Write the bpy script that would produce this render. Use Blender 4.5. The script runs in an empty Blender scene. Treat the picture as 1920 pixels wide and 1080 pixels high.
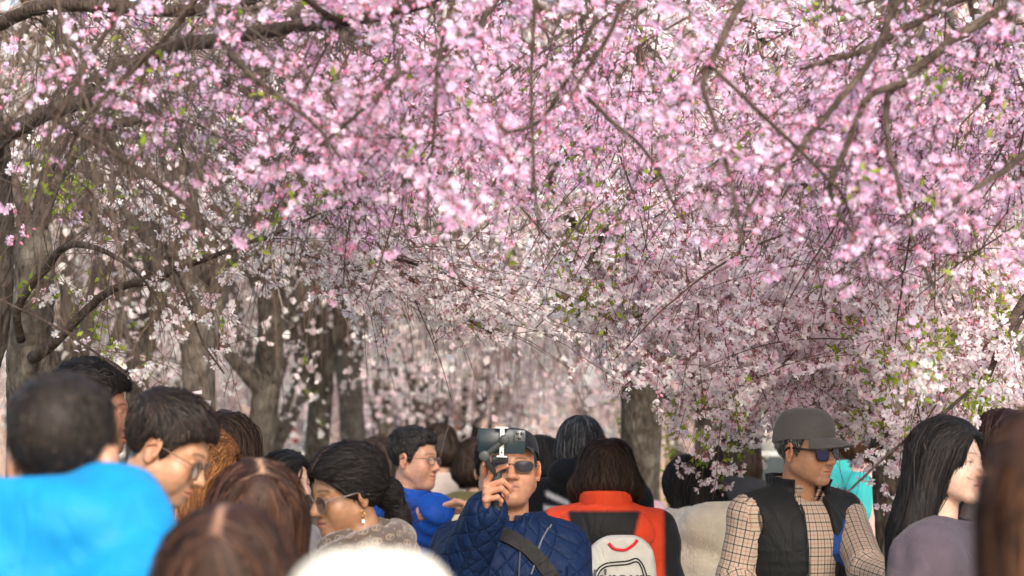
import bpy, math, random
import numpy as np
from mathutils import Vector, Matrix

rng = np.random.default_rng(11)
random.seed(5)
SC = bpy.context.scene
COL = SC.collection

# ------------------------------------------------------------------ camera, sky, sun, exposure
FPX = 85.0 / 36.0 * 1920.0
EYE = np.array([0.0, 0.0, 1.6])
PITCH = math.atan(320.0 / FPX)
cam = bpy.data.cameras.new('camera')
cam.lens = 85.0
cam.sensor_width = 36.0
cam.clip_start = 0.1
cam.clip_end = 600.0
cam.dof.use_dof = True
cam.dof.focus_distance = 7.7
cam.dof.aperture_fstop = 3.6
cam.dof.aperture_blades = 9
cam_o = bpy.data.objects.new('camera', cam)
COL.objects.link(cam_o)
cam_o.location = EYE
cam_o.rotation_euler = (math.pi / 2 + PITCH, 0, 0)
SC.camera = cam_o

SUN_EL, SUN_AZ = math.radians(32), math.radians(166)      # azimuth clockwise from +Y: behind the camera, to its right
W = bpy.data.worlds.new('World')
SC.world = W
W.use_nodes = True
_nt = W.node_tree
_nt.nodes.clear()
_sky = _nt.nodes.new('ShaderNodeTexSky')
_sky.sky_type = 'NISHITA'
_sky.sun_disc = False
_sky.sun_elevation = SUN_EL
_sky.sun_rotation = SUN_AZ
_sky.altitude = 50
_sky.air_density = 1.0
_sky.dust_density = 3.5
_sky.ozone_density = 0.35
_bg = _nt.nodes.new('ShaderNodeBackground')
_bg.inputs['Strength'].default_value = 0.15
_wo = _nt.nodes.new('ShaderNodeOutputWorld')
_nt.links.new(_sky.outputs['Color'], _bg.inputs['Color'])
_nt.links.new(_bg.outputs['Background'], _wo.inputs['Surface'])

sun = bpy.data.lights.new('sun', 'SUN')
sun.energy = 1.3
sun.angle = math.radians(20)
sun.color = (1.0, 0.96, 0.92)
sun_o = bpy.data.objects.new('sun', sun)
COL.objects.link(sun_o)
_sd = Vector((math.sin(SUN_AZ) * math.cos(SUN_EL), math.cos(SUN_AZ) * math.cos(SUN_EL), math.sin(SUN_EL)))
sun_o.rotation_euler = (-_sd).to_track_quat('-Z', 'Y').to_euler()

SC.view_settings.view_transform = 'Standard'
SC.view_settings.look = 'None'
SC.view_settings.gamma = 1.0
SC.view_settings.use_curve_mapping = False
SC.view_settings.exposure = 1.36
SC.render.engine = 'CYCLES'
SC.cycles.max_bounces = 12
SC.cycles.diffuse_bounces = 10
SC.cycles.glossy_bounces = 2
SC.cycles.transmission_bounces = 10
SC.cycles.transparent_max_bounces = 12
SC.cycles.caustics_reflective = False
SC.cycles.caustics_refractive = False

# ------------------------------------------------------------------ helpers
_cp, _sp = math.cos(PITCH), math.sin(PITCH)


def at(x, y, d):
    """photo pixel (1920 wide) at distance d along +Y -> world point"""
    u = (np.asarray(x, float) - 960.0) / FPX
    v = (540.0 - np.asarray(y, float)) / FPX
    d = np.asarray(d, float)
    yy = _cp - v * _sp
    zz = _sp + v * _cp
    t = d / yy
    return np.stack(np.broadcast_arrays(u * t, d + 0 * u, EYE[2] + zz * t), -1)


def proj(P):
    P = np.asarray(P, float) - EYE
    f = P[..., 1] * _cp + P[..., 2] * _sp
    v = -P[..., 1] * _sp + P[..., 2] * _cp
    return 960 + FPX * P[..., 0] / f, 540 - FPX * v / f, f


def link(o, parent=None):
    COL.objects.link(o)
    if parent is not None:
        o.parent = parent
    return o


def mesh_data(name, V, faces, mat=None, col=None, uv=None, smooth=True):
    """V (n,3); faces: list of (m,k) int arrays; col (n,3); uv (n,2) per vertex"""
    me = bpy.data.meshes.new(name)
    V = np.asarray(V, np.float32)
    faces = [np.asarray(f, np.int32) for f in faces if len(f)]
    nl = sum(f.size for f in faces)
    npoly = sum(len(f) for f in faces)
    me.vertices.add(len(V))
    me.vertices.foreach_set('co', V.ravel())
    me.loops.add(nl)
    li = np.concatenate([f.ravel() for f in faces])
    me.loops.foreach_set('vertex_index', li)
    me.polygons.add(npoly)
    tot = np.concatenate([np.full(len(f), f.shape[1], np.int32) for f in faces])
    st = np.concatenate([[0], np.cumsum(tot)[:-1]]).astype(np.int32)
    me.polygons.foreach_set('loop_start', st)
    me.polygons.foreach_set('loop_total', tot)
    me.polygons.foreach_set('use_smooth', np.full(npoly, bool(smooth)))
    if col is not None:
        a = me.color_attributes.new('col', 'FLOAT_COLOR', 'POINT')
        c4 = np.ones((len(V), 4), np.float32)
        c4[:, :3] = col
        a.data.foreach_set('color', c4.ravel())
    if uv is not None:
        l = me.uv_layers.new(name='UVMap')
        uv = np.asarray(uv, np.float32)
        l.data.foreach_set('uv', (uv[li] if len(uv) == len(V) else uv).ravel())
    me.update(calc_edges=True)
    if mat is not None:
        me.materials.append(mat)
    return me


def mk(name, V, faces, mat, parent=None, col=None, uv=None, smooth=True, kind=None, label=None):
    o = bpy.data.objects.new(name, mesh_data(name, V, faces, mat, col, uv, smooth))
    link(o, parent)
    if kind:
        o['kind'] = kind
    if label:
        o['label'] = label
    return o


def thing(name, label, cat, loc=(0, 0, 0), group=None):
    o = bpy.data.objects.new(name, None)
    o.empty_display_size = 0.1
    link(o)
    o.location = [float(c) for c in loc]
    o['label'] = label
    o['category'] = cat
    if group:
        o['group'] = group
    return o


class MB:
    """collects vertices and faces of many pieces into ONE mesh"""

    def __init__(s):
        s.V, s.F, s.C, s.U, s.n = [], [], [], [], 0

    def add(s, V, faces, col=None, uv=None):
        V = np.asarray(V, float)
        s.V.append(V)
        for f in faces:
            s.F.append(np.asarray(f, int) + s.n)
        s.C.append(np.broadcast_to(np.ones(3) if col is None else col, (len(V), 3)))
        s.U.append(np.zeros((len(V), 2)) if uv is None else uv)
        s.n += len(V)

    def build(s, name, mat, parent=None, smooth=True, org=(0, 0, 0), kind=None, label=None):
        by = {}
        for f in s.F:
            if len(f):
                by.setdefault(f.shape[1], []).append(f)
        return mk(name, np.concatenate(s.V) - np.asarray(org, float), [np.concatenate(v) for v in by.values()], mat, parent,
                  np.concatenate(s.C), np.concatenate(s.U), smooth, kind, label)


def norm(v):
    return v / np.maximum(np.linalg.norm(v, axis=-1, keepdims=True), 1e-9)


def resample(pts, step=None, n=None):
    """Catmull-Rom through pts (n,k)"""
    P = np.asarray(pts, float)
    if len(P) == 2:
        P = np.stack([P[0], (P[0] + P[1]) / 2, P[1]])
    A = np.concatenate([[2 * P[0] - P[1]], P, [2 * P[-1] - P[-2]]])
    L = np.linalg.norm(np.diff(P[:, :3], axis=0), axis=1).sum()
    if n is None:
        n = max(4, int(L / step))
    t = np.linspace(0, len(P) - 1 - 1e-6, n)
    i = t.astype(int)
    f = (t - i)[:, None]
    p0, p1, p2, p3 = A[i], A[i + 1], A[i + 2], A[i + 3]
    return 0.5 * (2 * p1 + (p2 - p0) * f + (2 * p0 - 5 * p1 + 4 * p2 - p3) * f ** 2 + (3 * p1 - p0 - 3 * p2 + p3) * f ** 3)


def tubes(P, R, k=3, cap=True):
    """batch of tubes: P (n,m,3), R (n,m) -> V, faces"""
    P = np.asarray(P, float)
    n, m, _ = P.shape
    R = np.broadcast_to(R, (n, m))
    T = norm(np.gradient(P, axis=1))
    ref = np.where(np.abs(T[:, :1, 2:3]) > 0.8, np.array([1.0, 0.13, 0]), np.array([0.1, 0.2, 1.0]))
    ref = np.broadcast_to(ref, T.shape)
    A = norm(np.cross(T, ref))
    B = np.cross(T, A)
    a = np.arange(k) * 2 * math.pi / k
    V = P[:, :, None] + R[:, :, None, None] * (np.cos(a)[:, None] * A[:, :, None] + np.sin(a)[:, None] * B[:, :, None])
    V = V.reshape(-1, 3)
    i = np.arange(n)[:, None, None] * m * k + np.arange(m - 1)[None, :, None] * k + np.arange(k)[None, None]
    j = np.arange(n)[:, None, None] * m * k + np.arange(m - 1)[None, :, None] * k + (np.arange(k)[None, None] + 1) % k
    F = [np.stack([i, j, j + k, i + k], -1).reshape(-1, 4)]
    if cap and k >= 3:
        b = np.arange(n)[:, None] * m * k
        F.append(b + np.arange(k)[None, ::-1])
        F.append(b + (m - 1) * k + np.arange(k)[None])
    return V, F


def tube_uv(P, R, k):
    n, m, _ = P.shape
    s = np.concatenate([np.zeros((n, 1)), np.cumsum(np.linalg.norm(np.diff(P, axis=1), axis=2), axis=1)], 1)
    u = np.broadcast_to(np.arange(k) / k, (n, m, k))
    return np.stack([u, np.broadcast_to(s[:, :, None], (n, m, k))], -1).reshape(-1, 2)


# ------------------------------------------------------------------ materials
def mat_new(name):
    m = bpy.data.materials.new(name)
    m.use_nodes = True
    nt = m.node_tree
    nt.nodes.clear()
    out = nt.nodes.new('ShaderNodeOutputMaterial')
    return m, nt, out


class NT:
    def __init__(s, nt):
        s.nt = nt

    def n(s, t, **kw):
        nd = s.nt.nodes.new(t)
        for k, v in kw.items():
            if k.startswith('i_'):
                key = k[2:].replace('_', ' ')
                nd.inputs[key].default_value = v
            else:
                setattr(nd, k, v)
        return nd

    def l(s, a, b):
        s.nt.links.new(a, b)


def principled(g, out, **kw):
    b = g.n('ShaderNodeBsdfPrincipled')
    for k, v in kw.items():
        b.inputs[k].default_value = v
    g.l(b.outputs[0], out.inputs['Surface'])
    return b


def ramp(g, fac, stops):
    r = g.n('ShaderNodeValToRGB')
    e = r.color_ramp.elements
    e[0].position, e[0].color = stops[0][0], (*stops[0][1], 1)
    e[1].position, e[1].color = stops[-1][0], (*stops[-1][1], 1)
    for p, c in stops[1:-1]:
        q = e.new(p)
        q.color = (*c, 1)
    g.l(fac, r.inputs[0])
    return r


def bump(g, b, h, strength=0.5, dist=0.01):
    n = g.n('ShaderNodeBump')
    n.inputs['Strength'].default_value = strength
    n.inputs['Distance'].default_value = dist
    g.l(h, n.inputs['Height'])
    g.l(n.outputs[0], b.inputs['Normal'])
    return n


def m_plain(name, c, rough=0.6, spec=0.3, metal=0.0, bumpy=0.0, scale=200.0, vary=0.12):
    m, nt, out = mat_new(name)
    g = NT(nt)
    b = principled(g, out, Roughness=rough, Metallic=metal)
    b.inputs['Specular IOR Level'].default_value = spec
    tc = g.n('ShaderNodeTexCoord')
    nz = g.n('ShaderNodeTexNoise', i_Scale=scale, i_Detail=3.0)
    g.l(tc.outputs['Object'], nz.inputs['Vector'])
    r = ramp(g, nz.outputs[0], [(0.3, [x * (1 - vary) for x in c]), (0.7, [min(1, x * (1 + vary)) for x in c])])
    g.l(r.outputs[0], b.inputs['Base Color'])
    if bumpy:
        bump(g, b, nz.outputs[0], bumpy, 0.002)
    return m


def m_bark(name, dark, light, lichen, scale=1.0, lich=0.5):
    m, nt, out = mat_new(name)
    g = NT(nt)
    b = principled(g, out, Roughness=0.9)
    b.inputs['Specular IOR Level'].default_value = 0.15
    tc = g.n('ShaderNodeTexCoord')
    mp = g.n('ShaderNodeMapping')
    mp.inputs['Scale'].default_value = (11 * scale, 11 * scale, 5.0 * scale)
    g.l(tc.outputs['Object'], mp.inputs['Vector'])
    n1 = g.n('ShaderNodeTexNoise', i_Scale=3.0, i_Detail=7.0, i_Roughness=0.65, i_Distortion=0.6)
    g.l(mp.outputs[0], n1.inputs['Vector'])
    vo = g.n('ShaderNodeTexVoronoi', i_Scale=2.2)
    vo.feature = 'DISTANCE_TO_EDGE'
    g.l(mp.outputs[0], vo.inputs['Vector'])
    r1 = ramp(g, n1.outputs[0], [(0.3, dark), (0.72, light)])
    n2 = g.n('ShaderNodeTexNoise', i_Scale=9.0 * scale, i_Detail=5.0)
    g.l(tc.outputs['Object'], n2.inputs['Vector'])
    r2 = ramp(g, n2.outputs[0], [(0.5, (0, 0, 0)), (0.72, (lich, lich, lich))])
    mx = g.n('ShaderNodeMix', data_type='RGBA')
    g.l(r2.outputs[0], mx.inputs[0])
    g.l(r1.outputs[0], mx.inputs[6])
    mx.inputs[7].default_value = (*lichen, 1)
    g.l(mx.outputs[2], b.inputs['Base Color'])
    ad = g.n('ShaderNodeMath', operation='MULTIPLY_ADD')
    g.l(vo.outputs['Distance'], ad.inputs[0])
    ad.inputs[1].default_value = 1.6
    g.l(n1.outputs[0], ad.inputs[2])
    bump(g, b, ad.outputs[0], 0.9, 0.025 / scale)
    return m


def m_petal(name, trans=0.45):
    m, nt, out = mat_new(name)
    g = NT(nt)
    at_ = g.n('ShaderNodeVertexColor', layer_name='col')
    d = g.n('ShaderNodeBsdfDiffuse', i_Roughness=0.6)
    t = g.n('ShaderNodeBsdfTranslucent')
    g.l(at_.outputs[0], d.inputs[0])
    g.l(at_.outputs[0], t.inputs[0])
    mx = g.n('ShaderNodeMixShader')
    mx.inputs[0].default_value = trans
    g.l(d.outputs[0], mx.inputs[1])
    g.l(t.outputs[0], mx.inputs[2])
    g.l(mx.outputs[0], out.inputs[0])
    return m


def m_attr(name, rough=0.6, spec=0.3, sheen=0.0, aniso=0.0, sss=0.0, noise=0.0, nscale=60.0, bmp=0.0, bscale=400.0, bdist=0.001, coat=0.0):
    """principled with its colour from the mesh attribute col"""
    m, nt, out = mat_new(name)
    g = NT(nt)
    b = principled(g, out, Roughness=rough)
    b.inputs['Specular IOR Level'].default_value = spec
    b.inputs['Sheen Weight'].default_value = sheen
    b.inputs['Coat Weight'].default_value = coat
    at_ = g.n('ShaderNodeVertexColor', layer_name='col')
    src = at_.outputs[0]
    tc = g.n('ShaderNodeTexCoord')
    if noise:
        nz = g.n('ShaderNodeTexNoise', i_Scale=nscale, i_Detail=5.0)
        g.l(tc.outputs['Object'], nz.inputs['Vector'])
        r = ramp(g, nz.outputs[0], [(0.3, (1 - noise,) * 3), (0.7, (1 + noise,) * 3)])
        mx = g.n('ShaderNodeMix', data_type='RGBA', blend_type='MULTIPLY')
        mx.inputs[0].default_value = 1.0
        g.l(src, mx.inputs[6])
        g.l(r.outputs[0], mx.inputs[7])
        src = mx.outputs[2]
    g.l(src, b.inputs['Base Color'])
    if sss:
        b.inputs['Subsurface Weight'].default_value = sss
        b.inputs['Subsurface Radius'].default_value = (0.9, 0.35, 0.2)
        b.inputs['Subsurface Scale'].default_value = 0.008
    if bmp:
        nb = g.n('ShaderNodeTexNoise', i_Scale=bscale, i_Detail=3.0)
        g.l(tc.outputs['Object'], nb.inputs['Vector'])
        bump(g, b, nb.outputs[0], bmp, bdist)
    return m


BARK_DARK = m_bark('dark_bark', (0.018, 0.014, 0.012), (0.085, 0.07, 0.058), (0.17, 0.15, 0.12), 1.3, 0.35)
BARK = m_bark('grey_bark', (0.032, 0.026, 0.021), (0.14, 0.115, 0.092), (0.28, 0.255, 0.21), 1.2, 0.6)
BARK_FAR = m_bark('pale_bark', (0.045, 0.036, 0.03), (0.15, 0.125, 0.105), (0.25, 0.23, 0.19), 1.0, 0.55)
BARK_LIMB = m_bark('limb_bark', (0.022, 0.015, 0.013), (0.10, 0.07, 0.055), (0.2, 0.165, 0.13), 2.2, 0.4)
TWIG = m_attr('twig_bark', 0.75, 0.2, noise=0.25, nscale=40)
PETAL = m_petal('petal', 0.5)
LEAF = m_petal('young_leaf', 0.45)

# ------------------------------------------------------------------ ground, path
def ground():
    m, nt, out = mat_new('park_ground')
    g = NT(nt)
    b = principled(g, out, Roughness=0.95)
    tc = g.n('ShaderNodeTexCoord')
    n1 = g.n('ShaderNodeTexNoise', i_Scale=0.35, i_Detail=6.0)
    g.l(tc.outputs['Object'], n1.inputs['Vector'])
    n2 = g.n('ShaderNodeTexNoise', i_Scale=18.0, i_Detail=4.0)
    g.l(tc.outputs['Object'], n2.inputs['Vector'])
    r = ramp(g, n1.outputs[0], [(0.35, (0.05, 0.075, 0.022)), (0.6, (0.09, 0.1, 0.04)), (0.75, (0.16, 0.13, 0.09))])
    g.l(r.outputs[0], b.inputs['Base Color'])
    bump(g, b, n2.outputs[0], 0.6, 0.03)
    n = 60
    xs = np.concatenate([-np.geomspace(300, 1, n // 2), np.geomspace(1, 300, n // 2)])
    ys = np.concatenate([[-60, -20, -5], np.geomspace(2, 500, 50)])
    X, Y = np.meshgrid(xs, ys, indexing='ij')
    Z = 0.03 * np.sin(X * 0.31) * np.sin(Y * 0.23) * (np.hypot(X, Y) > 12)
    V = np.stack([X, Y, Z], -1).reshape(-1, 3)
    i = np.arange(len(xs) - 1)[:, None] * len(ys) + np.arange(len(ys) - 1)[None]
    F = np.stack([i, i + len(ys), i + len(ys) + 1, i + 1], -1).reshape(-1, 4)
    mk('ground', V, [F], m, kind='structure')
    pm = m_plain('path_gravel', (0.42, 0.4, 0.36), 0.95, 0.1, 0, 0.5, 120)  # gravel colour lightened so the path bounces sunlight up under blossom and faces
    ys = np.linspace(-8, 60, 50)
    L = np.stack([-3.4 + 0.3 * np.sin(ys * 0.1), ys, np.full(50, 0.045)], -1)
    R = np.stack([3.6 + 0.3 * np.sin(ys * 0.1 + 1), ys, np.full(50, 0.045)], -1)
    V = np.concatenate([L, R])
    i = np.arange(49)
    mk('path', V, [np.stack([i, i + 50, i + 51, i + 1], -1)], pm, kind='structure')


ground()


# ------------------------------------------------------------------ blossom templates
def flower_template(r, cup, rg):
    """five notched petals, axis +z"""
    V, F, C = [], [], []
    for k in range(5):
        a = k * 2 * math.pi / 5 + rg.normal(0, 0.06)
        s = r * rg.uniform(0.88, 1.1)
        w = rg.uniform(0.56, 0.7)
        for rr, da in ((0.07, 0), (0.56, -w), (0.97, -w * 0.5), (0.97, w * 0.5), (0.56, w)):
            V.append([s * rr * math.cos(a + da), s * rr * math.sin(a + da), s * (cup * rr ** 1.4 + rg.normal(0, 0.05))])
            C.append(0.0 if rr < 0.2 else 1.0)
        n = len(V)
        F.append([n - 5, n - 4, n - 3, n - 2, n - 1])
    return np.array(V), np.array(F), np.array(C)


def rot_to(n, rg):
    """rotation whose z axis is n, random spin"""
    n = norm(np.asarray(n, float))
    ref = np.array([1.0, 0, 0]) if abs(n[2]) > 0.7 else np.array([0, 0, 1.0])
    a = norm(np.cross(ref, n))
    b = np.cross(n, a)
    t = rg.uniform(0, 6.28)
    a2 = a * math.cos(t) + b * math.sin(t)
    return np.stack([a2, np.cross(n, a2), n], 1)


CALYX = np.array([0.36, 0.14, 0.15])
PAL = {
    'pink': dict(pet=[(0.91, 0.68, 0.86), (0.9, 0.60, 0.81), (0.92, 0.78, 0.91)], mid=(0.86, 0.52, 0.68), bud=(0.84, 0.38, 0.56)),
    'pale': dict(pet=[(0.93, 0.84, 0.88), (0.92, 0.79, 0.85), (0.94, 0.90, 0.91)], mid=(0.86, 0.62, 0.68), bud=(0.86, 0.55, 0.64)),
    'white': dict(pet=[(0.93, 0.88, 0.88), (0.92, 0.84, 0.85), (0.93, 0.91, 0.90)], mid=(0.8, 0.6, 0.6), bud=(0.85, 0.6, 0.66)),
}


def cluster_template(pal, rg, nf, nb, r=0.0118, spread=0.018):
    p = PAL[pal]
    mb = MB()
    for i in range(nf):
        d = norm(np.array([rg.normal(0, 0.8), rg.normal(0, 0.8), -0.75 + rg.normal(0, 0.45)]))
        c = d * rg.uniform(0.7, 1.5) * spread
        ax = norm(d + rg.normal(0, 0.35, 3))
        V, F, T = flower_template(r * rg.uniform(0.85, 1.15), rg.uniform(0.35, 1.1), rg)
        M = rot_to(ax, rg)
        V = V @ M.T + c
        pc = np.array(p['pet'][rg.integers(3)]) * rg.uniform(0.9, 1.06)
        C = T[:, None] * pc + (1 - T[:, None]) * np.array(p['mid'])
        mb.add(V, [F], np.minimum(C, 0.95))
        b = c - ax * 0.012
        t = M[:, 0]
        s = M[:, 1]
        mb.add([c + t * 0.0022, c - t * 0.0011 + s * 0.0019, c - t * 0.0011 - s * 0.0019, b], [[[0, 1, 3], [1, 2, 3], [2, 0, 3]]], CALYX * rg.uniform(0.7, 1.3))
        mb.add([b + t * 0.0008, b - t * 0.0008, s * 0.0012, -s * 0.0012], [[[0, 1, 3, 2]]], CALYX * np.array([0.8, 1.3, 0.8]))
    for i in range(nb):
        d = norm(np.array([rg.normal(0, 0.7), rg.normal(0, 0.7), -0.9]))
        c = d * rg.uniform(0.9, 1.7) * spread
        M = rot_to(d, rg)
        o = np.array([[1, 0, 0], [0, 1, 0], [-1, 0, 0], [0, -1, 0], [0, 0, 1.7], [0, 0, -1.5]]) * 0.0042
        mb.add(o @ M.T + c, [[[0, 1, 4], [1, 2, 4], [2, 3, 4], [3, 0, 4], [1, 0, 5], [2, 1, 5], [3, 2, 5], [0, 3, 5]]], np.array(p['bud']) * rg.uniform(0.8, 1.1))
        mb.add([c + M[:, 0] * 0.0008, c - M[:, 0] * 0.0008, M[:, 1] * 0.001, -M[:, 1] * 0.001], [[[0, 1, 3, 2]]], CALYX)
    V = np.concatenate(mb.V)
    C = np.concatenate(mb.C)
    by = {}
    for f in mb.F:
        by.setdefault(f.shape[1], []).append(f)
    return V, [np.concatenate(v) for v in by.values()], C


_rt = np.random.default_rng(77)
CL = {}
for _p in PAL:
    _k = 0 if _p == 'pink' else 2
    CL[_p] = [cluster_template(_p, _rt, int(_rt.integers(3 + _k, 7 + _k)), int(_rt.integers(0, 3)), spread=0.018 + 0.003 * _k) for _ in range(12)]
    CL[_p] += [cluster_template(_p, _rt, int(_rt.integers(1, 3)), int(_rt.integers(2, 5))) for _ in range(3)]
CL_ME = {}


def cluster_mesh(pal, k):
    if (pal, k) not in CL_ME:
        V, F, C = CL[pal][k]
        CL_ME[(pal, k)] = mesh_data('blossom_cluster', V, F, PETAL, C, smooth=False)
    return CL_ME[(pal, k)]


def rand_rots(n, rg, tilt=0.5):
    a = rg.uniform(0, 2 * math.pi, n)
    Z = np.zeros((n, 3, 3))
    Z[:, 0, 0], Z[:, 0, 1], Z[:, 1, 0], Z[:, 1, 1], Z[:, 2, 2] = np.cos(a), -np.sin(a), np.sin(a), np.cos(a), 1
    b = rg.normal(0, tilt, n)
    X = np.zeros((n, 3, 3))
    X[:, 0, 0], X[:, 1, 1], X[:, 1, 2], X[:, 2, 1], X[:, 2, 2] = 1, np.cos(b), -np.sin(b), np.sin(b), np.cos(b)
    return Z @ X


def place_clusters(tree, org, P, pal, rg, n_parts=220, scale=1.0):
    """P (n,3) cluster positions: the largest in view become parts, the others one mesh"""
    if not len(P):
        return
    n = len(P)
    kk = rg.integers(0, len(CL[pal]), n)
    R = rand_rots(n, rg)
    S = rg.uniform(0.8, 1.2, n) * scale
    x, y, f = proj(P)
    seen = (x > 0) & (x < 1920) & (y > 0) & (y < 1000)
    key = np.where(seen, f / S, 1e9)
    order = np.argsort(key)
    parts = order[:n_parts]
    rest = order[n_parts:]
    for i in parts:
        o = bpy.data.objects.new('blossom_cluster', cluster_mesh(pal, int(kk[i])))
        link(o, tree)
        M = np.eye(4)
        M[:3, :3] = R[i] * S[i]
        M[:3, 3] = P[i] - org
        o.matrix_local = Matrix(M.tolist())
    Vs, Fs, Cs, base = [], {}, [], 0
    for k in range(len(CL[pal])):
        idx = rest[kk[rest] == k]
        if not len(idx):
            continue
        V, F, C = CL[pal][k]
        VV = np.einsum('nij,pj->npi', R[idx] * S[idx][:, None, None], V) + (P[idx] - org)[:, None]
        tint = 1 + rg.normal(0, 0.05, (len(idx), 1, 1)) + rg.normal(0, 0.02, (len(idx), 1, 3))
        Cs.append(np.clip(C[None] * tint, 0, 0.95).reshape(-1, 3))
        Vs.append(VV.reshape(-1, 3))
        off = base + np.arange(len(idx))[:, None, None] * len(V)
        for fa in F:
            Fs.setdefault(fa.shape[1], []).append((fa[None] + off).reshape(-1, fa.shape[1]))
        base += len(idx) * len(V)
    if Vs:
        mk('blossoms', np.concatenate(Vs), [np.concatenate(v) for v in Fs.values()], PETAL, tree, np.concatenate(Cs), smooth=False, kind='stuff')


def far_flowers(tree, org, P, rg, cols, r=0.02, per=3, spread=0.035, name='blossoms'):
    """simple five-petalled flowers for trees whose flowers are a few pixels across"""
    n = len(P)
    if not n:
        return
    P = np.repeat(P, per, 0) + rg.normal(0, spread, (n * per, 3))
    N = norm(rg.normal(0, 1, (n * per, 3)) + np.array([0, -0.3, -0.2]))
    ref = norm(rg.normal(0, 1, (n * per, 3)))
    A = norm(np.cross(N, ref))
    B = np.cross(N, A)
    s = r * rg.uniform(0.7, 1.25, n * per)
    ang = np.arange(5) * math.pi * 0.4
    rad = np.array([1.0, 0.8, 1.05, 0.85, 0.95])
    V = P[:, None] + s[:, None, None] * (np.cos(ang)[None, :, None] * A[:, None] + np.sin(ang)[None, :, None] * B[:, None]) * rad[None, :, None]
    V += (s[:, None] * 0.35 * (rad[None] > 0.9))[..., None] * N[:, None]
    F = np.arange(n * per * 5).reshape(-1, 5)
    c = np.array(cols)[rg.integers(0, len(cols), n * per)] * rg.uniform(0.88, 1.08, (n * per, 1))
    mk(name, V.reshape(-1, 3) - org, [F], PETAL, tree, np.minimum(np.repeat(c, 5, 0), 0.95), smooth=False, kind='stuff')


def leaf_batch(tree, org, P, rg, size=0.022, per=3, cols=((0.27, 0.35, 0.045), (0.36, 0.42, 0.06), (0.2, 0.29, 0.04)), name='leaves'):
    n = len(P)
    if not n:
        return
    P = np.repeat(P, per, 0) + rg.normal(0, 0.008, (n * per, 3))
    n = len(P)
    D = norm(rg.normal(0, 0.7, (n, 3)) + np.array([0, 0, 0.35]))
    S = norm(np.cross(D, norm(rg.normal(0, 1, (n, 3)))))
    N = np.cross(D, S)
    L = size * rg.uniform(0.6, 1.5, n)[:, None]
    V = np.stack([P, P + D * L * 0.45 + S * L * 0.24 + N * L * 0.08, P + D * L * 1.05 - N * L * 0.1, P + D * L * 0.45 - S * L * 0.24 + N * L * 0.08, P + D * L * 0.5], 1)
    b = np.arange(n)[:, None] * 5
    F = np.concatenate([b + np.array([0, 4, 1]), b + np.array([1, 4, 2]), b + np.array([2, 4, 3]), b + np.array([3, 4, 0])])
    c = np.array(cols)[rg.integers(0, len(cols), n)] * rg.uniform(0.8, 1.15, (n, 1))
    mk(name, V.reshape(-1, 3) - org, [F], LEAF, tree, np.repeat(c, 5, 0), smooth=False, kind='stuff')


# ------------------------------------------------------------------ wood
def trunk_mesh(path, rad, k=28, step=0.06, seed=0, rough=0.1):
    """path of the centre line with radii -> gnarled tube"""
    P = resample(np.concatenate([np.asarray(path, float), np.asarray(rad, float)[:, None]], 1), step)
    rg = np.random.default_rng(seed)
    V, F = tubes(P[None, :, :3], P[None, :, 3], k)
    V = V.reshape(len(P), k, 3)
    a = np.arange(k) / k * 2 * math.pi
    s = np.arange(len(P))[:, None] * step
    w = np.zeros((len(P), k))
    for i in range(9):
        f1, f2 = rg.integers(1, 6), rg.uniform(0.6, 5.0)
        w += rg.uniform(0.3, 1) * np.sin(f1 * a[None] + f2 * s + rg.uniform(0, 6.28)) / (1 + 0.3 * f1)
    for i in range(5):   # burls
        ca, cs = rg.uniform(0, 6.28), rg.uniform(0.2, 1) * len(P) * step
        w += 1.6 * np.exp(-((np.angle(np.exp(1j * (a[None] - ca)))) ** 2 / 0.15 + (s - cs) ** 2 / 0.012))
    w += rg.normal(0, 0.25, w.shape)
    C = P[:, None, :3]
    return (C + (V - C) * (1 + rough * w / 1.5)[..., None]).reshape(-1, 3), F


def wood(name, path, rad, mat, parent, org, k=10, step=0.05, seed=0, rough=0.06):
    V, F = trunk_mesh(path, rad, k, step, seed, rough)
    return mk(name, V - org, F, mat, parent)


def grow(start, direc, length, nseg, droop, wob, rg):
    """batch of drooping twigs: start (n,3), direc (n,3), length (n,) -> (n,nseg+1,3)"""
    n = len(start)
    P = np.zeros((n, nseg + 1, 3))
    P[:, 0] = start
    d = norm(np.asarray(direc, float))
    st = (np.asarray(length) / nseg)[:, None]
    dr = np.broadcast_to(droop, (n,))[:, None]
    for i in range(nseg):
        d = norm(d + np.array([0, 0, -1.0]) * dr * st + rg.normal(0, wob, (n, 3)) * np.sqrt(st))
        P[:, i + 1] = P[:, i] + d * st
    return P


def px_dir(theta, depth=0.0):
    """image-plane direction (degrees, 0 right, 90 down) -> world"""
    t = np.radians(theta)
    return np.stack([np.cos(t), np.broadcast_to(depth, np.shape(t)), -np.sin(t)], -1)


def children(paths, n, rg, tmin=0.1, tmax=1.0, spread=0.7, bias=(0, 0, 0)):
    """n random points on paths (list of (m,3)) and outgoing directions"""
    L = np.array([np.linalg.norm(np.diff(p, axis=0), axis=1).sum() for p in paths])
    w = rg.choice(len(paths), n, p=L / L.sum())
    S, D = np.zeros((n, 3)), np.zeros((n, 3))
    for i, k in enumerate(w):
        p = paths[k]
        t = rg.uniform(tmin, tmax) * (len(p) - 1.001)
        j = int(t)
        S[i] = p[j] + (p[j + 1] - p[j]) * (t - j)
        D[i] = norm(p[j + 1] - p[j])
    return S, norm(D + rg.normal(0, spread, (n, 3)) + np.asarray(bias))


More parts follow.
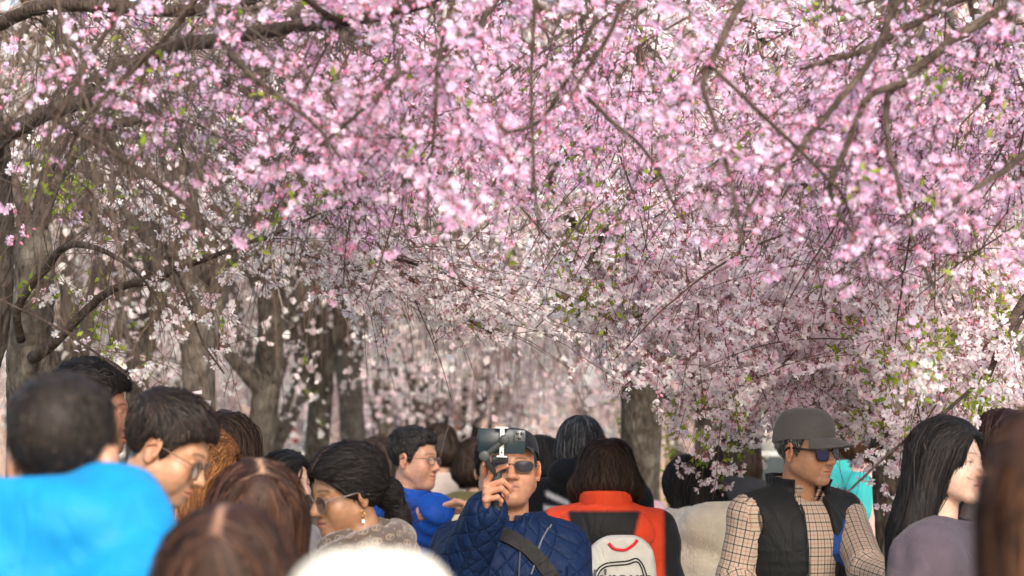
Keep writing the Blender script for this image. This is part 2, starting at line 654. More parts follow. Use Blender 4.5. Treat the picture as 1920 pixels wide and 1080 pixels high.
def twig_mesh(name, P, r0, r1, parent, org, rg, cols, k=3, kind='stuff'):
    n, m, _ = P.shape
    t = np.linspace(0, 1, m)
    R = np.asarray(r0)[..., None] * (1 - t) + np.asarray(r1)[..., None] * t if np.ndim(r0) else np.broadcast_to(r0 * (1 - t) + r1 * t, (n, m))
    V, F = tubes(P, R, k, cap=False)
    c = np.array(cols)[rg.integers(0, len(cols), n)] * rg.uniform(0.75, 1.25, (n, 1))
    return mk(name, V - org, F, TWIG, parent, np.repeat(c, m * k, 0), kind=kind)


TW_BROWN = [(0.11, 0.065, 0.045), (0.16, 0.1, 0.07), (0.08, 0.05, 0.04), (0.2, 0.13, 0.085)]
TW_GREY = [(0.13, 0.1, 0.085), (0.19, 0.15, 0.12), (0.09, 0.065, 0.055), (0.16, 0.11, 0.08)]
TW_DARK = [(0.05, 0.034, 0.034), (0.075, 0.048, 0.044), (0.1, 0.06, 0.05)]


def along(P, spacing, rg, t0=0.1):
    """points every spacing along twigs P (n,m,3)"""
    n, m, _ = P.shape
    L = np.linalg.norm(np.diff(P, axis=1), axis=2).sum(1)
    out = []
    for i in range(n):
        q = max(1, int(L[i] * (1 - t0) / spacing))
        t = (t0 + (1 - t0) * (np.arange(q) + rg.uniform(0, 1, q)) / q) * (m - 1.001)
        j = t.astype(int)
        out.append(P[i, j] + (P[i, j + 1] - P[i, j]) * (t - j)[:, None])
    return np.concatenate(out)


def grid_at(G, x, y):
    """bilinear look-up of a 12 x 12 table over the picture"""
    G = np.asarray(G, float)
    u = np.clip(x / 160 - 0.5, 0, G.shape[1] - 1.001)
    v = np.clip(y / 90 - 0.5, 0, G.shape[0] - 1.001)
    i, j = v.astype(int), u.astype(int)
    a, b = v - i, u - j
    return (G[i, j] * (1 - b) + G[i, j + 1] * b) * (1 - a) + (G[i + 1, j] * (1 - b) + G[i + 1, j + 1] * b) * a


def thin(P, G, rg, mult=1.0, m=70, lump=0.0):
    """how thickly the tree flowers in each part of its crown"""
    x, y, f = proj(P)
    ok = (x > -m) & (x < 1920 + m) & (y > -m) & (y < 1080 + m) & (f > 1)
    ok &= ~((y > 745 + 0.6 * np.abs(x - 1525)) & (np.abs(x - 1525) < 105) & (f < 8.2)) & ~((y > 740) & (x > 1650) & (f < 7.0))
    p = grid_at(G, x, y) * mult
    if lump:
        q = np.sin(P[:, 0] * 17.1 + 1.6 * np.sin(P[:, 2] * 11)) * np.sin(P[:, 2] * 19.3 + P[:, 1] * 9.7 + 1.4 * np.sin(P[:, 0] * 8))
        q = np.sign(q) * np.abs(q) ** 0.6
        p = p * (1 + lump * q)
    return P[ok & (rg.uniform(0, 1, len(P)) < p)]


PINK_G = [
    [.16, .34, .34, .34, .5, .6, .8, .8, .7, .6, .55, .5],
    [.2, .22, .32, .5, .75, .9, .9, .8, .8, .75, .7, .6],
    [.14, .12, .32, .55, .85, .95, .95, .8, .7, .7, .8, .7],
    [.07, .08, .24, .6, .85, .9, .7, .75, .6, .6, .8, .8],
    [.1, .07, .16, .28, .5, .42, .2, .35, .45, .5, .6, .5],
    [.09, .03, .04, .07, .08, .08, .05, .08, .22, .34, .42, .36],
    [.02, .02, .02, .01, .01, .02, .02, .02, .06, .18, .24, .12],
    [.01, .02, .01, 0, 0, 0, 0, 0, 0, .0, .03, .12],
    [0] * 12, [0] * 12, [0] * 12, [0] * 12]
WHITE_G = [
    [.1, .15, .15, .15, .2, .2, .2, .35, .5, .55, .5, .4],
    [.1, .15, .2, .2, .2, .15, .2, .4, .5, .5, .5, .5],
    [.1, .15, .2, .25, .2, .12, .2, .45, .6, .6, .55, .5],
    [.12, .2, .2, .25, .25, .14, .16, .45, .7, .75, .65, .5],
    [.1, .12, .16, .3, .32, .08, .12, .7, .9, .85, .7, .6],
    [.06, .12, .12, .22, .46, .24, .18, .75, .95, .95, .85, .65],
    [.04, .1, .12, .1, .26, .36, .16, .58, .95, .98, .85, .55],
    [.02, .09, .13, .08, .03, .03, .04, .42, .95, .95, .75, .5],
    [.0, .06, .12, .03, 0, 0, .0, .15, .65, .6, .6, .45],
    [0, 0, 0, 0, 0, 0, 0, .02, .4, .15, .6, .35],
    [0, 0, 0, 0, 0, 0, 0, 0, .03, .03, .4, 0],
    [0] * 12]
GREEN = [(1690, 715, 75), (1630, 770, 60), (1750, 420, 60), (1760, 640, 60), (1740, 150, 40), (1560, 330, 40), (1100, 560, 60), (1130, 430, 50), (1330, 870, 60),
         (90, 360, 70), (160, 590, 60), (230, 640, 40), (60, 560, 40), (1370, 780, 50), (1530, 40, 30), (1880, 560, 60), (1860, 760, 60), (560, 380, 30), (1600, 640, 50), (250, 700, 30), (1820, 480, 50)]


def green_pts(P, rg, mult=1.0):
    x, y, f = proj(P)
    p = np.zeros(len(P))
    for cx, cy, r in GREEN:
        p = np.maximum(p, np.exp(-((x - cx) ** 2 + (y - cy) ** 2) / (2 * (r * 0.7) ** 2)))
    p = np.maximum(p * mult, 0.012) * (x > -50) * (x < 1970) * (y > -50)
    return P[rg.uniform(0, 1, len(P)) < p]


def path_px(pts, d0, d1=None):
    """traced limb: [(x,y)...] photo pixels, distance going from d0 to d1"""
    pts = np.asarray(pts, float)
    d = np.linspace(d0, d0 if d1 is None else d1, len(pts))
    return at(pts[:, 0], pts[:, 1], d)


def rpx(r, d):
    return np.asarray(r, float) * d / FPX


def vis(P, m=120):
    """twigs of which some point lies in or near the view and that do not brush the man in the grey cap"""
    x, y, f = proj(P)
    hit = ((y > 735) & (np.abs(x - 1520) < 115) & (f < 8.3)).any(1)
    return ~hit & ((x > -m) & (x < 1920 + m) & (y > -m) & (y < 1080 + m)).any(1)


BARE_G = [[.9, .9, .9, .7, .3, .2, .15, .15, .15, .15, .15, .15]] * 3 + [[.9, .9, .9, .7, .25, .1, .05, .1, .15, .15, .15, .15]] * 2 + [[.9, .9, .9, .55, .15, .04, .02, .05, .15, .15, .15, .15]] \
    + [[.8, .8, .8, .4, .08, .02, .01, .04, .12, .15, .15, .1], [.4, .6, .6, .3, .03, 0, 0, .02, .1, .12, .12, .08]] + [[0] * 12] * 4


def keep(P, G, rg, k=1.6, floor=0.04):
    """twigs stay where the crown is thick; n,m,3 -> mask"""
    m = P.shape[1]
    w = np.minimum(*[np.clip(grid_at(G, *proj(P[:, j])[:2]) * k + floor * (proj(P[:, j])[1] < 600), 0, 1) for j in (m // 2, m - 1)])
    return rg.uniform(0, 1, len(P)) < w


# ------------------------------------------------------------------ pink tree on the left (dark trunk at the edge)
def near_tree(name, label, group, base, trunk, limbs, auto, twigs, pal, G, gmult, seed, mat_t, mat_l, cl_space=0.045, leaf_m=1.0, parts=220, tw_cols=TW_BROWN, lump=0.5, cscale=1.0, extra_bare=0, kk=1.6):
    rg = np.random.default_rng(seed)
    org = np.array([base[0], base[1], 0.0])
    t = thing('cherry_tree', label, 'tree', org, group)
    wood('trunk', trunk[0], trunk[1], mat_t, t, org, 36, 0.035, seed, 0.11)
    paths = []
    for i, (p, r) in enumerate(limbs):
        q = resample(np.concatenate([p, np.asarray(r)[:, None]], 1), 0.04)
        jit = rg.normal(0, 1, (len(q), 3))
        jit = np.cumsum(jit, 0) * 0.0012
        q[:, :3] += jit - np.linspace(0, 1, len(q))[:, None] * jit[-1]
        V, F = trunk_mesh(q[:, :3], q[:, 3], 10, 0.03, seed + i, 0.05)
        mk('limb', V - org, F, mat_l, t)
        paths.append(q[:, :3])
    # branchlets grown from given starts
    bl = []
    for (S, D, L, droop, r) in auto:
        P = grow(S, D, L, 16, droop, 0.22, rg)
        for j in range(len(P)):
            if vis(P[j:j + 1], 200)[0] and keep(P[j:j + 1], G, rg, 2.2, 0.08)[0]:
                rr = r * rg.uniform(0.6, 1.25)
                V, F = tubes(P[j:j + 1], np.linspace(rr, rr * 0.35, 17)[None], 6)
                c = np.array(tw_cols[rg.integers(len(tw_cols))])
                mk('branch', V - org, F, TWIG, t, np.broadcast_to(c, (len(V), 3)))
                bl.append(P[j])
    src = bl + [p for p in paths]
    n, lmin, lmax, droop, spread, bias, r0 = twigs
    S, D = children(src, n, rg, 0.05, 1.0, spread, bias)
    P = grow(S, D, rg.uniform(lmin, lmax, n), 12, droop, 0.3, rg)
    P = P[vis(P)]
    P = P[keep(P, G, rg, kk)]
    # side twigs
    S2, D2 = children(list(P), int(len(P) * 0.9), rg, 0.2, 0.95, 0.8, (0, 0, -0.2))
    P2 = grow(S2, D2, rg.uniform(0.08, 0.3, len(S2)), 6, droop, 0.35, rg)
    P2 = P2[vis(P2)]
    P2 = P2[keep(P2, G, rg, kk * 1.4)]
    twig_mesh('twigs', P, r0, 0.0009, t, org, rg, tw_cols)
    twig_mesh('side_twigs', P2, r0 * 0.6, 0.0007, t, org, rg, tw_cols)
    if extra_bare:
        S3, D3 = children(src, extra_bare, rg, 0.05, 1.0, spread, bias)
        P3 = grow(S3, D3, rg.uniform(lmin, lmax * 1.3, extra_bare), 14, droop * 1.2, 0.3, rg)
        P3 = P3[vis(P3)]
        P3 = P3[keep(P3, BARE_G, rg, 1.0, 0)]
        twig_mesh('bare_twigs', P3, r0 * 0.9, 0.0009, t, org, rg, tw_cols)
    cand = np.concatenate([along(P, cl_space, rg, 0.12), along(P2, cl_space, rg, 0.2)])
    C = thin(cand, G, rg, gmult, lump=lump)
    C = C + rg.normal(0, 0.006, C.shape)
    place_clusters(t, org, C, pal, rg, parts, cscale)
    lp = green_pts(np.concatenate([along(P, 0.03, rg), along(P2, 0.025, rg)]), rg, leaf_m)
    leaf_batch(t, org, lp, rg)
    print(name, 'clusters', len(C), 'twigs', len(P), len(P2), 'branches', len(bl), 'leaves', len(lp))
    return t


def starts(n, xr, yr, dr, rg, th, L, depth=0.25):
    S = at(rg.uniform(*xr, n), rg.uniform(*yr, n), rg.uniform(*dr, n))
    D = px_dir(rg.uniform(*th, n), rg.uniform(-depth, depth, n))
    return S, D, rg.uniform(*L, n)


_r = np.random.default_rng(21)
D1 = 7.0
_b = at(-52, 700, D1)
TR1 = (np.array([[_b[0] - 0.03, D1, -0.1], [_b[0] - 0.02, D1, 0.5], [_b[0], D1, 1.3], *at([-38, -14, -5, -8, -30], [740, 620, 480, 380, 200], D1), [_b[0] - 0.2, D1 - 0.2, 3.4], [_b[0] - 0.1, D1 - 0.1, 4.6]]),
       rpx([54, 38, 33, 29, 30, 30, 30, 27, 20, 4], D1))
L1 = path_px([(-10, 300), (0, 265), (90, 212), (180, 182), (260, 120), (330, 86), (400, 77), (470, 62), (560, 50), (640, 43), (720, 27), (800, 4), (880, -40), (1000, -90)], 7.0, 5.0)
LIMBS1 = [
    (L1, rpx([22, 20, 18, 17, 17, 16, 15, 14, 13, 12, 11, 9, 8, 5], 5.9)),
    (path_px([(88, 213), (150, 250), (230, 298), (310, 352), (380, 410), (430, 470)], 5.4, 5.2), rpx([5.5, 5, 4.5, 4, 3, 2], 6.4)),
    (path_px([(420, -40), (370, -2), (330, 58), (280, 108), (232, 150), (150, 240), (120, 330)], 5.2, 5.4), rpx([6, 6, 5.5, 5, 4.5, 3, 2], 5.4)),
    (path_px([(-30, 60), (60, 20), (170, 10), (330, 20), (470, 0), (560, -60)], 6.9, 6.0), rpx([16, 15, 14, 13, 11, 9], 6)),
    (path_px([(640, 42), (600, 20), (560, -10), (520, -60)], 5.6, 5.2), rpx([7, 6, 5, 4], 5.4)),
    (path_px([(430, 100), (480, 150), (540, 190), (600, 240), (640, 300)], 5.2, 5.0), rpx([6, 5, 4, 3, 2], 5.5)),
    (path_px([(250, -30), (200, 60), (150, 140), (90, 250), (60, 330), (50, 420)], 5.3, 5.2), rpx([6, 5.5, 5, 4, 3, 2], 5.2)),
]
AUTO1 = [
    (*starts(20, (-40, 700), (-60, 30), (5.6, 7.2), _r, (60, 140), (0.5, 1.0)), 1.0, 0.0045),
    (*starts(14, (-60, 300), (-30, 260), (5.4, 7.0), _r, (10, 100), (0.4, 0.9)), 1.2, 0.004),
    (*starts(10, (450, 900), (-60, 60), (5.5, 6.8), _r, (60, 150), (0.5, 0.9)), 1.2, 0.0042),
]
near_tree('pink left', 'pink weeping cherry with a dark rough trunk at the left edge', 'pink weeping cherries', _b, TR1, LIMBS1, AUTO1,
          (560, 0.3, 0.8, 1.0, 0.8, (0, 0.45, -0.15), 0.0019), 'pink', PINK_G, 0.62, 31, BARK_DARK, BARK_LIMB, 0.045, 0.1, 200, [(0.07, 0.055, 0.048), (0.1, 0.078, 0.066), (0.05, 0.038, 0.034), (0.085, 0.06, 0.046)], extra_bare=600, lump=0.6, kk=6.0)

# ------------------------------------------------------------------ pink tree on the right, its trunk beyond the right edge
_b = at(2230, 800, 5.9)
TR8 = (np.array([[_b[0], 5.9, -0.1], [_b[0], 5.9, 0.6], [_b[0] - 0.05, 5.9, 1.6], [_b[0] - 0.12, 5.85, 2.3], [_b[0] - 0.25, 5.8, 3.0], [_b[0] - 0.4, 5.9, 4.4]]), np.array([0.2, 0.15, 0.13, 0.12, 0.085, 0.02]))
_tt = np.array([_b[0] - 0.15, 5.85, 2.4])
LIMBS8 = [
    (np.concatenate([[_tt], path_px([(2010, -40), (1920, 2), (1860, 27), (1790, 68), (1740, 108), (1690, 148), (1664, 175), (1660, 230), (1665, 280), (1680, 330), (1692, 390), (1712, 450), (1740, 520), (1775, 590)], 5.44, 5.13)]), rpx([22, 13, 10, 9.5, 9, 8, 7.5, 7, 5, 4.5, 4, 3.5, 3, 2.5, 2], 5.82)),
    (np.concatenate([[_tt + [0, 0, 0.2]], path_px([(1800, -70), (1690, 0), (1650, 80), (1602, 150), (1560, 202), (1530, 240), (1490, 292), (1440, 335), (1400, 400), (1385, 470)], 5.34, 5.03)]), rpx([18, 9, 7, 6.5, 6, 5.5, 5, 4.5, 3.5, 2.5, 2], 5.71)),
    (path_px([(1700, 155), (1632, 180), (1600, 250), (1572, 310), (1556, 350), (1575, 400), (1610, 450), (1630, 520)], 5.23, 5.03), rpx([7, 6, 5.5, 5.5, 5, 4, 3, 2], 5.60)),
    (path_px([(1450, -60), (1392, 0), (1360, 60), (1330, 120), (1316, 160), (1340, 240), (1362, 330), (1378, 390), (1390, 470)], 5.13, 4.92), rpx([8, 7, 6.5, 6, 5, 4, 3.5, 3, 2], 5.60)),
    (path_px([(1328, 118), (1400, 190), (1450, 242), (1500, 286), (1542, 330), (1580, 370), (1600, 425)], 5.03, 5.13), rpx([4, 4, 4, 3.5, 3, 2.5, 2], 5.60)),
    (path_px([(2000, -60), (1800, 0), (1720, 40), (1640, 82), (1580, 104), (1500, 130)], 5.75, 5.54), rpx([9, 7, 6, 5.5, 5, 3], 6.05)),
    (path_px([(1230, -60), (1170, 0), (1150, 50), (1120, 100), (1096, 136), (1060, 200)], 4.92, 4.92), rpx([6, 5, 4.5, 4, 3.5, 2], 5.38)),
    (path_px([(2040, 210), (1920, 290), (1880, 320), (1838, 345), (1780, 390), (1740, 450)], 5.34, 5.13), rpx([8, 7, 6, 4.5, 3, 2], 5.60)),
    (np.concatenate([[_tt + [0, 0, 0.35]], path_px([(1700, -120), (1400, -110), (1150, -90), (950, -70), (900, 55), (832, 92), (762, 130), (700, 190), (642, 242), (565, 300)], 5.54, 5.13)]), rpx([18, 13, 11, 9, 7, 6, 5, 4.5, 4, 3.5, 2], 5.82)),
    (path_px([(860, -40), (822, 100), (818, 180), (814, 250), (806, 330), (800, 430)], 5.13, 5.13), rpx([4, 3.5, 3, 3, 2.5, 2], 5.60)),
    (path_px([(1010, -60), (1000, 60), (998, 250), (1004, 360), (1010, 420)], 5.03, 5.03), rpx([4, 3.5, 3, 2.5, 2], 5.60)),
    (path_px([(1150, -40), (1082, 110), (1020, 220), (940, 250), (850, 265), (760, 270)], 5.34, 5.34), rpx([4.5, 4, 3.5, 3, 2.5, 2], 5.60)),
    (path_px([(1100, 180), (1150, 230), (1200, 270), (1240, 330), (1270, 400)], 5.13, 5.13), rpx([4, 3.5, 3, 2.5, 2], 5.60)),
]
AUTO8 = [
    (*starts(26, (1150, 2000), (-90, 40), (6.0, 7.7), _r, (85, 155), (0.5, 1.1)), 0.9, 0.0045),
    (*starts(22, (1900, 2080), (-20, 480), (6.0, 7.7), _r, (120, 190), (0.5, 1.1)), 0.9, 0.0045),
    (*starts(30, (560, 1300), (-90, 30), (6.0, 7.6), _r, (60, 150), (0.4, 0.95)), 1.0, 0.0042),
    (*starts(16, (1300, 1900), (100, 320), (6.0, 7.4), _r, (80, 160), (0.4, 0.8)), 1.0, 0.004),
    (*starts(14, (600, 1200), (60, 220), (6.0, 7.4), _r, (70, 150), (0.3, 0.7)), 1.0, 0.0035),
]
near_tree('pink right', 'pink weeping cherry with dense drooping branches that sweep in from the upper right', 'pink weeping cherries', _b, TR8, LIMBS8, AUTO8,
          (1500, 0.2, 0.7, 1.2, 0.8, (0, 0.4, -0.15), 0.0017), 'pink', PINK_G, 0.6, 32, BARK, BARK_LIMB, 0.036, 0.1, 300, TW_DARK, lump=0.95, extra_bare=200, cscale=0.82)

# ------------------------------------------------------------------ pale tree behind the man in the grey cap
_b = at(1698, 860, 9.3)
TR7 = (np.array([[_b[0] + 0.05, 9.3, -0.1], [_b[0] + 0.03, 9.3, 0.5], *at([1696, 1684, 1662, 1648, 1660], [900, 760, 640, 520, 380], 9.3), [_b[0] + 0.1, 9.2, 3.8], [_b[0] + 0.3, 9.1, 5.2]]), np.array([0.22, 0.15, 0.11, 0.105, 0.1, 0.11, 0.1, 0.08, 0.02]))
_tt = at(1640, 500, 9.3)
LIMBS7 = [
    (np.concatenate([[_tt], path_px([(1560, 380), (1440, 300), (1320, 290), (1220, 330), (1140, 420), (1090, 520)], 9.0, 8.0)]), rpx([26, 18, 14, 11, 8, 5, 3], 8.5)),
    (np.concatenate([[_tt], path_px([(1700, 360), (1790, 290), (1890, 300), (1980, 380)], 9.0, 8.4)]), rpx([26, 18, 14, 11, 8], 8.5)),
    (np.concatenate([[_tt - [0, 0, 0.2]], path_px([(1740, 520), (1830, 480), (1930, 540), (1925, 570), (1885, 640), (1842, 700), (1780, 760), (1720, 802), (1655, 862), (1590, 922)], 8.9, 6.3)]), rpx([20, 14, 10, 8, 5, 4.5, 4, 3.5, 3, 2.6, 2], 7)),
    (np.concatenate([[_tt], path_px([(1600, 330), (1500, 160), (1420, 60), (1350, 10), (1240, 0)], 9.2, 8.6)]), rpx([24, 18, 14, 11, 9, 6], 8.8)),
    (np.concatenate([[_tt - [0, 0, 0.1]], path_px([(1540, 470), (1440, 480), (1380, 520), (1280, 560), (1180, 600)], 9.0, 8.2)]), rpx([16, 11, 9, 7, 4, 2.5], 8.6)),
    (path_px([(1925, 560), (1890, 620), (1850, 720), (1830, 800)], 7.6, 7.2), rpx([10, 8, 5, 3], 7.4)),
]
AUTO7 = [
    (*starts(34, (1150, 1960), (120, 520), (7.4, 9.6), _r, (60, 175), (0.6, 1.3)), 0.8, 0.0048),
    (*starts(18, (1200, 1950), (-60, 120), (7.6, 9.6), _r, (60, 150), (0.7, 1.3)), 0.8, 0.0048),
    (*starts(16, (1450, 1960), (480, 660), (7.2, 9.0), _r, (80, 185), (0.5, 1.1)), 0.5, 0.004),
    (*starts(12, (1050, 1350), (330, 520), (7.6, 8.8), _r, (70, 180), (0.4, 0.9)), 0.8, 0.004),
    (*starts(10, (1250, 1600), (560, 680), (7.6, 9.0), _r, (60, 170), (0.4, 0.8)), 0.8, 0.0035),
]
near_tree('pale right', 'pale pink weeping cherry with fresh green leaves behind the man in the grey cap', 'white weeping cherries', _b, TR7, LIMBS7, AUTO7,
          (1450, 0.3, 0.9, 1.3, 0.75, (-0.1, 0, -0.15), 0.0015), 'pale', WHITE_G, 1.0, 33, BARK, BARK_LIMB, 0.05, 0.7, 300, TW_BROWN, lump=0.7, cscale=1.25)

# ------------------------------------------------------------------ sparse white tree on the left
D2 = 7.9
_b = at(62, 700, D2)
TR2 = (np.array([[_b[0], D2, -0.1], [_b[0], D2, 0.5], *at([62, 55, 58, 64, 66], [860, 700, 620, 520, 455], D2), at(72, 400, D2 + 0.1)]), rpx([82, 60, 50, 43, 38, 36, 32, 9], D2))
LIMBS2 = [
    (path_px([(62, 672), (78, 662), (108, 640), (150, 596), (200, 552), (250, 535), (292, 530), (330, 506), (382, 488), (450, 460), (520, 440), (600, 400)], 7.8, 7.0), rpx([13, 12, 9, 8.5, 8, 7.5, 7, 6, 5, 4, 3, 2], 7.4)),
    (path_px([(40, 640), (32, 590), (55, 540), (90, 500), (108, 474), (130, 460), (160, 462), (200, 478), (245, 505), (280, 540), (320, 610)], 7.8, 7.1), rpx([9, 8, 8, 8, 7.5, 7, 6, 5, 3.5, 2.5, 2], 7.4)),
    (path_px([(-20, 550), (100, 610), (180, 662), (230, 700), (272, 742)], 6.9, 6.6), rpx([2.6, 2.5, 2.2, 2, 1.6], 6.8)),
    (path_px([(66, 450), (110, 330), (200, 240), (330, 230), (450, 290), (540, 380), (640, 440), (700, 488), (760, 520), (830, 570), (900, 612), (952, 648)], 7.9, 7.6), rpx([15, 12, 10, 9, 8, 7, 5.5, 5, 4, 3.2, 2.6, 2], 7.7)),
    (path_px([(64, 460), (30, 360), (-30, 240), (-120, 120)], 7.9, 8.2), rpx([16, 13, 11, 8], 8)),
    (path_px([(70, 440), (90, 330), (160, 180), (180, 40), (230, -90)], 7.9, 8.3), rpx([14, 11, 9, 7, 5], 8)),
    (path_px([(160, 190), (220, 120), (380, 130), (500, 200), (600, 330), (680, 430), (760, 470)], 8.0, 7.6), rpx([18, 14, 11, 9, 6, 4, 2.5], 7.7)),
    (path_px([(640, 442), (690, 470), (760, 490), (840, 520), (900, 555)], 7.7, 7.4), rpx([4, 3.5, 3, 2.5, 2], 7.7)),
    (path_px([(330, 506), (350, 560), (380, 640), (420, 700)], 7.3, 7.0), rpx([3, 2.5, 2.2, 1.5], 7.2)),
]
AUTO2 = [
    (*starts(14, (60, 560), (100, 420), (7.0, 8.3), _r, (10, 110), (0.5, 1.1)), 0.9, 0.0035),
    (*starts(14, (120, 520), (440, 540), (6.9, 7.8), _r, (20, 110), (0.3, 0.7)), 0.9, 0.003),
    (*starts(14, (540, 760), (380, 500), (7.3, 8.2), _r, (15, 60), (0.4, 0.75)), 0.4, 0.003),
    (*starts(10, (520, 900), (100, 400), (7.3, 8.4), _r, (10, 120), (0.5, 1.0)), 0.9, 0.0035),
]
near_tree('white left', 'sparse white weeping cherry with a gnarled trunk and low curved limbs on the left', 'white weeping cherries', _b, TR2, LIMBS2, AUTO2,
          (900, 0.25, 0.75, 1.1, 0.65, (0.15, 0, -0.15), 0.0016), 'white', WHITE_G, 1.0, 34, BARK, BARK_LIMB, 0.042, 0.5, 300, TW_BROWN, lump=0.4, cscale=1.1, extra_bare=330, kk=3.0)


# ------------------------------------------------------------------ trees farther down the avenue
def avenue_tree(label, px, d, trunk_px, height, rad, seed, dens, cols, n_limb=7, n_sub=4, n_twig=220, fork=None, lean=0.0, low=1.85, group='cherries along the avenue', mat=None, twr=0.0024, fl_r=0.02, per=3, space=0.09, m=60):
    rg = np.random.default_rng(seed)
    b = at(px, 860, d)
    org = np.array([b[0], d, 0.0])
    t = thing('cherry_tree', label, 'tree', org, group)
    r = trunk_px / 2 * d / FPX * 0.8
    fz = fork or rg.uniform(1.7, 2.3)
    top = org + np.array([lean * fz, 0, fz])
    mat = mat or BARK_FAR
    mid = org + np.array([lean * fz * 0.4 + rg.normal(0, 0.05), rg.normal(0, 0.05), fz * 0.5])
    wood('trunk', [org + [0, 0, -0.1], org + [0, 0, 0.25], mid, top, top + [lean * 0.6, 0, 0.7]], [r * 1.7, r * 1.25, r, r * 0.95, r * 0.6], mat, t, org, 24, 0.1, seed, 0.1)
    subs = []
    for i in range(n_limb):
        a = (i + rg.uniform(-0.3, 0.3)) / n_limb * 2 * math.pi
        o = np.array([math.cos(a), math.sin(a), 0])
        h = height * rg.uniform(0.7, 1.0)
        rr = rad * rg.uniform(0.5, 0.85)
        st = top + [0, 0, rg.uniform(-0.3, 0.3)]
        p = np.array([st, st + o * rr * 0.3 + [0, 0, (h - fz) * 0.5], org + o * rr * 0.7 + [lean * fz, 0, h * 0.93], org + o * rr * 1.1 + [lean * fz, 0, h * 0.97], org + o * rr * 1.5 + [lean * fz, 0, h * 0.82]])
        wood('limb', p, [r * 0.55, r * 0.42, r * 0.28, r * 0.17, r * 0.06], mat, t, org, 8, 0.15, seed + i, 0.06)
        q = resample(p, 0.12)
        S, D = children([q], n_sub, rg, 0.25, 1.0, 0.6, (0, 0, 0.1))
        subs += [q] + list(grow(S, D, rg.uniform(0.8, 1.8, n_sub) * rad / 2.2, 12, 0.5, 0.2, rg))
    sb = np.stack([resample(x, n=12) for x in subs])
    twig_mesh('branches', sb[np.arange(len(sb)) % (n_sub + 1) != 0], r * 0.16, r * 0.04, t, org, rg, TW_GREY, 5)
    S, D = children(subs, n_twig, rg, 0.1, 1.0, 0.7, (0, 0, -0.2))
    drop = np.maximum(0.5, (S[:, 2] - low) * rg.uniform(0.35, 1.02, n_twig))
    P = grow(S, D, drop * 1.08, 8, 2.4, 0.22, rg)
    P = P[vis(P, m)]
    if len(P):
        twig_mesh('twigs', P, twr, twr * 0.4, t, org, rg, TW_GREY + TW_BROWN)
        S2, D2 = children(list(P), len(P) if d < 16 else len(P) // 4, rg, 0.1, 0.9, 0.8, (0, 0, -0.3))
        P2 = grow(S2, D2, rg.uniform(0.2, 0.7, len(S2)), 5, 1.6, 0.3, rg)
        twig_mesh('side_twigs', P2[vis(P2, m)], twr * 0.75, twr * 0.4, t, org, rg, TW_GREY + TW_BROWN)
        c = np.concatenate([along(P, space, rg, 0.05), along(P2, space, rg, 0.1)])
        x, y, f = proj(c)
        q = 0.5 + 0.5 * np.sin(c[:, 0] * 3.1 + c[:, 1] * 2.3 + seed) * np.sin(c[:, 2] * 2.9 + seed * 1.7)
        c = c[(x > -m) & (x < 1920 + m) & (y > -60) & (y < 1000) & (rg.uniform(0, 1, len(c)) < dens * (0.6 + 1.1 * q))]
        c = c[rg.permutation(len(c))[:int(len(c) * (0.2 if d < 20 else 0.26))]]
        far_flowers(t, org, c, rg, cols, fl_r * 1.25, int(per * 2.2), 0.0022 * d + 0.012)
        lf = c[rg.uniform(0, 1, len(c)) < 0.04]
        leaf_batch(t, org, lf + rg.normal(0, 0.05, lf.shape), rg, 0.035, 5, ((0.3, 0.36, 0.07), (0.24, 0.32, 0.05)))
    return t


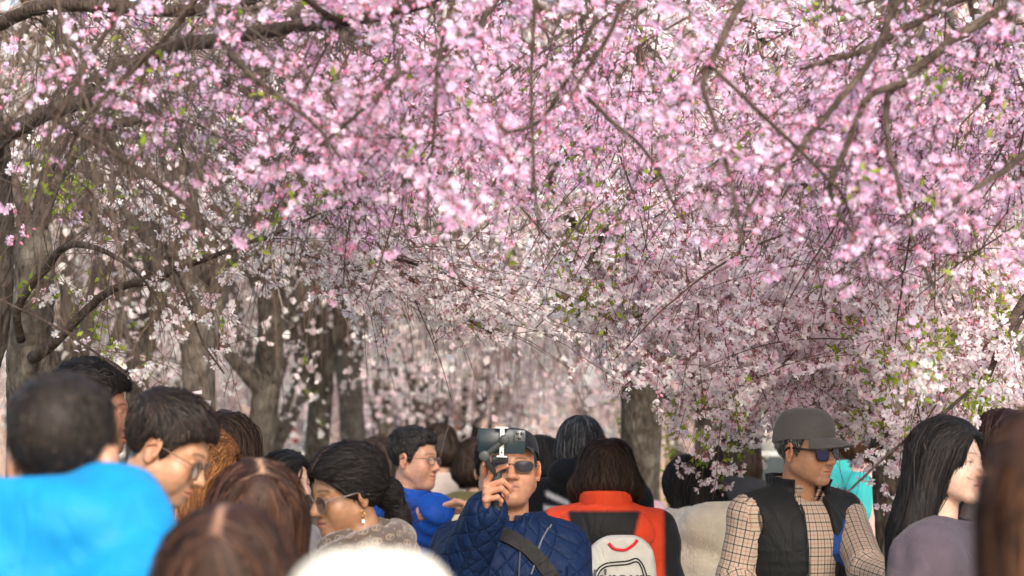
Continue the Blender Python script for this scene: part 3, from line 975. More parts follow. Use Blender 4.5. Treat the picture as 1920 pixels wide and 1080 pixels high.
FC_W = [(0.93, 0.85, 0.81), (0.92, 0.81, 0.79), (0.93, 0.89, 0.85), (0.9, 0.74, 0.75)]
FC_P = [(0.93, 0.8, 0.81), (0.92, 0.74, 0.77), (0.93, 0.86, 0.85), (0.9, 0.69, 0.73)]
AV = [
    # label, px, d, trunk px, height, radius, seed, density, colours, kwargs
    ('stout grey cherry trunk with bare hanging twigs behind the man in wire sunglasses', 385, 12.0, 78, 4.6, 2.4, 41, 0.1, FC_W, dict(lean=-0.02, n_twig=300, twr=0.0028, fl_r=0.016, space=0.07)),
    ('pale bark cherry with a straight trunk left of the forked tree', 466, 13.5, 64, 5.0, 2.6, 42, 0.16, FC_W, dict(lean=0.05, n_twig=300, twr=0.0028, fl_r=0.016, space=0.08)),
    ('slim cherry trunk between two stouter trunks on the left', 255, 15.0, 56, 5.0, 2.4, 43, 0.1, FC_W, dict(n_twig=260)),
    ('slender cherry trunk beside the white and red post', 505, 19.0, 44, 5.2, 2.4, 44, 0.3, FC_W, dict(n_twig=240)),
    ('dark forked cherry standing behind the woman with the low bun', 585, 16.5, 56, 5.2, 2.8, 45, 0.42, FC_W, dict(lean=0.03, fork=2.0, n_twig=320, mat=BARK)),
    ('stout cherry trunk just right of the forked tree', 655, 20.0, 60, 5.5, 3.0, 46, 0.62, FC_W, dict(n_twig=300)),
    ('leaning cherry trunk beside the blue grey post', 752, 26.0, 34, 6.5, 3.4, 47, 0.75, FC_P, dict(lean=-0.12, n_twig=380, fl_r=0.029, per=4)),
    ('upright cherry trunk behind the man in the blue puffer jacket', 792, 28.0, 40, 6.8, 3.4, 48, 0.75, FC_W, dict(n_twig=380, fl_r=0.03, per=4)),
    ('many stemmed small cherry in the middle distance left of the phone', 862, 30.0, 30, 7.0, 3.4, 49, 0.7, FC_P, dict(fork=0.9, n_limb=9, n_twig=380, fl_r=0.03, per=4)),
    ('broad brown cherry trunk behind the woman in the orange jacket', 1205, 13.5, 92, 5.0, 2.9, 50, 0.72, FC_P, dict(n_twig=340, mat=BARK, fl_r=0.017, space=0.075)),
    ('mossy cherry trunk to the right of the broad brown trunk', 1330, 17.0, 60, 5.4, 2.8, 51, 0.75, FC_W, dict(n_twig=300)),
    ('cherry with a stout trunk beyond the woman with long black hair', 1405, 15.0, 50, 5.2, 2.8, 52, 0.65, FC_W, dict(n_twig=280, mat=BARK)),
    ('cherry trunk rising behind the turquoise sleeve', 1560, 16.0, 60, 5.2, 2.8, 53, 0.65, FC_W, dict(n_twig=280, mat=BARK)),
    ('brown cherry trunk behind the long haired woman on the right', 1790, 14.5, 64, 5.2, 2.8, 54, 0.6, FC_W, dict(n_twig=280)),
    ('grey cherry trunk showing high up at the right edge', 1900, 11.0, 66, 4.6, 2.4, 55, 0.4, FC_P, dict(n_twig=240, fork=3.0, fl_r=0.016)),
    ('distant cherry closing the view down the avenue', 960, 38.0, 32, 8.8, 4.4, 56, 0.8, FC_W, dict(n_twig=420, fl_r=0.036, space=0.11, per=4)),
    ('distant cherry right of the gap in the avenue', 1100, 34.0, 34, 8.2, 4.0, 57, 0.8, FC_P, dict(n_twig=420, fl_r=0.034, space=0.11, per=4)),
    ('distant cherry left of the gap in the avenue', 690, 36.0, 34, 8.4, 4.2, 58, 0.75, FC_W, dict(n_twig=420, fl_r=0.035, space=0.11, per=4)),
    ('distant cherry behind the forked tree', 520, 33.0, 34, 8.2, 4.0, 59, 0.55, FC_W, dict(n_twig=360, fl_r=0.03, space=0.13)),
    ('distant cherry behind the long haired woman in the cream coat', 1270, 30.0, 36, 7.8, 4.0, 60, 0.75, FC_W, dict(n_twig=420, fl_r=0.032, space=0.1, per=4)),
    ('distant cherry deep behind the left trunks', 320, 27.0, 42, 8.0, 4.0, 61, 0.6, FC_W, dict(n_twig=400, fl_r=0.025, space=0.12)),
    ('distant cherry far behind the gnarled trunk on the left', 140, 25.0, 44, 8.2, 4.2, 62, 0.6, FC_W, dict(n_twig=400, fl_r=0.025, space=0.12)),
    ('distant cherry far behind the man in the grey cap', 1480, 28.0, 40, 7.6, 3.8, 63, 0.7, FC_W, dict(n_twig=360, fl_r=0.028, space=0.12)),
    ('distant cherry far behind the people on the right', 1720, 26.0, 42, 7.4, 3.6, 64, 0.7, FC_W, dict(n_twig=360, fl_r=0.026, space=0.12)),
    ('cherry just past the right edge beyond the long haired woman', 2090, 12.5, 60, 5.0, 2.6, 66, 0.55, FC_W, dict(n_twig=260, m=500)),
    ('cherry past the right edge deeper down the avenue', 2010, 21.0, 56, 6.6, 3.4, 67, 0.6, FC_P, dict(n_twig=260, m=500, fl_r=0.026, space=0.12)),
    ('cherry far off past the right edge', 1990, 32.0, 44, 8.0, 4.2, 68, 0.6, FC_W, dict(n_twig=300, m=500, fl_r=0.03, space=0.13)),
    ('cherry just past the left edge beyond the dark trunk', -150, 14.0, 60, 5.2, 2.6, 69, 0.35, FC_W, dict(n_twig=260, m=500)),
    ('cherry far off past the left edge', -60, 30.0, 44, 8.0, 4.2, 70, 0.6, FC_W, dict(n_twig=300, m=500, fl_r=0.03, space=0.13)),
    ('cherry behind the sparse white tree with thin bare twigs', 130, 13.0, 60, 5.2, 2.6, 65, 0.24, FC_W, dict(n_twig=320, twr=0.0028, fl_r=0.016)),
]
for _a in AV:
    avenue_tree(*_a[:9], **_a[9])

# ------------------------------------------------------------------ solid shapes for people: distance functions and a mesher
def sph(p, c, r):
    return np.linalg.norm(p - np.asarray(c), axis=1) - r


def ell(p, c, r, R=None):
    q = p - np.asarray(c, float)
    if R is not None:
        q = q @ R
    r = np.asarray(r, float)
    k0 = np.linalg.norm(q / r, axis=1)
    k1 = np.linalg.norm(q / (r * r), axis=1)
    return k0 * (k0 - 1.0) / np.maximum(k1, 1e-9)


def capsule(p, a, b, ra, rb=None):
    a, b = np.asarray(a, float), np.asarray(b, float)
    rb = ra if rb is None else rb
    ba = b - a
    t = np.clip(((p - a) @ ba) / max(ba @ ba, 1e-12), 0, 1)
    return np.linalg.norm(p - a - t[:, None] * ba, axis=1) - (ra + t * (rb - ra))


def chain(p, pts, rads, k=0.0):
    d = None
    for i in range(len(pts) - 1):
        e = capsule(p, pts[i], pts[i + 1], rads[i], rads[i + 1])
        d = e if d is None else (smin(d, e, k) if k else np.minimum(d, e))
    return d


def smin(a, b, k):
    h = np.clip(0.5 + 0.5 * (b - a) / k, 0, 1)
    return b * (1 - h) + a * h - k * h * (1 - h)


def smax(a, b, k):
    return -smin(-a, -b, k)


def axis(lo, hi, flo=None, fhi=None, h=0.01, H=None):
    """grid line positions: step h inside [flo, fhi], up to H outside"""
    if flo is None:
        return np.arange(lo, hi + h, h)
    out = list(np.arange(flo, fhi + h * 0.5, h))
    s, x = h, out[-1]
    while x < hi:
        s = min(s * 1.3, H)
        x += s
        out.append(x)
    s, x = h, out[0]
    pre = []
    while x > lo:
        s = min(s * 1.3, H)
        x -= s
        pre.append(x)
    return np.array(pre[::-1] + out)


def polygonize(f, xs, ys, zs, B=4, slack=1.5):
    """surface nets over a rectilinear grid; f is only evaluated near the surface"""
    ax = []
    for a in (xs, ys, zs):
        a = np.asarray(a, float)
        n = -len(a) % B
        st = a[-1] - a[-2]
        ax.append(np.concatenate([a, a[-1] + st * np.arange(1, n + 1)]))
    xs, ys, zs = ax
    nb = [len(a) // B for a in ax]
    c, h = [], []
    for a in ax:
        r = a.reshape(-1, B)
        nxt = np.append(r[1:, 0], r[-1, -1] + (a[-1] - a[-2]))
        c.append((r[:, 0] + nxt) / 2)
        h.append((nxt - r[:, 0]) / 2)
    C = np.stack(np.meshgrid(*c, indexing='ij'), -1).reshape(-1, 3)
    Hd = np.sqrt((h[0] ** 2)[:, None, None] + (h[1] ** 2)[None, :, None] + (h[2] ** 2)[None, None]).ravel()
    fc = f(C)
    val = np.repeat(np.repeat(np.repeat(fc.reshape(nb), B, 0), B, 1), B, 2).astype(np.float32)
    act = np.flatnonzero(np.abs(fc) < Hd * slack + 0.004)
    bi, bj, bk = np.unravel_index(act, nb)
    o = np.arange(B)
    I = (bi[:, None, None, None] * B + o[None, :, None, None]) + 0 * (o[None, None, :, None] + o[None, None, None, :])
    J = (bj[:, None, None, None] * B + o[None, None, :, None]) + 0 * I
    K = (bk[:, None, None, None] * B + o[None, None, None, :]) + 0 * I
    I, J, K = I.ravel(), J.ravel(), K.ravel()
    for s in range(0, len(I), 400000):
        e = slice(s, s + 400000)
        val[I[e], J[e], K[e]] = f(np.stack([xs[I[e]], ys[J[e]], zs[K[e]]], 1))
    S = val < 0
    cnt = np.zeros([n - 1 for n in S.shape], np.int8)
    sl = (slice(None, -1), slice(1, None))
    for a in (0, 1):
        for b in (0, 1):
            for d in (0, 1):
                cnt += S[sl[a], sl[b], sl[d]]
    ci, cj, ck = np.nonzero((cnt > 0) & (cnt < 8))
    idx = np.full(cnt.shape, -1, np.int32)
    idx[ci, cj, ck] = np.arange(len(ci))
    acc = np.zeros((len(ci), 3))
    num = np.zeros(len(ci))
    cor = [(a, b, d) for a in (0, 1) for b in (0, 1) for d in (0, 1)]
    V8 = {k: val[ci + k[0], cj + k[1], ck + k[2]] for k in cor}
    P8 = {k: np.stack([xs[ci + k[0]], ys[cj + k[1]], zs[ck + k[2]]], 1) for k in cor}
    for u in cor:
        for w in range(3):
            if u[w] == 0:
                v = tuple(1 if q == w else u[q] for q in range(3))
                m = (V8[u] < 0) != (V8[v] < 0)
                t = V8[u][m] / (V8[u][m] - V8[v][m])
                acc[m] += P8[u][m] + t[:, None] * (P8[v][m] - P8[u][m])
                num[m] += 1
    V = acc / np.maximum(num, 1)[:, None]
    Q = []
    n0, n1, n2 = S.shape
    A = S[:-1, 1:-1, 1:-1] != S[1:, 1:-1, 1:-1]
    i, j, k = np.nonzero(A)
    j, k = j + 1, k + 1
    q = np.stack([idx[i, j - 1, k - 1], idx[i, j, k - 1], idx[i, j, k], idx[i, j - 1, k]], 1)
    Q.append(np.where(S[i, j, k][:, None], q, q[:, ::-1]))
    A = S[1:-1, :-1, 1:-1] != S[1:-1, 1:, 1:-1]
    i, j, k = np.nonzero(A)
    i, k = i + 1, k + 1
    q = np.stack([idx[i - 1, j, k - 1], idx[i - 1, j, k], idx[i, j, k], idx[i, j, k - 1]], 1)
    Q.append(np.where(S[i, j, k][:, None], q, q[:, ::-1]))
    A = S[1:-1, 1:-1, :-1] != S[1:-1, 1:-1, 1:]
    i, j, k = np.nonzero(A)
    i, j = i + 1, j + 1
    q = np.stack([idx[i - 1, j - 1, k], idx[i, j - 1, k], idx[i, j, k], idx[i - 1, j, k]], 1)
    Q.append(np.where(S[i, j, k][:, None], q, q[:, ::-1]))
    Q = np.concatenate(Q)
    return V, Q[(Q >= 0).all(1)]


def grad(f, p, e=0.002):
    g = np.stack([f(p + np.eye(3)[i] * e) - f(p - np.eye(3)[i] * e) for i in range(3)], 1)
    return norm(g)


def rotz(a):
    c, s = math.cos(a), math.sin(a)
    return np.array([[c, -s, 0], [s, c, 0], [0, 0, 1]])


def rotx(a):
    c, s = math.cos(a), math.sin(a)
    return np.array([[1, 0, 0], [0, c, -s], [0, s, c]])


def roty(a):
    c, s = math.cos(a), math.sin(a)
    return np.array([[c, 0, s], [0, 1, 0], [-s, 0, c]])


def gauss(p, c, s):
    return np.exp(-(((p - np.asarray(c)) / np.asarray(s)) ** 2).sum(1))


# ------------------------------------------------------------------ the head (x to the person's right, y forward, z up; origin between the eyes' level and the skull's middle)
EAR_R = {s: rotz(s * math.radians(-24)) @ rotx(math.radians(-10)) for s in (-1, 1)}


def head_sdf(q, h, detail=True):
    w = h.get('wide', 1.0)
    full = h.get('full', 0.0)
    f = ell(q, (0, -0.015, 0.034), (0.0745 * w, 0.096, 0.083))
    f = smin(f, ell(q, (0, 0.016, -0.03), ((0.061 + 0.004 * full) * w, 0.067, 0.078)), 0.03)
    for s in (-1, 1):
        f = smin(f, capsule(q, (s * 0.049 * w, -0.002, -0.056), (s * 0.017, 0.062, -0.093), 0.02 + 0.006 * full, 0.016), 0.028)
    f = smin(f, ell(q, (0, 0.0665, -0.097), (0.021, 0.019, 0.017)), 0.02)
    if full:
        f = smin(f, ell(q, (0, 0.03, -0.105), (0.045, 0.045, 0.025)), 0.03)
    if not detail:
        for s in (-1, 1):
            f = smin(f, ell(q, (s * 0.079 * w, -0.014, -0.008), (0.008, 0.018, 0.031), EAR_R[s]), 0.006)
        f = smin(f, capsule(q, (0, 0.08, 0.008), (0, 0.101, -0.036), 0.0075, 0.012), 0.012)
        return f
    nz = h.get('nose', 1.0)
    for s in (-1, 1):
        f = smin(f, ell(q, (s * 0.041 * w, 0.055, -0.033), (0.022, 0.02, 0.022)), 0.032)
        f = smin(f, ell(q, (s * 0.040 * w, 0.04, -0.055), (0.018, 0.026, 0.028)), 0.03)
        f = smin(f, capsule(q, (s * 0.042 * w, 0.058, 0.017), (s * 0.008, 0.0755, 0.019), 0.0115, 0.0125), 0.014)
        f = smax(f, -ell(q, (s * 0.032 * w, 0.094, -0.002), (0.0185, 0.0165, 0.0115)), 0.011)
        f = smin(f, ell(q, (s * 0.0315 * w, 0.0675, -0.002), (0.0155, 0.0135, 0.0118)), 0.004)
        # lids: a soft upper fold
        f = smin(f, capsule(q, (s * 0.045 * w, 0.0725, 0.0035), (s * 0.019 * w, 0.078, 0.0045), 0.0032, 0.003), 0.004)
    f = smin(f, capsule(q, (0, 0.077, 0.012), (0, 0.098 + 0.006 * (nz - 1), -0.032), 0.0075, 0.0105 * nz), 0.013)
    f = smin(f, ell(q, (0, 0.101 + 0.01 * (nz - 1), -0.0355), (0.0125 * nz, 0.0115, 0.0105)), 0.006)
    for s in (-1, 1):
        f = smin(f, ell(q, (s * 0.0138 * nz, 0.0915, -0.039), (0.0085, 0.0105, 0.0078)), 0.006)
        f = smax(f, -ell(q, (s * 0.0075, 0.099, -0.0475), (0.0038, 0.006, 0.004)), 0.004)
    f = smin(f, ell(q, (0, 0.0735, -0.067), (0.028, 0.018, 0.019)), 0.016)
    for s in (-1, 1):
        f = smin(f, capsule(q, (s * 0.0215, 0.080, -0.0672), (s * 0.004, 0.0915, -0.0618), 0.0038, 0.0052), 0.004)
        f = smin(f, capsule(q, (s * 0.017, 0.0825, -0.0735), (0, 0.0895, -0.0755), 0.0045, 0.0062), 0.005)
        f = smax(f, -capsule(q, (s * 0.024, 0.083, -0.0685), (0, 0.0975, -0.0688), 0.0014, 0.0016), 0.003)
        if h.get('age', 0):
            a = h['age']
            f = smax(f, -capsule(q, (s * 0.02, 0.0905, -0.037), (s * 0.031, 0.0815, -0.072), 0.0022 * a, 0.0015 * a), 0.006)
            f = smax(f, -capsule(q, (s * 0.022, 0.0835, -0.016), (s * 0.042, 0.074, -0.018), 0.0015 * a, 0.001 * a), 0.005)
    for s in (-1, 1):
        c = np.array([s * 0.0785 * w, -0.014, -0.008])
        e = ell(q, c, (0.0085, 0.0185, 0.0315), EAR_R[s])
        e = smax(e, -ell(q, c + EAR_R[s] @ np.array([s * 0.0075, 0.002, 0.003]), (0.0065, 0.0115, 0.0205), EAR_R[s]), 0.003)
        e = smin(e, ell(q, c + EAR_R[s] @ np.array([0, 0.005, -0.026]), (0.0065, 0.0085, 0.009)), 0.006)
        e = smin(e, ell(q, c + EAR_R[s] @ np.array([s * 0.001, 0.0135, -0.006]), (0.005, 0.0055, 0.008)), 0.004)
        f = smin(f, e, 0.005)
    return f


HAIRLINE = np.array([[0, .066], [28, .066], [50, .052], [66, .028], [76, -.012], [84, -.028], [92, -.006], [100, .018], [114, .02], [126, -.02], [142, -.052], [180, -.068]], float)


def hairline(q, back=0.0, table=HAIRLINE):
    """height of the edge of short hair at the azimuth of q"""
    a = np.degrees(np.arctan2(np.abs(q[:, 0]), q[:, 1]))
    z = np.interp(a, table[:, 0], table[:, 1])
    return z + back * np.clip(1 - a / 70, 0, 1)


def head_col(q, h, detail=True):
    sk = np.array(h['skin'])
    n = len(q)
    C = np.broadcast_to(sk, (n, 3)).copy()
    red = np.zeros(n)
    if detail:
        for s in (-1, 1):
            red += 0.55 * gauss(q, (s * 0.042, 0.062, -0.03), (0.02, 0.03, 0.018))
            red += 0.8 * gauss(q, (s * 0.08, -0.014, -0.008), (0.012, 0.025, 0.034))
        red += 0.6 * gauss(q, (0, 0.1, -0.035), (0.016, 0.02, 0.014))
    red *= h.get('ruddy', 1.0)
    C *= 1 + red[:, None] * np.array([0.10, -0.10, -0.16])
    # shaved beard
    st = h.get('beard', 0.0)
    if st:
        b = np.clip(gauss(q, (0, 0.06, -0.095), (0.055, 0.05, 0.038)) + 0.8 * gauss(q, (0, 0.09, -0.055), (0.024, 0.02, 0.009)) + 0.6 * (gauss(q, (0.055, 0.01, -0.06), (0.02, 0.05, 0.04)) + gauss(q, (-0.055, 0.01, -0.06), (0.02, 0.05, 0.04))), 0, 1) * st
        C = C * (1 - b[:, None] * np.array([0.7, 0.62, 0.55]))
    if detail:
        lip = np.zeros(n)
        for s in (-1, 1):
            lip = np.maximum(lip, np.clip(1 - (capsule(q, (s * 0.021, 0.081, -0.0668), (s * 0.004, 0.0935, -0.0622), 0.0032, 0.005)) / 0.0022, 0, 1))
            lip = np.maximum(lip, np.clip(1 - (capsule(q, (s * 0.0165, 0.083, -0.0735), (0, 0.091, -0.0757), 0.004, 0.0062)) / 0.0022, 0, 1))
        lip *= q[:, 1] > 0.07
        lc = np.array(h.get('lip', sk * np.array([0.95, 0.62, 0.62])))
        C = C * (1 - lip[:, None]) + lc * lip[:, None]
        ml = np.clip(1 - np.minimum(capsule(q, (0.022, 0.084, -0.0685), (0, 0.096, -0.0688), 0.0008), capsule(q, (-0.022, 0.084, -0.0685), (0, 0.096, -0.0688), 0.0008)) / 0.0022, 0, 1)
        C *= 1 - 0.65 * ml[:, None]
        hc = np.array(h.get('brow_col', (0.02, 0.016, 0.014)))
        op = h.get('eye_open', 0.6)
        for s in (-1, 1):
            bx = (q[:, 0] * s - 0.031) / 0.019
            bz = q[:, 2] - (0.0205 + 0.0035 * (1 - bx ** 2) - 0.001 * bx + h.get('brow_up', 0.0))
            w = np.clip(1.25 - np.abs(bx), 0, 0.45) / 0.45 * np.clip(1 - np.abs(bz) / 0.0042, 0, 1) ** 0.7 * (q[:, 1] > 0.03)
            C = C * (1 - 0.85 * w[:, None]) + hc * 0.85 * w[:, None]
            ex = (q[:, 0] * s - 0.0315) / 0.0138
            lidz = 0.0052 * op * np.clip(1 - ex ** 2, 0, 1)
            ez = q[:, 2] + 0.002
            ins = (np.abs(ex) < 1) & (ez < lidz) & (ez > -lidz * 0.75) & (q[:, 1] > 0.05)
            gx = h.get('gaze', 0.0)
            ir = np.hypot(q[:, 0] - s * 0.0315 - gx, ez) < 0.0056
            C[ins] = (0.62, 0.58, 0.55)
            C[ins & ir] = (0.03, 0.018, 0.012)
            lash = (np.abs(ex) < 1.1) & (np.abs(ez - lidz) < 0.0016) & (q[:, 1] > 0.05)
            C[lash] *= 0.28
            crease = (np.abs(ex) < 1.1) & (np.abs(ez - lidz - 0.006) < 0.0012) & (q[:, 1] > 0.05)
            C[crease] *= 0.8
    # scalp under the hair
    if h.get('scalp') is not None:
        m = np.clip((q[:, 2] - hairline(q, h.get('recede', 0.0))) / 0.012 + 0.3, 0, 1) * (np.abs(q[:, 0]) < 0.0815)
        for c, s in h.get('bald', []):
            m = m * (1 - np.clip(1.3 * gauss(q, c, s), 0, 1))
        C = C * (1 - m[:, None]) + np.array(h['scalp']) * m[:, None]
    return np.clip(C, 0.003, 1)


# ------------------------------------------------------------------ hands
def hand_frame(wrist, fingers_dir, palm_normal):
    y = norm(np.asarray(fingers_dir, float))
    z = np.asarray(palm_normal, float)
    z = norm(z - y * (z @ y))
    return np.stack([np.cross(y, z), y, z], 1), np.asarray(wrist, float)


def hand_joints(side, curl, spread=(10, 3, -3, -10), thumb=((0.9, 0.55, 0.35), 20)):
    """side +1 right hand, -1 left; palm normal +z is the side the fingers close to; curl: 4 x (base, mid, tip) degrees"""
    base = [(-0.030, 0.092, 0), (-0.010, 0.097, 0.001), (0.010, 0.093, 0.0005), (0.029, 0.083, -0.002)]
    ln = [(0.044, 0.026, 0.021), (0.049, 0.030, 0.022), (0.045, 0.028, 0.021), (0.035, 0.021, 0.019)]
    rd = [0.0092, 0.0094, 0.009, 0.008]
    fs = []
    for i in range(4):
        p = np.array(base[i], float)
        a = 0.0
        sp = math.radians(spread[i])
        pts = [np.array([p[0] * 0.55, 0.03, 0.0]), p.copy()]
        for L, c in zip(ln[i], curl[i]):
            a += math.radians(c)
            d = np.array([-math.sin(sp) * math.cos(a), math.cos(sp) * math.cos(a), math.sin(a)])
            p = p + d * L
            pts.append(p.copy())
        fs.append((np.array(pts), np.array([rd[i] * 1.25, rd[i] * 1.12, rd[i], rd[i] * 0.9, rd[i] * 0.78])))
    (tx, ty, tz), bend = thumb
    d = norm(np.array([-tx, ty, tz]))
    p0 = np.array([-0.022, 0.022, 0.004])
    p1 = p0 + d * 0.044
    d2 = norm(d + np.array([math.sin(math.radians(bend)) * 0.9, 0.3, 0.2 * math.sin(math.radians(bend))]))
    p2 = p1 + d2 * 0.034
    d3 = norm(d2 + np.array([math.sin(math.radians(bend)) * 0.8, 0.15, 0.1]))
    p3 = p2 + d3 * 0.026
    fs.append((np.array([p0, p1, p2, p3]), np.array([0.0135, 0.012, 0.0105, 0.0085])))
    if side > 0:
        for pts, _ in fs:
            pts[:, 0] *= -1
    return fs


def hand_sdf(q, side, fs):
    m = np.array([-side, 1, 1.0])
    f = ell(q * m, (0.0, 0.055, 0.0), (0.039, 0.05, 0.0145))
    f = smin(f, capsule(q, (0, 0.0, 0), (0, -0.06, 0), 0.026, 0.029), 0.03)
    f = smin(f, ell(q * m, (-0.02, 0.035, 0.009), (0.018, 0.03, 0.014)), 0.012)
    for i, (pts, rad) in enumerate(fs):
        f = smin(f, chain(q, pts[1:] if i < 4 else pts, rad[1:] if i < 4 else rad, 0.002), 0.0045 if i < 4 else 0.008)
        if i < 4:
            f = smin(f, capsule(q, pts[0], pts[1], rad[0] * 0.8, rad[1]), 0.006)
            f = smin(f, sph(q, pts[1] - np.array([0, 0, 0.004]), rad[1] * 0.98), 0.004)
            f = smin(f, sph(q, pts[2] - np.array([0, 0, 0.0]), rad[2] * 1.06), 0.003)
    return f


def hand_mesh(side, fs, M, o, step, skin):
    allp = np.concatenate([p for p, _ in fs])
    lo, hi = allp.min(0) - 0.02, allp.max(0) + 0.02
    lo = np.minimum(lo, [-0.05, -0.075, -0.03])
    hi = np.maximum(hi, [0.05, 0.05, 0.03])
    V, F = polygonize(lambda q: hand_sdf(q, side, fs), *[np.arange(lo[i], hi[i] + step, step) for i in range(3)])
    C = np.broadcast_to(np.array(skin), (len(V), 3)).copy()
    for i, (pts, rad) in enumerate(fs):
        red = np.exp(-((V - pts[-1]) ** 2).sum(1) / 0.00022)
        for j in range(1, len(pts) - 1):
            red += 0.5 * np.exp(-((V - pts[j]) ** 2).sum(1) / 0.00009)
        C *= 1 + np.clip(red, 0, 1)[:, None] * np.array([0.06, -0.12, -0.16])
        # a nail on the back of each finger tip
        d = norm(pts[-1] - pts[-2])
        up = np.array([0, 0, -1.0]) if i < 4 else np.array([side * 0.6, 0, -0.8])
        up = norm(up - d * (up @ d)) if i == 4 else norm(np.array([0, d[2], -d[1]]))
        nc = pts[-1] + up * rad[-1] * 0.9 + d * 0.001
        nw = np.exp(-((V - nc) ** 2).sum(1) / 0.00002)
        C = C * (1 - 0.5 * nw[:, None]) + np.array([0.72, 0.5, 0.44]) * 0.5 * nw[:, None]
    return V @ M.T + o, F, C


RELAX = [(18, 28, 18), (22, 32, 20), (26, 36, 22), (30, 38, 24)]


# ------------------------------------------------------------------ bodies and garments
class Body:
    """joint positions of one person, in metres relative to the spot between the feet"""

    def __init__(b, head_px, yaw, hyaw=None, pitch=0, roll=0, size=1.0, shoulder=0.19, neck=(0, -0.034, -0.162), shrug=0.0, lean=0.0, girth=1.0, arms=None, sex='m'):
        hc = at(*head_px)
        b.size = size
        b.girth = girth
        b.sex = sex
        b.yaw = math.radians(yaw)
        b.Rb = rotz(-b.yaw)                      # columns: right, forward, up
        hy = math.radians(yaw if hyaw is None else hyaw)
        b.Rh = rotz(-hy) @ rotx(math.radians(pitch)) @ roty(math.radians(roll))
        n = hc + b.Rb @ (np.array(neck) * size)
        b.base = np.array([n[0] - (b.Rb @ np.array([0, lean, 0]))[0], n[1] - (b.Rb @ np.array([0, lean, 0]))[1], 0.0])
        b.H = hc - b.base
        b.N = n - b.base
        zn = b.N[2]
        R = b.Rb

        def L(x, y, z):                          # body frame point at absolute height z
            return R @ np.array([x, y, 0.0]) + np.array([0, 0, z])
        b.L = L
        drop = zn - 0.055 + shrug
        k = zn / 1.45
        b.waist = L(0, 0.3 * lean, zn - 0.40 * k)
        b.hip = L(0, 0, zn - 0.60 * k)
        b.chest = b.N + (b.waist - b.N) * 0.5 + R @ np.array([0, 0.012, 0])
        b.S = {s: b.N + R @ np.array([s * shoulder, -0.005, -0.102 + shrug]) for s in (-1, 1)}
        b.E, b.Wr = {}, {}
        arms = arms or {}
        for s in (-1, 1):
            if s in arms:
                b.E[s], b.Wr[s] = [np.asarray(p, float) - b.base for p in arms[s][:2]]
            else:
                b.E[s] = b.S[s] + R @ np.array([s * 0.05, -0.03, -0.285 * k])
                b.Wr[s] = b.E[s] + R @ np.array([-s * 0.01, 0.10, -0.235 * k])
        b.hand = {s: (arms[s][2] if s in arms and len(arms[s]) > 2 else None) for s in (-1, 1)}
        b.K = {s: L(s * 0.095, 0.015, zn * 0.33) for s in (-1, 1)}
        b.A = {s: L(s * 0.1, -0.01, 0.085) for s in (-1, 1)}
        b.HJ = {s: L(s * 0.088, 0, zn - 0.66 * k) for s in (-1, 1)}

    def q(b, p):
        return (p - b.H) @ b.Rh / b.size

    def torso(b, p, t=0.0, k=0.05):
        g = b.girth
        fem = b.sex == 'f'
        f = ell(p, b.chest, ((0.162 if not fem else 0.15) * g + t, 0.108 * g + t, 0.165 + t), b.Rb)
        f = smin(f, ell(p, b.waist, ((0.15 if not fem else 0.135) * g + t, 0.108 * g + t, 0.18 + t), b.Rb), 0.08)
        f = smin(f, ell(p, b.hip, (0.165 * (g * .5 + .5) + t, 0.115 * g + t, 0.13 + t), b.Rb), 0.07)
        for s in (-1, 1):
            f = smin(f, capsule(p, b.N + b.Rb @ np.array([s * 0.045, -0.016, -0.072]), b.S[s] + b.Rb @ np.array([-s * 0.02, 0, -0.002]), 0.046 + t, 0.05 + t), k)
        return f

    def arm(b, p, s, t=0.0, to=1.0):
        w = b.E[s] + (b.Wr[s] - b.E[s]) * to
        f = capsule(p, b.S[s], b.E[s], 0.05 + t, 0.041 + t)
        return smin(f, capsule(p, b.E[s], w, 0.041 + t, 0.029 + 0.012 * (1 - to) + t), 0.03)

    def leg(b, p, s, t=0.0):
        f = capsule(p, b.HJ[s], b.K[s], 0.082 + t, 0.054 + t)
        return smin(f, capsule(p, b.K[s], b.A[s], 0.054 + t, 0.037 + t), 0.03)

    def neckf(b, p, t=0.0):
        r = 0.052 if b.sex == 'm' else 0.045
        a = b.H + b.Rh @ (np.array([0, -0.022, -0.05]) * b.size)
        return capsule(p, a, b.N + np.array([0, 0, -0.02]), r + t, r * 1.1 + t)

    def region(b, p):
        """0 torso, +-1 upper arm, +-2 forearm"""
        dt = b.torso(p)
        g = np.zeros(len(p), int)
        for s in (-1, 1):
            d1 = capsule(p, b.S[s], b.E[s], 0.05, 0.041)
            d2 = capsule(p, b.E[s], b.Wr[s], 0.041, 0.029)
            m = np.minimum(d1, d2) < dt - 0.014
            g[m & (d1 <= d2)] = s
            g[m & (d2 < d1)] = 2 * s
        return g

    def uv(b, p, g=None):
        """cloth coordinates in metres: torso wraps round the body, sleeves run along the arm"""
        if g is None:
            g = b.region(p)
        l = (p - b.N) @ b.Rb
        U = np.stack([np.arctan2(l[:, 0], l[:, 1] + 0.0) * 0.16, l[:, 2]], 1)
        for s in (-1, 1):
            for k, a, e, off in ((s, b.S[s], b.E[s], 0.0), (2 * s, b.E[s], b.Wr[s], np.linalg.norm(b.E[s] - b.S[s]))):
                m = g == k
                if not m.any():
                    continue
                ax_ = norm(e - a)
                ref = b.Rb[:, 0] * s if abs(ax_ @ b.Rb[:, 1]) > 0.6 else b.Rb[:, 1]
                x_ = norm(ref - ax_ * (ref @ ax_))
                y_ = np.cross(ax_, x_)
                r = p[m] - a
                U[m] = np.stack([np.arctan2(r @ y_, -(r @ x_)) * 0.06, -(r @ ax_) - off], 1)
        return U


def soft(d, w=0.012):
    return np.clip(0.5 - d / w, 0, 1)[:, None]


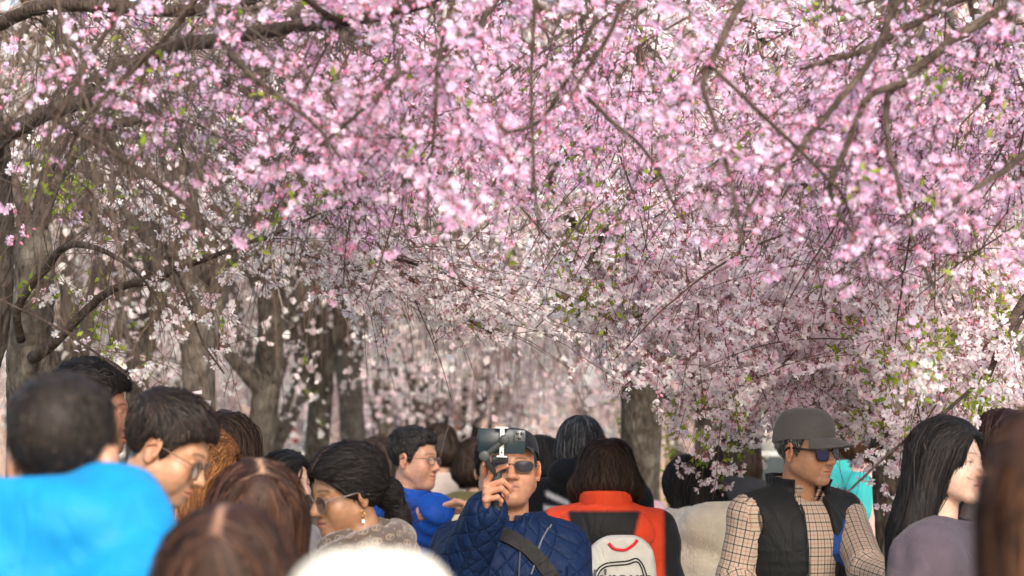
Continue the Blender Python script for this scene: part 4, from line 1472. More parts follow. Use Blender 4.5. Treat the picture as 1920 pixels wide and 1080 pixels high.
def folds(p, amp, seed, fr=1.0):
    """soft creases of cloth"""
    r = np.random.default_rng(seed)
    d = np.zeros(len(p))
    for i in range(6):
        k = norm(r.normal(0, 1, 3) * np.array([1, 1, 0.8])) * r.uniform(12, 38) * fr
        w = norm(r.normal(0, 1, 3)) * r.uniform(5, 11)
        d += np.abs(np.sin(p @ k + 1.6 * np.sin(p @ w + r.uniform(0, 6)) + r.uniform(0, 6))) ** 0.8 / (i * 0.35 + 1)
    return (d / 3 - 0.6) * amp


def garment(b, t=0.018, sleeves=True, hem=None, neck_r=0.075, neck_z=0.0, amp=0.006, seed=0, step=0.012, puff=0.0, puff_w=0.055, extra=None, cut=None, arm_to=0.98, loose=0.0, fr=1.0):
    """distance function and mesh of a top"""
    hem_z = b.hip[2] - 0.1 if hem is None else hem

    def f(p):
        d = b.torso(p, t + loose)
        if sleeves:
            for s in (-1, 1):
                d = smin(d, b.arm(p, s, t + 0.5 * loose, arm_to), 0.035)
        if extra is not None:
            d = extra(p, d)
        if amp:
            d = d - folds(p, amp, seed, fr)
        if puff:
            U = b.uv(p)
            d = d - puff * (np.abs(np.sin(U[:, 1] * math.pi / puff_w)) ** 0.8 - 0.6)
        l = (p - b.N) @ b.Rb
        # neck opening
        o = np.maximum(np.hypot(l[:, 0], (l[:, 1] - 0.01)) - neck_r, -(l[:, 2] + 0.055 - neck_z))
        d = smax(d, -o, 0.01)
        d = np.maximum(d, hem_z - p[:, 2])
        if cut is not None:
            d = cut(p, d, l)
        return d
    pts = [b.N, b.hip, b.waist] + [x[s] for x in (b.S, b.E, b.Wr) for s in (-1, 1)]
    lo = np.min(pts, 0) - 0.24 - t
    hi = np.max(pts, 0) + 0.24 + t
    lo[2] = max(lo[2], min(hem_z, min(b.Wr[-1][2], b.Wr[1][2])) - 0.05)
    return f, lo, hi, step


def build_sdf(name, f, lo, hi, step, mat, parent, col=(1, 1, 1), uvf=None, colf=None, label=None):
    V, F = polygonize(f, *[np.arange(lo[i], hi[i] + step, step) for i in range(3)])
    C = np.broadcast_to(np.array(col, float), (len(V), 3)) if colf is None else colf(V)
    U = None
    if uvf is not None:
        if getattr(uvf, '__name__', '') == 'uv' and hasattr(uvf, '__self__'):      # cloth: one region per face, so that seams stay crisp
            g = uvf.__self__.region(V[F].mean(1))
            U = np.stack([uvf(V[F[:, k]], g) for k in range(4)], 1).reshape(-1, 2)
        else:
            U = uvf(V)
    return mk(name, V, [F], mat, parent, C, U, label=label)


def collar_f(b, rc=0.068, hgt=0.05, th=0.006, slope=0.15, z0=-0.06, tilt=0.12, open_=0.0):
    """standing collar as a ring round the neck; open_: half angle of the gap at the front"""
    def f(p):
        l = (p - b.N) @ b.Rb
        l = l @ rotx(-tilt)
        r = np.hypot(l[:, 0], l[:, 1] * 0.92)
        h = l[:, 2] - z0 - 0.022
        d = np.maximum(np.abs(r - rc - slope * h) - th, np.abs(h - hgt / 2) - hgt / 2)
        if open_:
            a = np.abs(np.arctan2(l[:, 0], l[:, 1]))
            d = np.maximum(d, (open_ - a) * rc)
        return d
    return f


SKIN = m_attr('skin', 0.42, 0.4, sss=0.12, noise=0.13, nscale=70, bmp=0.25, bscale=700, bdist=0.0006)
HAIR = m_attr('hair', 0.55, 0.18, noise=0.2, nscale=30)
FACE_H = 0.0033


def make_body(b, root, h, step=FACE_H, detail=True, hands=0.0085):
    """skin: head, neck, torso, limbs as one surface, and the two hands"""
    sk = np.array(h['skin'])

    def f(p):
        d = b.torso(p, -0.012)
        for s in (-1, 1):
            d = smin(d, b.arm(p, s, -0.004), 0.03)
            d = smin(d, b.leg(p, s, -0.004), 0.03)
            d = smin(d, ell(p, b.A[s] + b.Rb @ np.array([0, 0.06, -0.055]), (0.035, 0.1, 0.028), b.Rb), 0.03)
        d = smin(d, b.neckf(p), 0.03)
        near = np.abs(p[:, 2] - b.H[2]) < 0.3
        if near.any():
            q = b.q(p[near])
            d[near] = smin(d[near], head_sdf(q, h, detail) * b.size, 0.018)
        return d
    pts = np.array([b.N, b.H, b.hip] + [x[s] for x in (b.S, b.E, b.Wr, b.A) for s in (-1, 1)])
    lo, hi = pts.min(0) - 0.2, pts.max(0) + 0.2
    lo[2] = -0.01
    fl, fh = b.H - 0.135, b.H + 0.135
    H = 0.06 if detail else 0.07
    xs = axis(lo[0], hi[0], fl[0], fh[0], step, H)
    ys = axis(lo[1], hi[1], fl[1], fh[1], step, H)
    zs = axis(lo[2], hi[2], fl[2] - 0.06, fh[2], step, H)
    V, F = polygonize(f, xs, ys, zs)
    # the covered part of the body needs no fine mesh
    low = V[:, 2] < b.N[2] - 0.1
    key = np.round(V[low] / 0.035).astype(int)
    _, inv = np.unique(key, axis=0, return_inverse=True)
    inv = inv.ravel()
    cl = np.zeros((inv.max() + 1, 3))
    np.add.at(cl, inv, V[low])
    cl /= np.bincount(inv)[:, None]
    mp = np.zeros(len(V), int)
    mp[~low] = np.arange((~low).sum())
    mp[low] = (~low).sum() + inv
    lowf = low[F].any(1)
    T = mp[F[lowf]]
    T = np.concatenate([T[:, [0, 1, 2]], T[:, [0, 2, 3]]])
    T = T[(T[:, 0] != T[:, 1]) & (T[:, 1] != T[:, 2]) & (T[:, 0] != T[:, 2])]
    T = T[np.unique(np.sort(T, 1), axis=0, return_index=True)[1]]
    F = [mp[F[~lowf]], T]
    V = np.concatenate([V[~low], cl])
    C = np.broadcast_to(sk, (len(V), 3)).copy()
    m = np.abs(V[:, 2] - b.H[2]) < 0.2
    C[m] = head_col(b.q(V[m]), h, detail)
    mb = MB()
    mb.add(V, F, C)
    for s in (-1, 1):
        hd = b.hand[s]
        if hd is None:
            fdir = norm(b.Wr[s] - b.E[s])
            M, o = hand_frame(b.Wr[s], fdir, -s * b.Rb[:, 0])
            # default: thumb forward
            fs = hand_joints(s, RELAX)
        else:
            M, o = hand_frame(b.Wr[s], hd[0], hd[1])
            fs = hand_joints(s, hd[2], *hd[3:])
        V, F, C = hand_mesh(s, fs, M, o, hands if hd is None else min(hands, 0.0026), sk * h.get('hand_k', 1.0))
        mb.add(V, [F], C)
    return mb.build('body', SKIN, root)


def make_legs(b, root, col, mat=None, shoe=(0.03, 0.03, 0.035)):
    mat = mat or CLOTH

    def f(p):
        d = ell(p, b.hip, (0.175, 0.125, 0.125), b.Rb)
        for s in (-1, 1):
            d = smin(d, b.leg(p, s, 0.016), 0.03)
        return np.maximum(d, 0.06 - p[:, 2])
    pts = np.array([b.hip] + [b.A[s] for s in (-1, 1)])
    lo, hi = pts.min(0) - 0.24, pts.max(0) + 0.24
    lo[2] = 0.02
    hi[2] = b.hip[2] + 0.12
    build_sdf('trousers', f, lo, hi, 0.026, mat, root, col)
    for s in (-1, 1):
        def g(p, s=s):
            d = ell(p, b.A[s] + b.Rb @ np.array([0, 0.06, -0.04]), (0.046, 0.135, 0.045), b.Rb)
            d = smin(d, capsule(p, b.A[s], b.A[s] + np.array([0, 0, 0.03]), 0.046), 0.03)
            return np.maximum(d, -p[:, 2])
        c = b.A[s]
        build_sdf('shoe', g, np.array([c[0] - 0.24, c[1] - 0.24, -0.02]), np.array([c[0] + 0.24, c[1] + 0.24, 0.2]), 0.014, mat, root, shoe)


def m_fabric(name, rough=0.85, sheen=0.25, weave=900, bmp=0.35, dist=0.0006, noise=0.1, spec=0.2, crease=0.45, cscale=6.0):
    m = m_attr(name, rough, spec, sheen=sheen, noise=noise, nscale=25, bmp=bmp, bscale=weave, bdist=dist)
    g = NT(m.node_tree)
    fine = [n for n in m.node_tree.nodes if n.type == 'BUMP'][0]
    add_creases(g, fine, crease, cscale)
    return m


def add_creases(g, fine, crease=0.6, cscale=7.0, dist=0.02):
    """soft irregular folds under the weave's own relief"""
    tc = g.n('ShaderNodeTexCoord')
    mp = g.n('ShaderNodeMapping')
    mp.inputs['Rotation'].default_value = (0.4, 0.5, 0.3)
    mp.inputs['Scale'].default_value = (1.5, 1.5, 0.75)
    g.l(tc.outputs['Object'], mp.inputs['Vector'])
    nz = g.n('ShaderNodeTexNoise', i_Scale=cscale, i_Detail=3.5, i_Roughness=0.55, i_Distortion=1.3)
    g.l(mp.outputs[0], nz.inputs['Vector'])
    ma = g.n('ShaderNodeMath', operation='SUBTRACT')
    g.l(nz.outputs[0], ma.inputs[0])
    ma.inputs[1].default_value = 0.5
    ab = g.n('ShaderNodeMath', operation='ABSOLUTE')
    g.l(ma.outputs[0], ab.inputs[0])
    pw = g.n('ShaderNodeMath', operation='POWER')
    g.l(ab.outputs[0], pw.inputs[0])
    pw.inputs[1].default_value = 0.7
    n = g.n('ShaderNodeBump')
    n.inputs['Strength'].default_value = crease
    n.inputs['Distance'].default_value = dist
    g.l(pw.outputs[0], n.inputs['Height'])
    g.l(n.outputs[0], fine.inputs['Normal'])


CLOTH = m_fabric('cloth', sheen=0.08, spec=0.12)
FLEECE = m_fabric('fleece', 0.95, 0.5, 160, 1.0, 0.006, 0.08, crease=0.7, cscale=5)
NYLON = m_fabric('nylon_shell', 0.6, 0.03, 500, 0.25, 0.001, 0.08, 0.2, crease=0.45, cscale=5)
KNIT = m_fabric('knit', 0.95, 0.3, 320, 0.9, 0.002, 0.08, crease=0.45, cscale=6)


# ------------------------------------------------------------------ hair
def strands(f, roots, flow, length, nseg, width, rg, cols, lift=(0.0, 0.004), jitter=0.25, tip=0.25, roll=0.5):
    """ribbons that run over the surface f=0 along flow(p)"""
    n = len(roots)
    length = np.broadcast_to(length, (n,)) * rg.uniform(0.55, 1.1, n) ** 0.8
    off = rg.uniform(*lift, n)
    p = roots.copy()
    P = np.zeros((n, nseg + 1, 3))
    Nn = np.zeros((n, nseg + 1, 3))
    bias = rg.normal(0, jitter, (n, 3))
    d = None
    for i in range(nseg + 1):
        g = grad(f, p)
        p = p - g * np.clip(f(p) - off, -0.02, 0.02)[:, None]
        P[:, i] = p
        Nn[:, i] = g
        w = flow(p) + bias
        w = w - g * (w * g).sum(1, keepdims=True)
        w = norm(w)
        d = w if d is None else norm(d * 0.45 + w * 0.55)
        p = p + d * (length / nseg)[:, None]
    stray = (f(P.reshape(-1, 3)).reshape(n, -1) > np.where(np.arange(nseg + 1) > nseg * 0.6, 0.03, 0.016))
    gone = np.maximum.accumulate(stray, axis=1) if lift[1] < 0.0125 else np.zeros_like(stray)
    P[:, 0] -= Nn[:, 0] * 0.003
    T = norm(np.gradient(P, axis=1))
    S = norm(np.cross(T, Nn))
    a = rg.normal(0, roll, (n, 1, 1))
    S = norm(S * np.cos(a) + Nn * np.sin(a))
    t = np.linspace(0, 1, nseg + 1)
    w = (width * rg.uniform(0.6, 1.3, n))[:, None] * np.minimum(1, (1 - t) / (1 - tip) + 0.12)[None] * 0.5
    w = np.where(gone, 0.0, w)
    for i in range(1, nseg + 1):
        P[:, i] = np.where(gone[:, i:i + 1], P[:, i - 1], P[:, i])
    V = np.stack([P - S * w[..., None], P + S * w[..., None]], 2).reshape(-1, 3)
    i = np.arange(n)[:, None] * (nseg + 1) * 2 + np.arange(nseg)[None] * 2
    F = np.stack([i, i + 1, i + 3, i + 2], -1).reshape(-1, 4)
    c = np.array(cols)
    C = c[rg.integers(0, len(c), n)] * rg.uniform(0.65, 1.35, (n, 1))
    return V, F, np.repeat(C, (nseg + 1) * 2, 0)


def on_surface(f, n, lo, hi, rg, ok, tries=8):
    out = []
    tot = 0
    for _ in range(tries):
        p = rg.uniform(lo, hi, (n * 3, 3))
        for _ in range(6):
            p = p - grad(f, p) * np.clip(f(p), -0.03, 0.03)[:, None]
        m = (np.abs(f(p)) < 0.003) & ok(p)
        out.append(p[m])
        tot += m.sum()
        if tot >= n:
            break
    return np.concatenate(out)[:n]


def make_hair(b, root, f, lo, hi, step, cols, n, length, width, flow, rg, nseg=6, ok=None, shell=1.0, lift=(0.0, 0.004), jitter=0.25, roll=0.5, extra=None, tip=0.25, colf=None, fly=1.0):
    V, F = polygonize(f, *[np.arange(lo[i], hi[i] + step, step) for i in range(3)])
    mb = MB()
    base = np.mean(cols, 0) * 0.7 * shell
    Cb = np.broadcast_to(base, (len(V), 3))
    if colf is not None:
        Cb = colf(V, Cb)
    mb.add(V, [F], Cb)
    R = on_surface(f, n, lo, hi, rg, ok or (lambda p: np.ones(len(p), bool)))
    Vs, Fs, Cs = strands(f, R, flow, length, nseg, width, rg, cols, lift, jitter, tip, roll)
    k = max(4, int(n // 16 * fly))
    fl = strands(f, R[:k], flow, np.minimum(length * 1.05, 0.3), nseg, 0.0009, rg, cols, (0.004, 0.013), jitter + 0.45, 0.5, 0.5)
    if colf is not None:
        Cs = colf(Vs, Cs)
    mb.add(Vs, [Fs], Cs)
    mb.add(fl[0], [fl[1]], fl[2])
    if extra:
        for e in extra:
            mb.add(*e)
    return mb.build('hair', HAIR, root)


BLACK = [(0.012, 0.010, 0.010), (0.018, 0.015, 0.014), (0.009, 0.008, 0.009)]
DKBROWN = [(0.026, 0.015, 0.011), (0.038, 0.022, 0.015), (0.018, 0.011, 0.009)]
BROWN = [(0.07, 0.032, 0.018), (0.1, 0.048, 0.025), (0.045, 0.021, 0.013)]
CHEST = [(0.075, 0.028, 0.014), (0.11, 0.045, 0.022), (0.045, 0.018, 0.011), (0.03, 0.014, 0.01)]
GINGER = [(0.2, 0.085, 0.03), (0.28, 0.13, 0.05), (0.13, 0.05, 0.02)]
GREYBLK = [(0.025, 0.026, 0.027), (0.04, 0.042, 0.043), (0.018, 0.018, 0.019), (0.16, 0.165, 0.165)]


def short_hair(b, root, cols, rg, t=0.014, top=0.008, n=2600, length=0.035, recede=0.0, sweep=(0.0, 1.0, 0.1), fade=0.6, step=0.0055, bald=(), width=0.0035, jitter=0.35, table=HAIRLINE, under_cap=None):
    """short cut: thicker on top, thinning to the hairline"""
    def f(p):
        q = b.q(p)
        tt = t * (1 - fade) + t * fade * np.clip((q[:, 2] + 0.03) / 0.08, 0, 1) + top * np.clip((q[:, 2] - 0.05) / 0.05, 0, 1)
        d = ell(q, (0, -0.015, 0.034), (0.0745, 0.096, 0.083)) - tt
        e = (hairline(q, recede, table) - q[:, 2]) * 0.8
        d = smax(d, e, 0.012)
        for c, s in bald:
            d = d + 0.03 * gauss(q, c, s)
        if under_cap is not None:
            d = smax(d, q[:, 2] - under_cap, 0.004)
        return d * b.size
    lo, hi = b.H - 0.15, b.H + 0.16
    sw = np.asarray(sweep, float)

    def flow(p):
        q = b.q(p)
        crown = np.array([0.01, -0.06, 0.115])
        r = norm(q - crown)
        w = np.clip((q[:, 2] - 0.05) / 0.05, 0, 1)[:, None]
        v = r * (1 - 0.5 * w) + sw * w * 0.8 + np.array([0, 0, -0.9]) * (1 - w)
        return v @ b.Rh.T
    ok = lambda p: (b.q(p)[:, 2] > hairline(b.q(p), recede, table) - 0.004) & ((b.q(p)[:, 2] < under_cap - 0.003) if under_cap is not None else True)
    return make_hair(b, root, f, lo, hi, step, cols, n, length, width, flow, rg, 4, ok, lift=(0.0, 0.0055), jitter=jitter, tip=0.1)


def long_hair(b, root, cols, rg, fall=0.32, width=0.1, t=0.016, n=2600, part=(0.012, 0.03), back=0.0, step=0.009, sway=(0, 0), face_open=True, sw=0.0045, flare=0.02, seglen=10, jitter=0.14, front=0.0, colf=None, ear=0.0, length=None, behind=False, lift=(0.0, 0.006), fly=0.6):
    """hair that falls from a parting to fall metres under the head's middle"""
    down = np.array([0, 0, -1.0])
    Rh = b.Rh
    bk = b.Rb @ np.array([0, -1.0, 0])
    rt = b.Rb @ np.array([1.0, 0, 0])
    o0 = b.H + Rh @ np.array([0, -0.03, 0.0])
    sway_v = rt * sway[0] - bk * sway[1]
    fall0 = fall
    fall = fall - 0.035
    ends = []
    for x, y in ((-0.055, -0.015), (0.055, -0.015), (-0.03, -0.062), (0.03, -0.062), (0, -0.07)):
        a = b.H + Rh @ np.array([x, y, 0.0])
        e = a + down * fall + rt * x * flare * 10 + sway_v + bk * 0.03 * back
        m = (a + e) / 2 + rt * x * 0.25 + bk * 0.02
        ends.append((a, m, e))

    def f(p):
        q = b.q(p)
        d = (ell(q, (0, -0.017, 0.034), (0.0765, 0.098, 0.085)) - t) * b.size
        for a, m, e in ends:
            d = smin(d, chain(p, [a, m, e], [0.042, 0.044, 0.02]), 0.035)
        # face and neck hole
        o = ell(q, (0, 0.085, -0.03), (0.062, 0.075, 0.1))
        if ear:
            o = np.minimum(o, ell(q, (ear * 0.08, 0.01, -0.02), (0.03, 0.045, 0.05)))
        d = smax(d, -o * b.size, 0.012)
        # groove of the parting
        d = d + 0.006 * np.exp(-((q[:, 0] - part[0]) / 0.006) ** 2) * (q[:, 2] > 0.07) * (q[:, 1] > -0.07)
        return d
    P = np.array([x for e in ends for x in e])
    lo = np.minimum(P.min(0), b.H - 0.12) - 0.07
    hi = np.maximum(P.max(0), b.H + 0.12) + 0.06

    def flow(p):
        q = b.q(p)
        top = np.clip((q[:, 2] - 0.03) / 0.07, 0, 1)[:, None]
        side = np.sign(q[:, 0] - part[0])[:, None] * np.array([1.0, 0, -0.2]) + np.array([0, -0.35, 0])
        v = (side @ Rh.T) * top + down * (1.15 - top)
        low = np.clip((b.H[2] - p[:, 2]) / 0.2, 0, 1)[:, None]
        return v + sway_v * 2.0 * low
    ok = lambda p: (b.q(p)[:, 2] > -0.16) & (f(p - 0) < 0.01)
    L = length or (fall0 + 0.1)
    n, sw = int(n * 1.15), sw * 0.7
    return make_hair(b, root, f, lo, hi, step, cols, n, L, sw, flow, rg, seglen - 3, lambda p: b.q(p)[:, 2] > -0.12, jitter=jitter, colf=colf, lift=lift, roll=0.45, fly=fly)


# ------------------------------------------------------------------ caps and glasses
def make_cap(b, root, col, mat, brim=0.075, tilt=0.0, label=None, name='cap', brim_col=None, rise=1.0, z0=0.04, brim_drop=0.012, under=None):
    """baseball cap in the head's frame: crown of six panels, curved brim, button"""
    cap = bpy.data.objects.new(name, None)
    link(cap, root)
    cr = MB()
    nu, nv = 48, 12
    rings = []
    for j in range(nv + 1):
        v = j / nv
        z = z0 + (0.092 * rise) * math.sin(v * math.pi / 2) ** 0.85
        s = math.cos(v * math.pi / 2) ** 0.55 if j < nv else 0.0
        a = np.arange(nu) / nu * 2 * math.pi
        seam = 1 - 0.012 * np.exp(-((np.mod(a, math.pi / 3) - math.pi / 6) / 0.07) ** 2)
        x = 0.0875 * s * np.cos(a) * seam
        y = -0.012 + 0.109 * s * np.sin(a) * seam
        zz = z - 0.018 * np.clip(-np.sin(a), 0, 1) * (1 - v) + 0.006 * np.sin(a) * (1 - v)
        rings.append(np.stack([x, y, zz + 0 * a], 1))
    V = np.concatenate(rings)
    i = np.arange(nv)[:, None] * nu + np.arange(nu)[None]
    k = np.arange(nv)[:, None] * nu + (np.arange(nu)[None] + 1) % nu
    F = np.stack([i, k, k + nu, i + nu], -1).reshape(-1, 4)
    T = rotx(math.radians(tilt))
    W = lambda X: (np.asarray(X) @ T.T * b.size) @ b.Rh.T + b.H
    inner = V.copy()
    inner[:, :2] *= 0.965
    inner[:, 2] -= 0.002
    cr.add(W(V), [F], col)
    cr.add(W(inner), [F[:, ::-1]], col)
    lip = np.arange(nu)
    cr.add(W(np.concatenate([rings[0], inner[:nu]])), [np.stack([lip, lip + nu, (lip + 1) % nu + nu, (lip + 1) % nu], 1)], col)
    cr.build('crown', mat, cap)
    br = MB()
    m = 24
    rows = []
    for th in (0.0, -0.0035):
        for r in np.linspace(0, 1, 7):
            a = np.radians(np.linspace(36, 144, m))
            c, s = np.cos(a), np.sin(a)
            x = 0.0875 * c * (1 + 0.02 * r)
            ext = brim * r * np.clip((s - 0.585) / 0.415, 0, 1) ** 0.6
            y = -0.012 + 0.109 * s + ext
            z = z0 + 0.006 * s + 0.004 - brim_drop * r * 1.3 - 0.019 * (np.abs(c) / 0.88) ** 2 * r + th
            rows.append(np.stack([x, y, z], 1))
    V = np.concatenate(rows)
    i = np.arange(6)[:, None] * m + np.arange(m - 1)[None]
    F1 = np.stack([i, i + 1, i + m + 1, i + m], -1).reshape(-1, 4)
    F2 = F1[:, ::-1] + 7 * m
    e = 6 * m + np.arange(m - 1)
    F3 = np.stack([e, e + 1, e + 1 + 7 * m, e + 7 * m], 1)
    bc = np.array(col if brim_col is None else brim_col)
    C = np.broadcast_to(bc, (len(V), 3)).copy()
    if under is not None:
        C[7 * m:] = under
    br.add(W(V), [F1[:, ::-1], F2[:, ::-1], F3[:, ::-1]], C)
    br.build('brim', mat, cap)
    bt = MB()
    VV, FF = tubes(np.array([[[0, -0.012, z0 + 0.09 * rise], [0, -0.012, z0 + 0.094 * rise], [0, -0.012, z0 + 0.0965 * rise]]]), np.array([[0.008, 0.0075, 0.003]]), 10)
    bt.add(W(VV), FF, col)
    bt.build('button', mat, cap)
    return cap


GLOSS_BLACK = m_plain('glossy_frame', (0.012, 0.011, 0.011), 0.25, 0.5, vary=0.05)
METAL_FRAME = m_plain('brown_metal_frame', (0.09, 0.06, 0.04), 0.3, 0.5, 0.6, vary=0.05)
CLEAR_FRAME = m_plain('smoky_frame', (0.13, 0.1, 0.09), 0.25, 0.5, vary=0.2)


def m_lens(name, col, alpha, rough=0.05, tint=None, coat=0.6, spec=0.6):
    m, nt, out = mat_new(name)
    g = NT(nt)
    b = principled(g, out, Roughness=rough, Alpha=alpha)
    b.inputs['Base Color'].default_value = (*col, 1)
    b.inputs['Specular IOR Level'].default_value = spec
    b.inputs['Coat Weight'].default_value = coat
    if tint:
        b.inputs['Specular Tint'].default_value = (*tint, 1)
    return m


LENS_DARK = m_lens('dark_lens', (0.012, 0.01, 0.02), 1.0, 0.22, None, 0.0, 0.1)
LENS_PURPLE = m_lens('mirrored_violet_lens', (0.035, 0.02, 0.12), 1.0)
LENS_BROWN = m_lens('brown_gradient_lens', (0.05, 0.035, 0.03), 0.88)
LENS_CLEAR = m_lens('clear_lens', (0.75, 0.75, 0.75), 0.14)


def make_glasses(b, root, mat, lens, w=0.027, h=0.02, shape=2.6, r=0.0016, wrap=0.22, y0=0.0935, z0=-0.004, gap=0.0095, name='glasses', drop=0.0, temple_z=0.004, ear_y=-0.012, ear_x=0.083, thick_temple=0.0):
    g = bpy.data.objects.new(name, None)
    link(g, root)
    W = lambda X: (np.asarray(X, float) * b.size) @ b.Rh.T + b.H
    fr = MB()
    n = 28
    for s in (-1, 1):
        a = np.arange(n) / n * 2 * math.pi
        c, sn = np.cos(a), np.sin(a)
        x = w * np.sign(c) * np.abs(c) ** (2 / shape)
        z = h * np.sign(sn) * np.abs(sn) ** (2 / shape) * np.where(sn < 0, 1.0, 0.92)
        x = x * (1 - 0.06 * (z < 0))
        X = s * (gap + w) + s * x
        Y = y0 - wrap * (np.abs(X) ** 2) * 8 - 0.06 * z
        ring = np.stack([X, Y, z0 + z], 1)
        P = np.concatenate([ring, ring[:2]])[None]
        V, F = tubes(P, r, 6)
        fr.add(W(V), F)
        lm = MB()
        rows = [ring * 0 + ring.mean(0) + np.array([0, 0.0022, 0])] + [ring.mean(0) + (ring - ring.mean(0)) * k + np.array([0, 0.0022 * (1 - k * k), 0]) for k in (0.35, 0.7, 0.97)]
        V = np.concatenate(rows)
        i = np.arange(3)[:, None] * n + np.arange(n)[None]
        k = np.arange(3)[:, None] * n + (np.arange(n)[None] + 1) % n
        lm.add(W(V), [np.stack([i, k, k + n, i + n], -1).reshape(-1, 4)])
        lm.build('lens', lens, g)
        hx = s * (gap + 2 * w)
        hy = y0 - wrap * hx ** 2 * 8
        tp = np.array([[hx * 0.99, hy, z0 + h * 0.45], [hx * 1.04, hy - 0.012, z0 + h * 0.5], [s * ear_x, 0.03, temple_z], [s * ear_x, ear_y, temple_z], [s * ear_x * 0.98, ear_y - 0.018, temple_z - 0.012]])
        tp = resample(tp, n=14)
        V, F = tubes(tp[None], np.full((1, 14), r + thick_temple), 6)
        fr.add(W(V), F)
    yb = y0 - 0.0
    br = resample(np.array([[-gap * 1.05, yb - 0.002, z0 + h * 0.25], [0, yb + 0.004, z0 + h * 0.42], [gap * 1.05, yb - 0.002, z0 + h * 0.25]]), n=8)
    V, F = tubes(br[None], r * 1.1, 6)
    fr.add(W(V), F)
    fr.build('frame', mat, g)
    return g

# ------------------------------------------------------------------ people
def m_plaid():
    m, nt, out = mat_new('plaid_cotton')
    g = NT(nt)
    b = principled(g, out, Roughness=0.85)
    b.inputs['Specular IOR Level'].default_value = 0.2
    uv = g.n('ShaderNodeUVMap', uv_map='UVMap')
    sx = g.n('ShaderNodeSeparateXYZ')
    g.l(uv.outputs[0], sx.inputs[0])
    col = None

    def line(src, off, width, per=0.027):
        a = g.n('ShaderNodeMath', operation='MULTIPLY_ADD')
        g.l(src, a.inputs[0])
        a.inputs[1].default_value = 1 / per
        a.inputs[2].default_value = off + 50
        f = g.n('ShaderNodeMath', operation='FRACT')
        g.l(a.outputs[0], f.inputs[0])
        s = g.n('ShaderNodeMath', operation='SUBTRACT')
        g.l(f.outputs[0], s.inputs[0])
        s.inputs[1].default_value = 0.5
        ab = g.n('ShaderNodeMath', operation='ABSOLUTE')
        g.l(s.outputs[0], ab.inputs[0])
        l = g.n('ShaderNodeMath', operation='LESS_THAN')
        g.l(ab.outputs[0], l.inputs[0])
        l.inputs[1].default_value = width
        return l.outputs[0]
    rgb = g.n('ShaderNodeRGB')
    rgb.outputs[0].default_value = (0.46, 0.375, 0.29, 1)
    cur = rgb.outputs[0]
    for src in (sx.outputs[0], sx.outputs[1]):
        for off, w, c, k in ((0.0, 0.068, (0.02, 0.016, 0.02), 0.78), (0.5, 0.055, (0.3, 0.1, 0.06), 0.5)):
            mx = g.n('ShaderNodeMix', data_type='RGBA')
            mu = g.n('ShaderNodeMath', operation='MULTIPLY')
            g.l(line(src, off, w), mu.inputs[0])
            mu.inputs[1].default_value = k
            g.l(mu.outputs[0], mx.inputs[0])
            g.l(cur, mx.inputs[6])
            mx.inputs[7].default_value = (*c, 1)
            cur = mx.outputs[2]
    g.l(cur, b.inputs['Base Color'])
    tc = g.n('ShaderNodeTexCoord')
    nb = g.n('ShaderNodeTexNoise', i_Scale=45.0, i_Detail=4.0)
    g.l(tc.outputs['Object'], nb.inputs['Vector'])
    bn = bump(g, b, nb.outputs[0], 0.25, 0.004)
    add_creases(g, bn, 0.6, 6.0)
    return m


def m_quilt(per=0.062):
    m, nt, out = mat_new('quilted_nylon')
    g = NT(nt)
    b = principled(g, out, Roughness=0.62)
    b.inputs['Specular IOR Level'].default_value = 0.16
    vc = g.n('ShaderNodeVertexColor', layer_name='col')
    uv = g.n('ShaderNodeUVMap', uv_map='UVMap')
    nz = g.n('ShaderNodeTexNoise', i_Scale=9.0, i_Detail=3.0)
    g.l(uv.outputs[0], nz.inputs['Vector'])
    mv = g.n('ShaderNodeVectorMath', operation='MULTIPLY_ADD')
    g.l(nz.outputs[1], mv.inputs[0])
    mv.inputs[1].default_value = (0.022, 0.022, 0)
    g.l(uv.outputs[0], mv.inputs[2])
    hs = []
    for d in ((1.0, 0.8, 0), (1.0, -0.8, 0)):
        dp = g.n('ShaderNodeVectorMath', operation='DOT_PRODUCT')
        g.l(mv.outputs[0], dp.inputs[0])
        dp.inputs[1].default_value = [x * math.pi / per for x in d]
        sn = g.n('ShaderNodeMath', operation='SINE')
        g.l(dp.outputs['Value'], sn.inputs[0])
        ab = g.n('ShaderNodeMath', operation='ABSOLUTE')
        g.l(sn.outputs[0], ab.inputs[0])
        hs.append(ab.outputs[0])
    mn = g.n('ShaderNodeMath', operation='MINIMUM')
    g.l(hs[0], mn.inputs[0])
    g.l(hs[1], mn.inputs[1])
    pw = g.n('ShaderNodeMath', operation='POWER')
    g.l(mn.outputs[0], pw.inputs[0])
    pw.inputs[1].default_value = 0.45
    bn = bump(g, b, pw.outputs[0], 0.6, 0.011)
    add_creases(g, bn, 0.6, 9.0, 0.015)
    # thread line in the seams
    r = ramp(g, mn.outputs[0], [(0.02, (0.55, 0.55, 0.55)), (0.1, (1, 1, 1))])
    mx = g.n('ShaderNodeMix', data_type='RGBA', blend_type='MULTIPLY')
    mx.inputs[0].default_value = 1
    g.l(vc.outputs[0], mx.inputs[6])
    g.l(r.outputs[0], mx.inputs[7])
    g.l(mx.outputs[2], b.inputs['Base Color'])
    return m


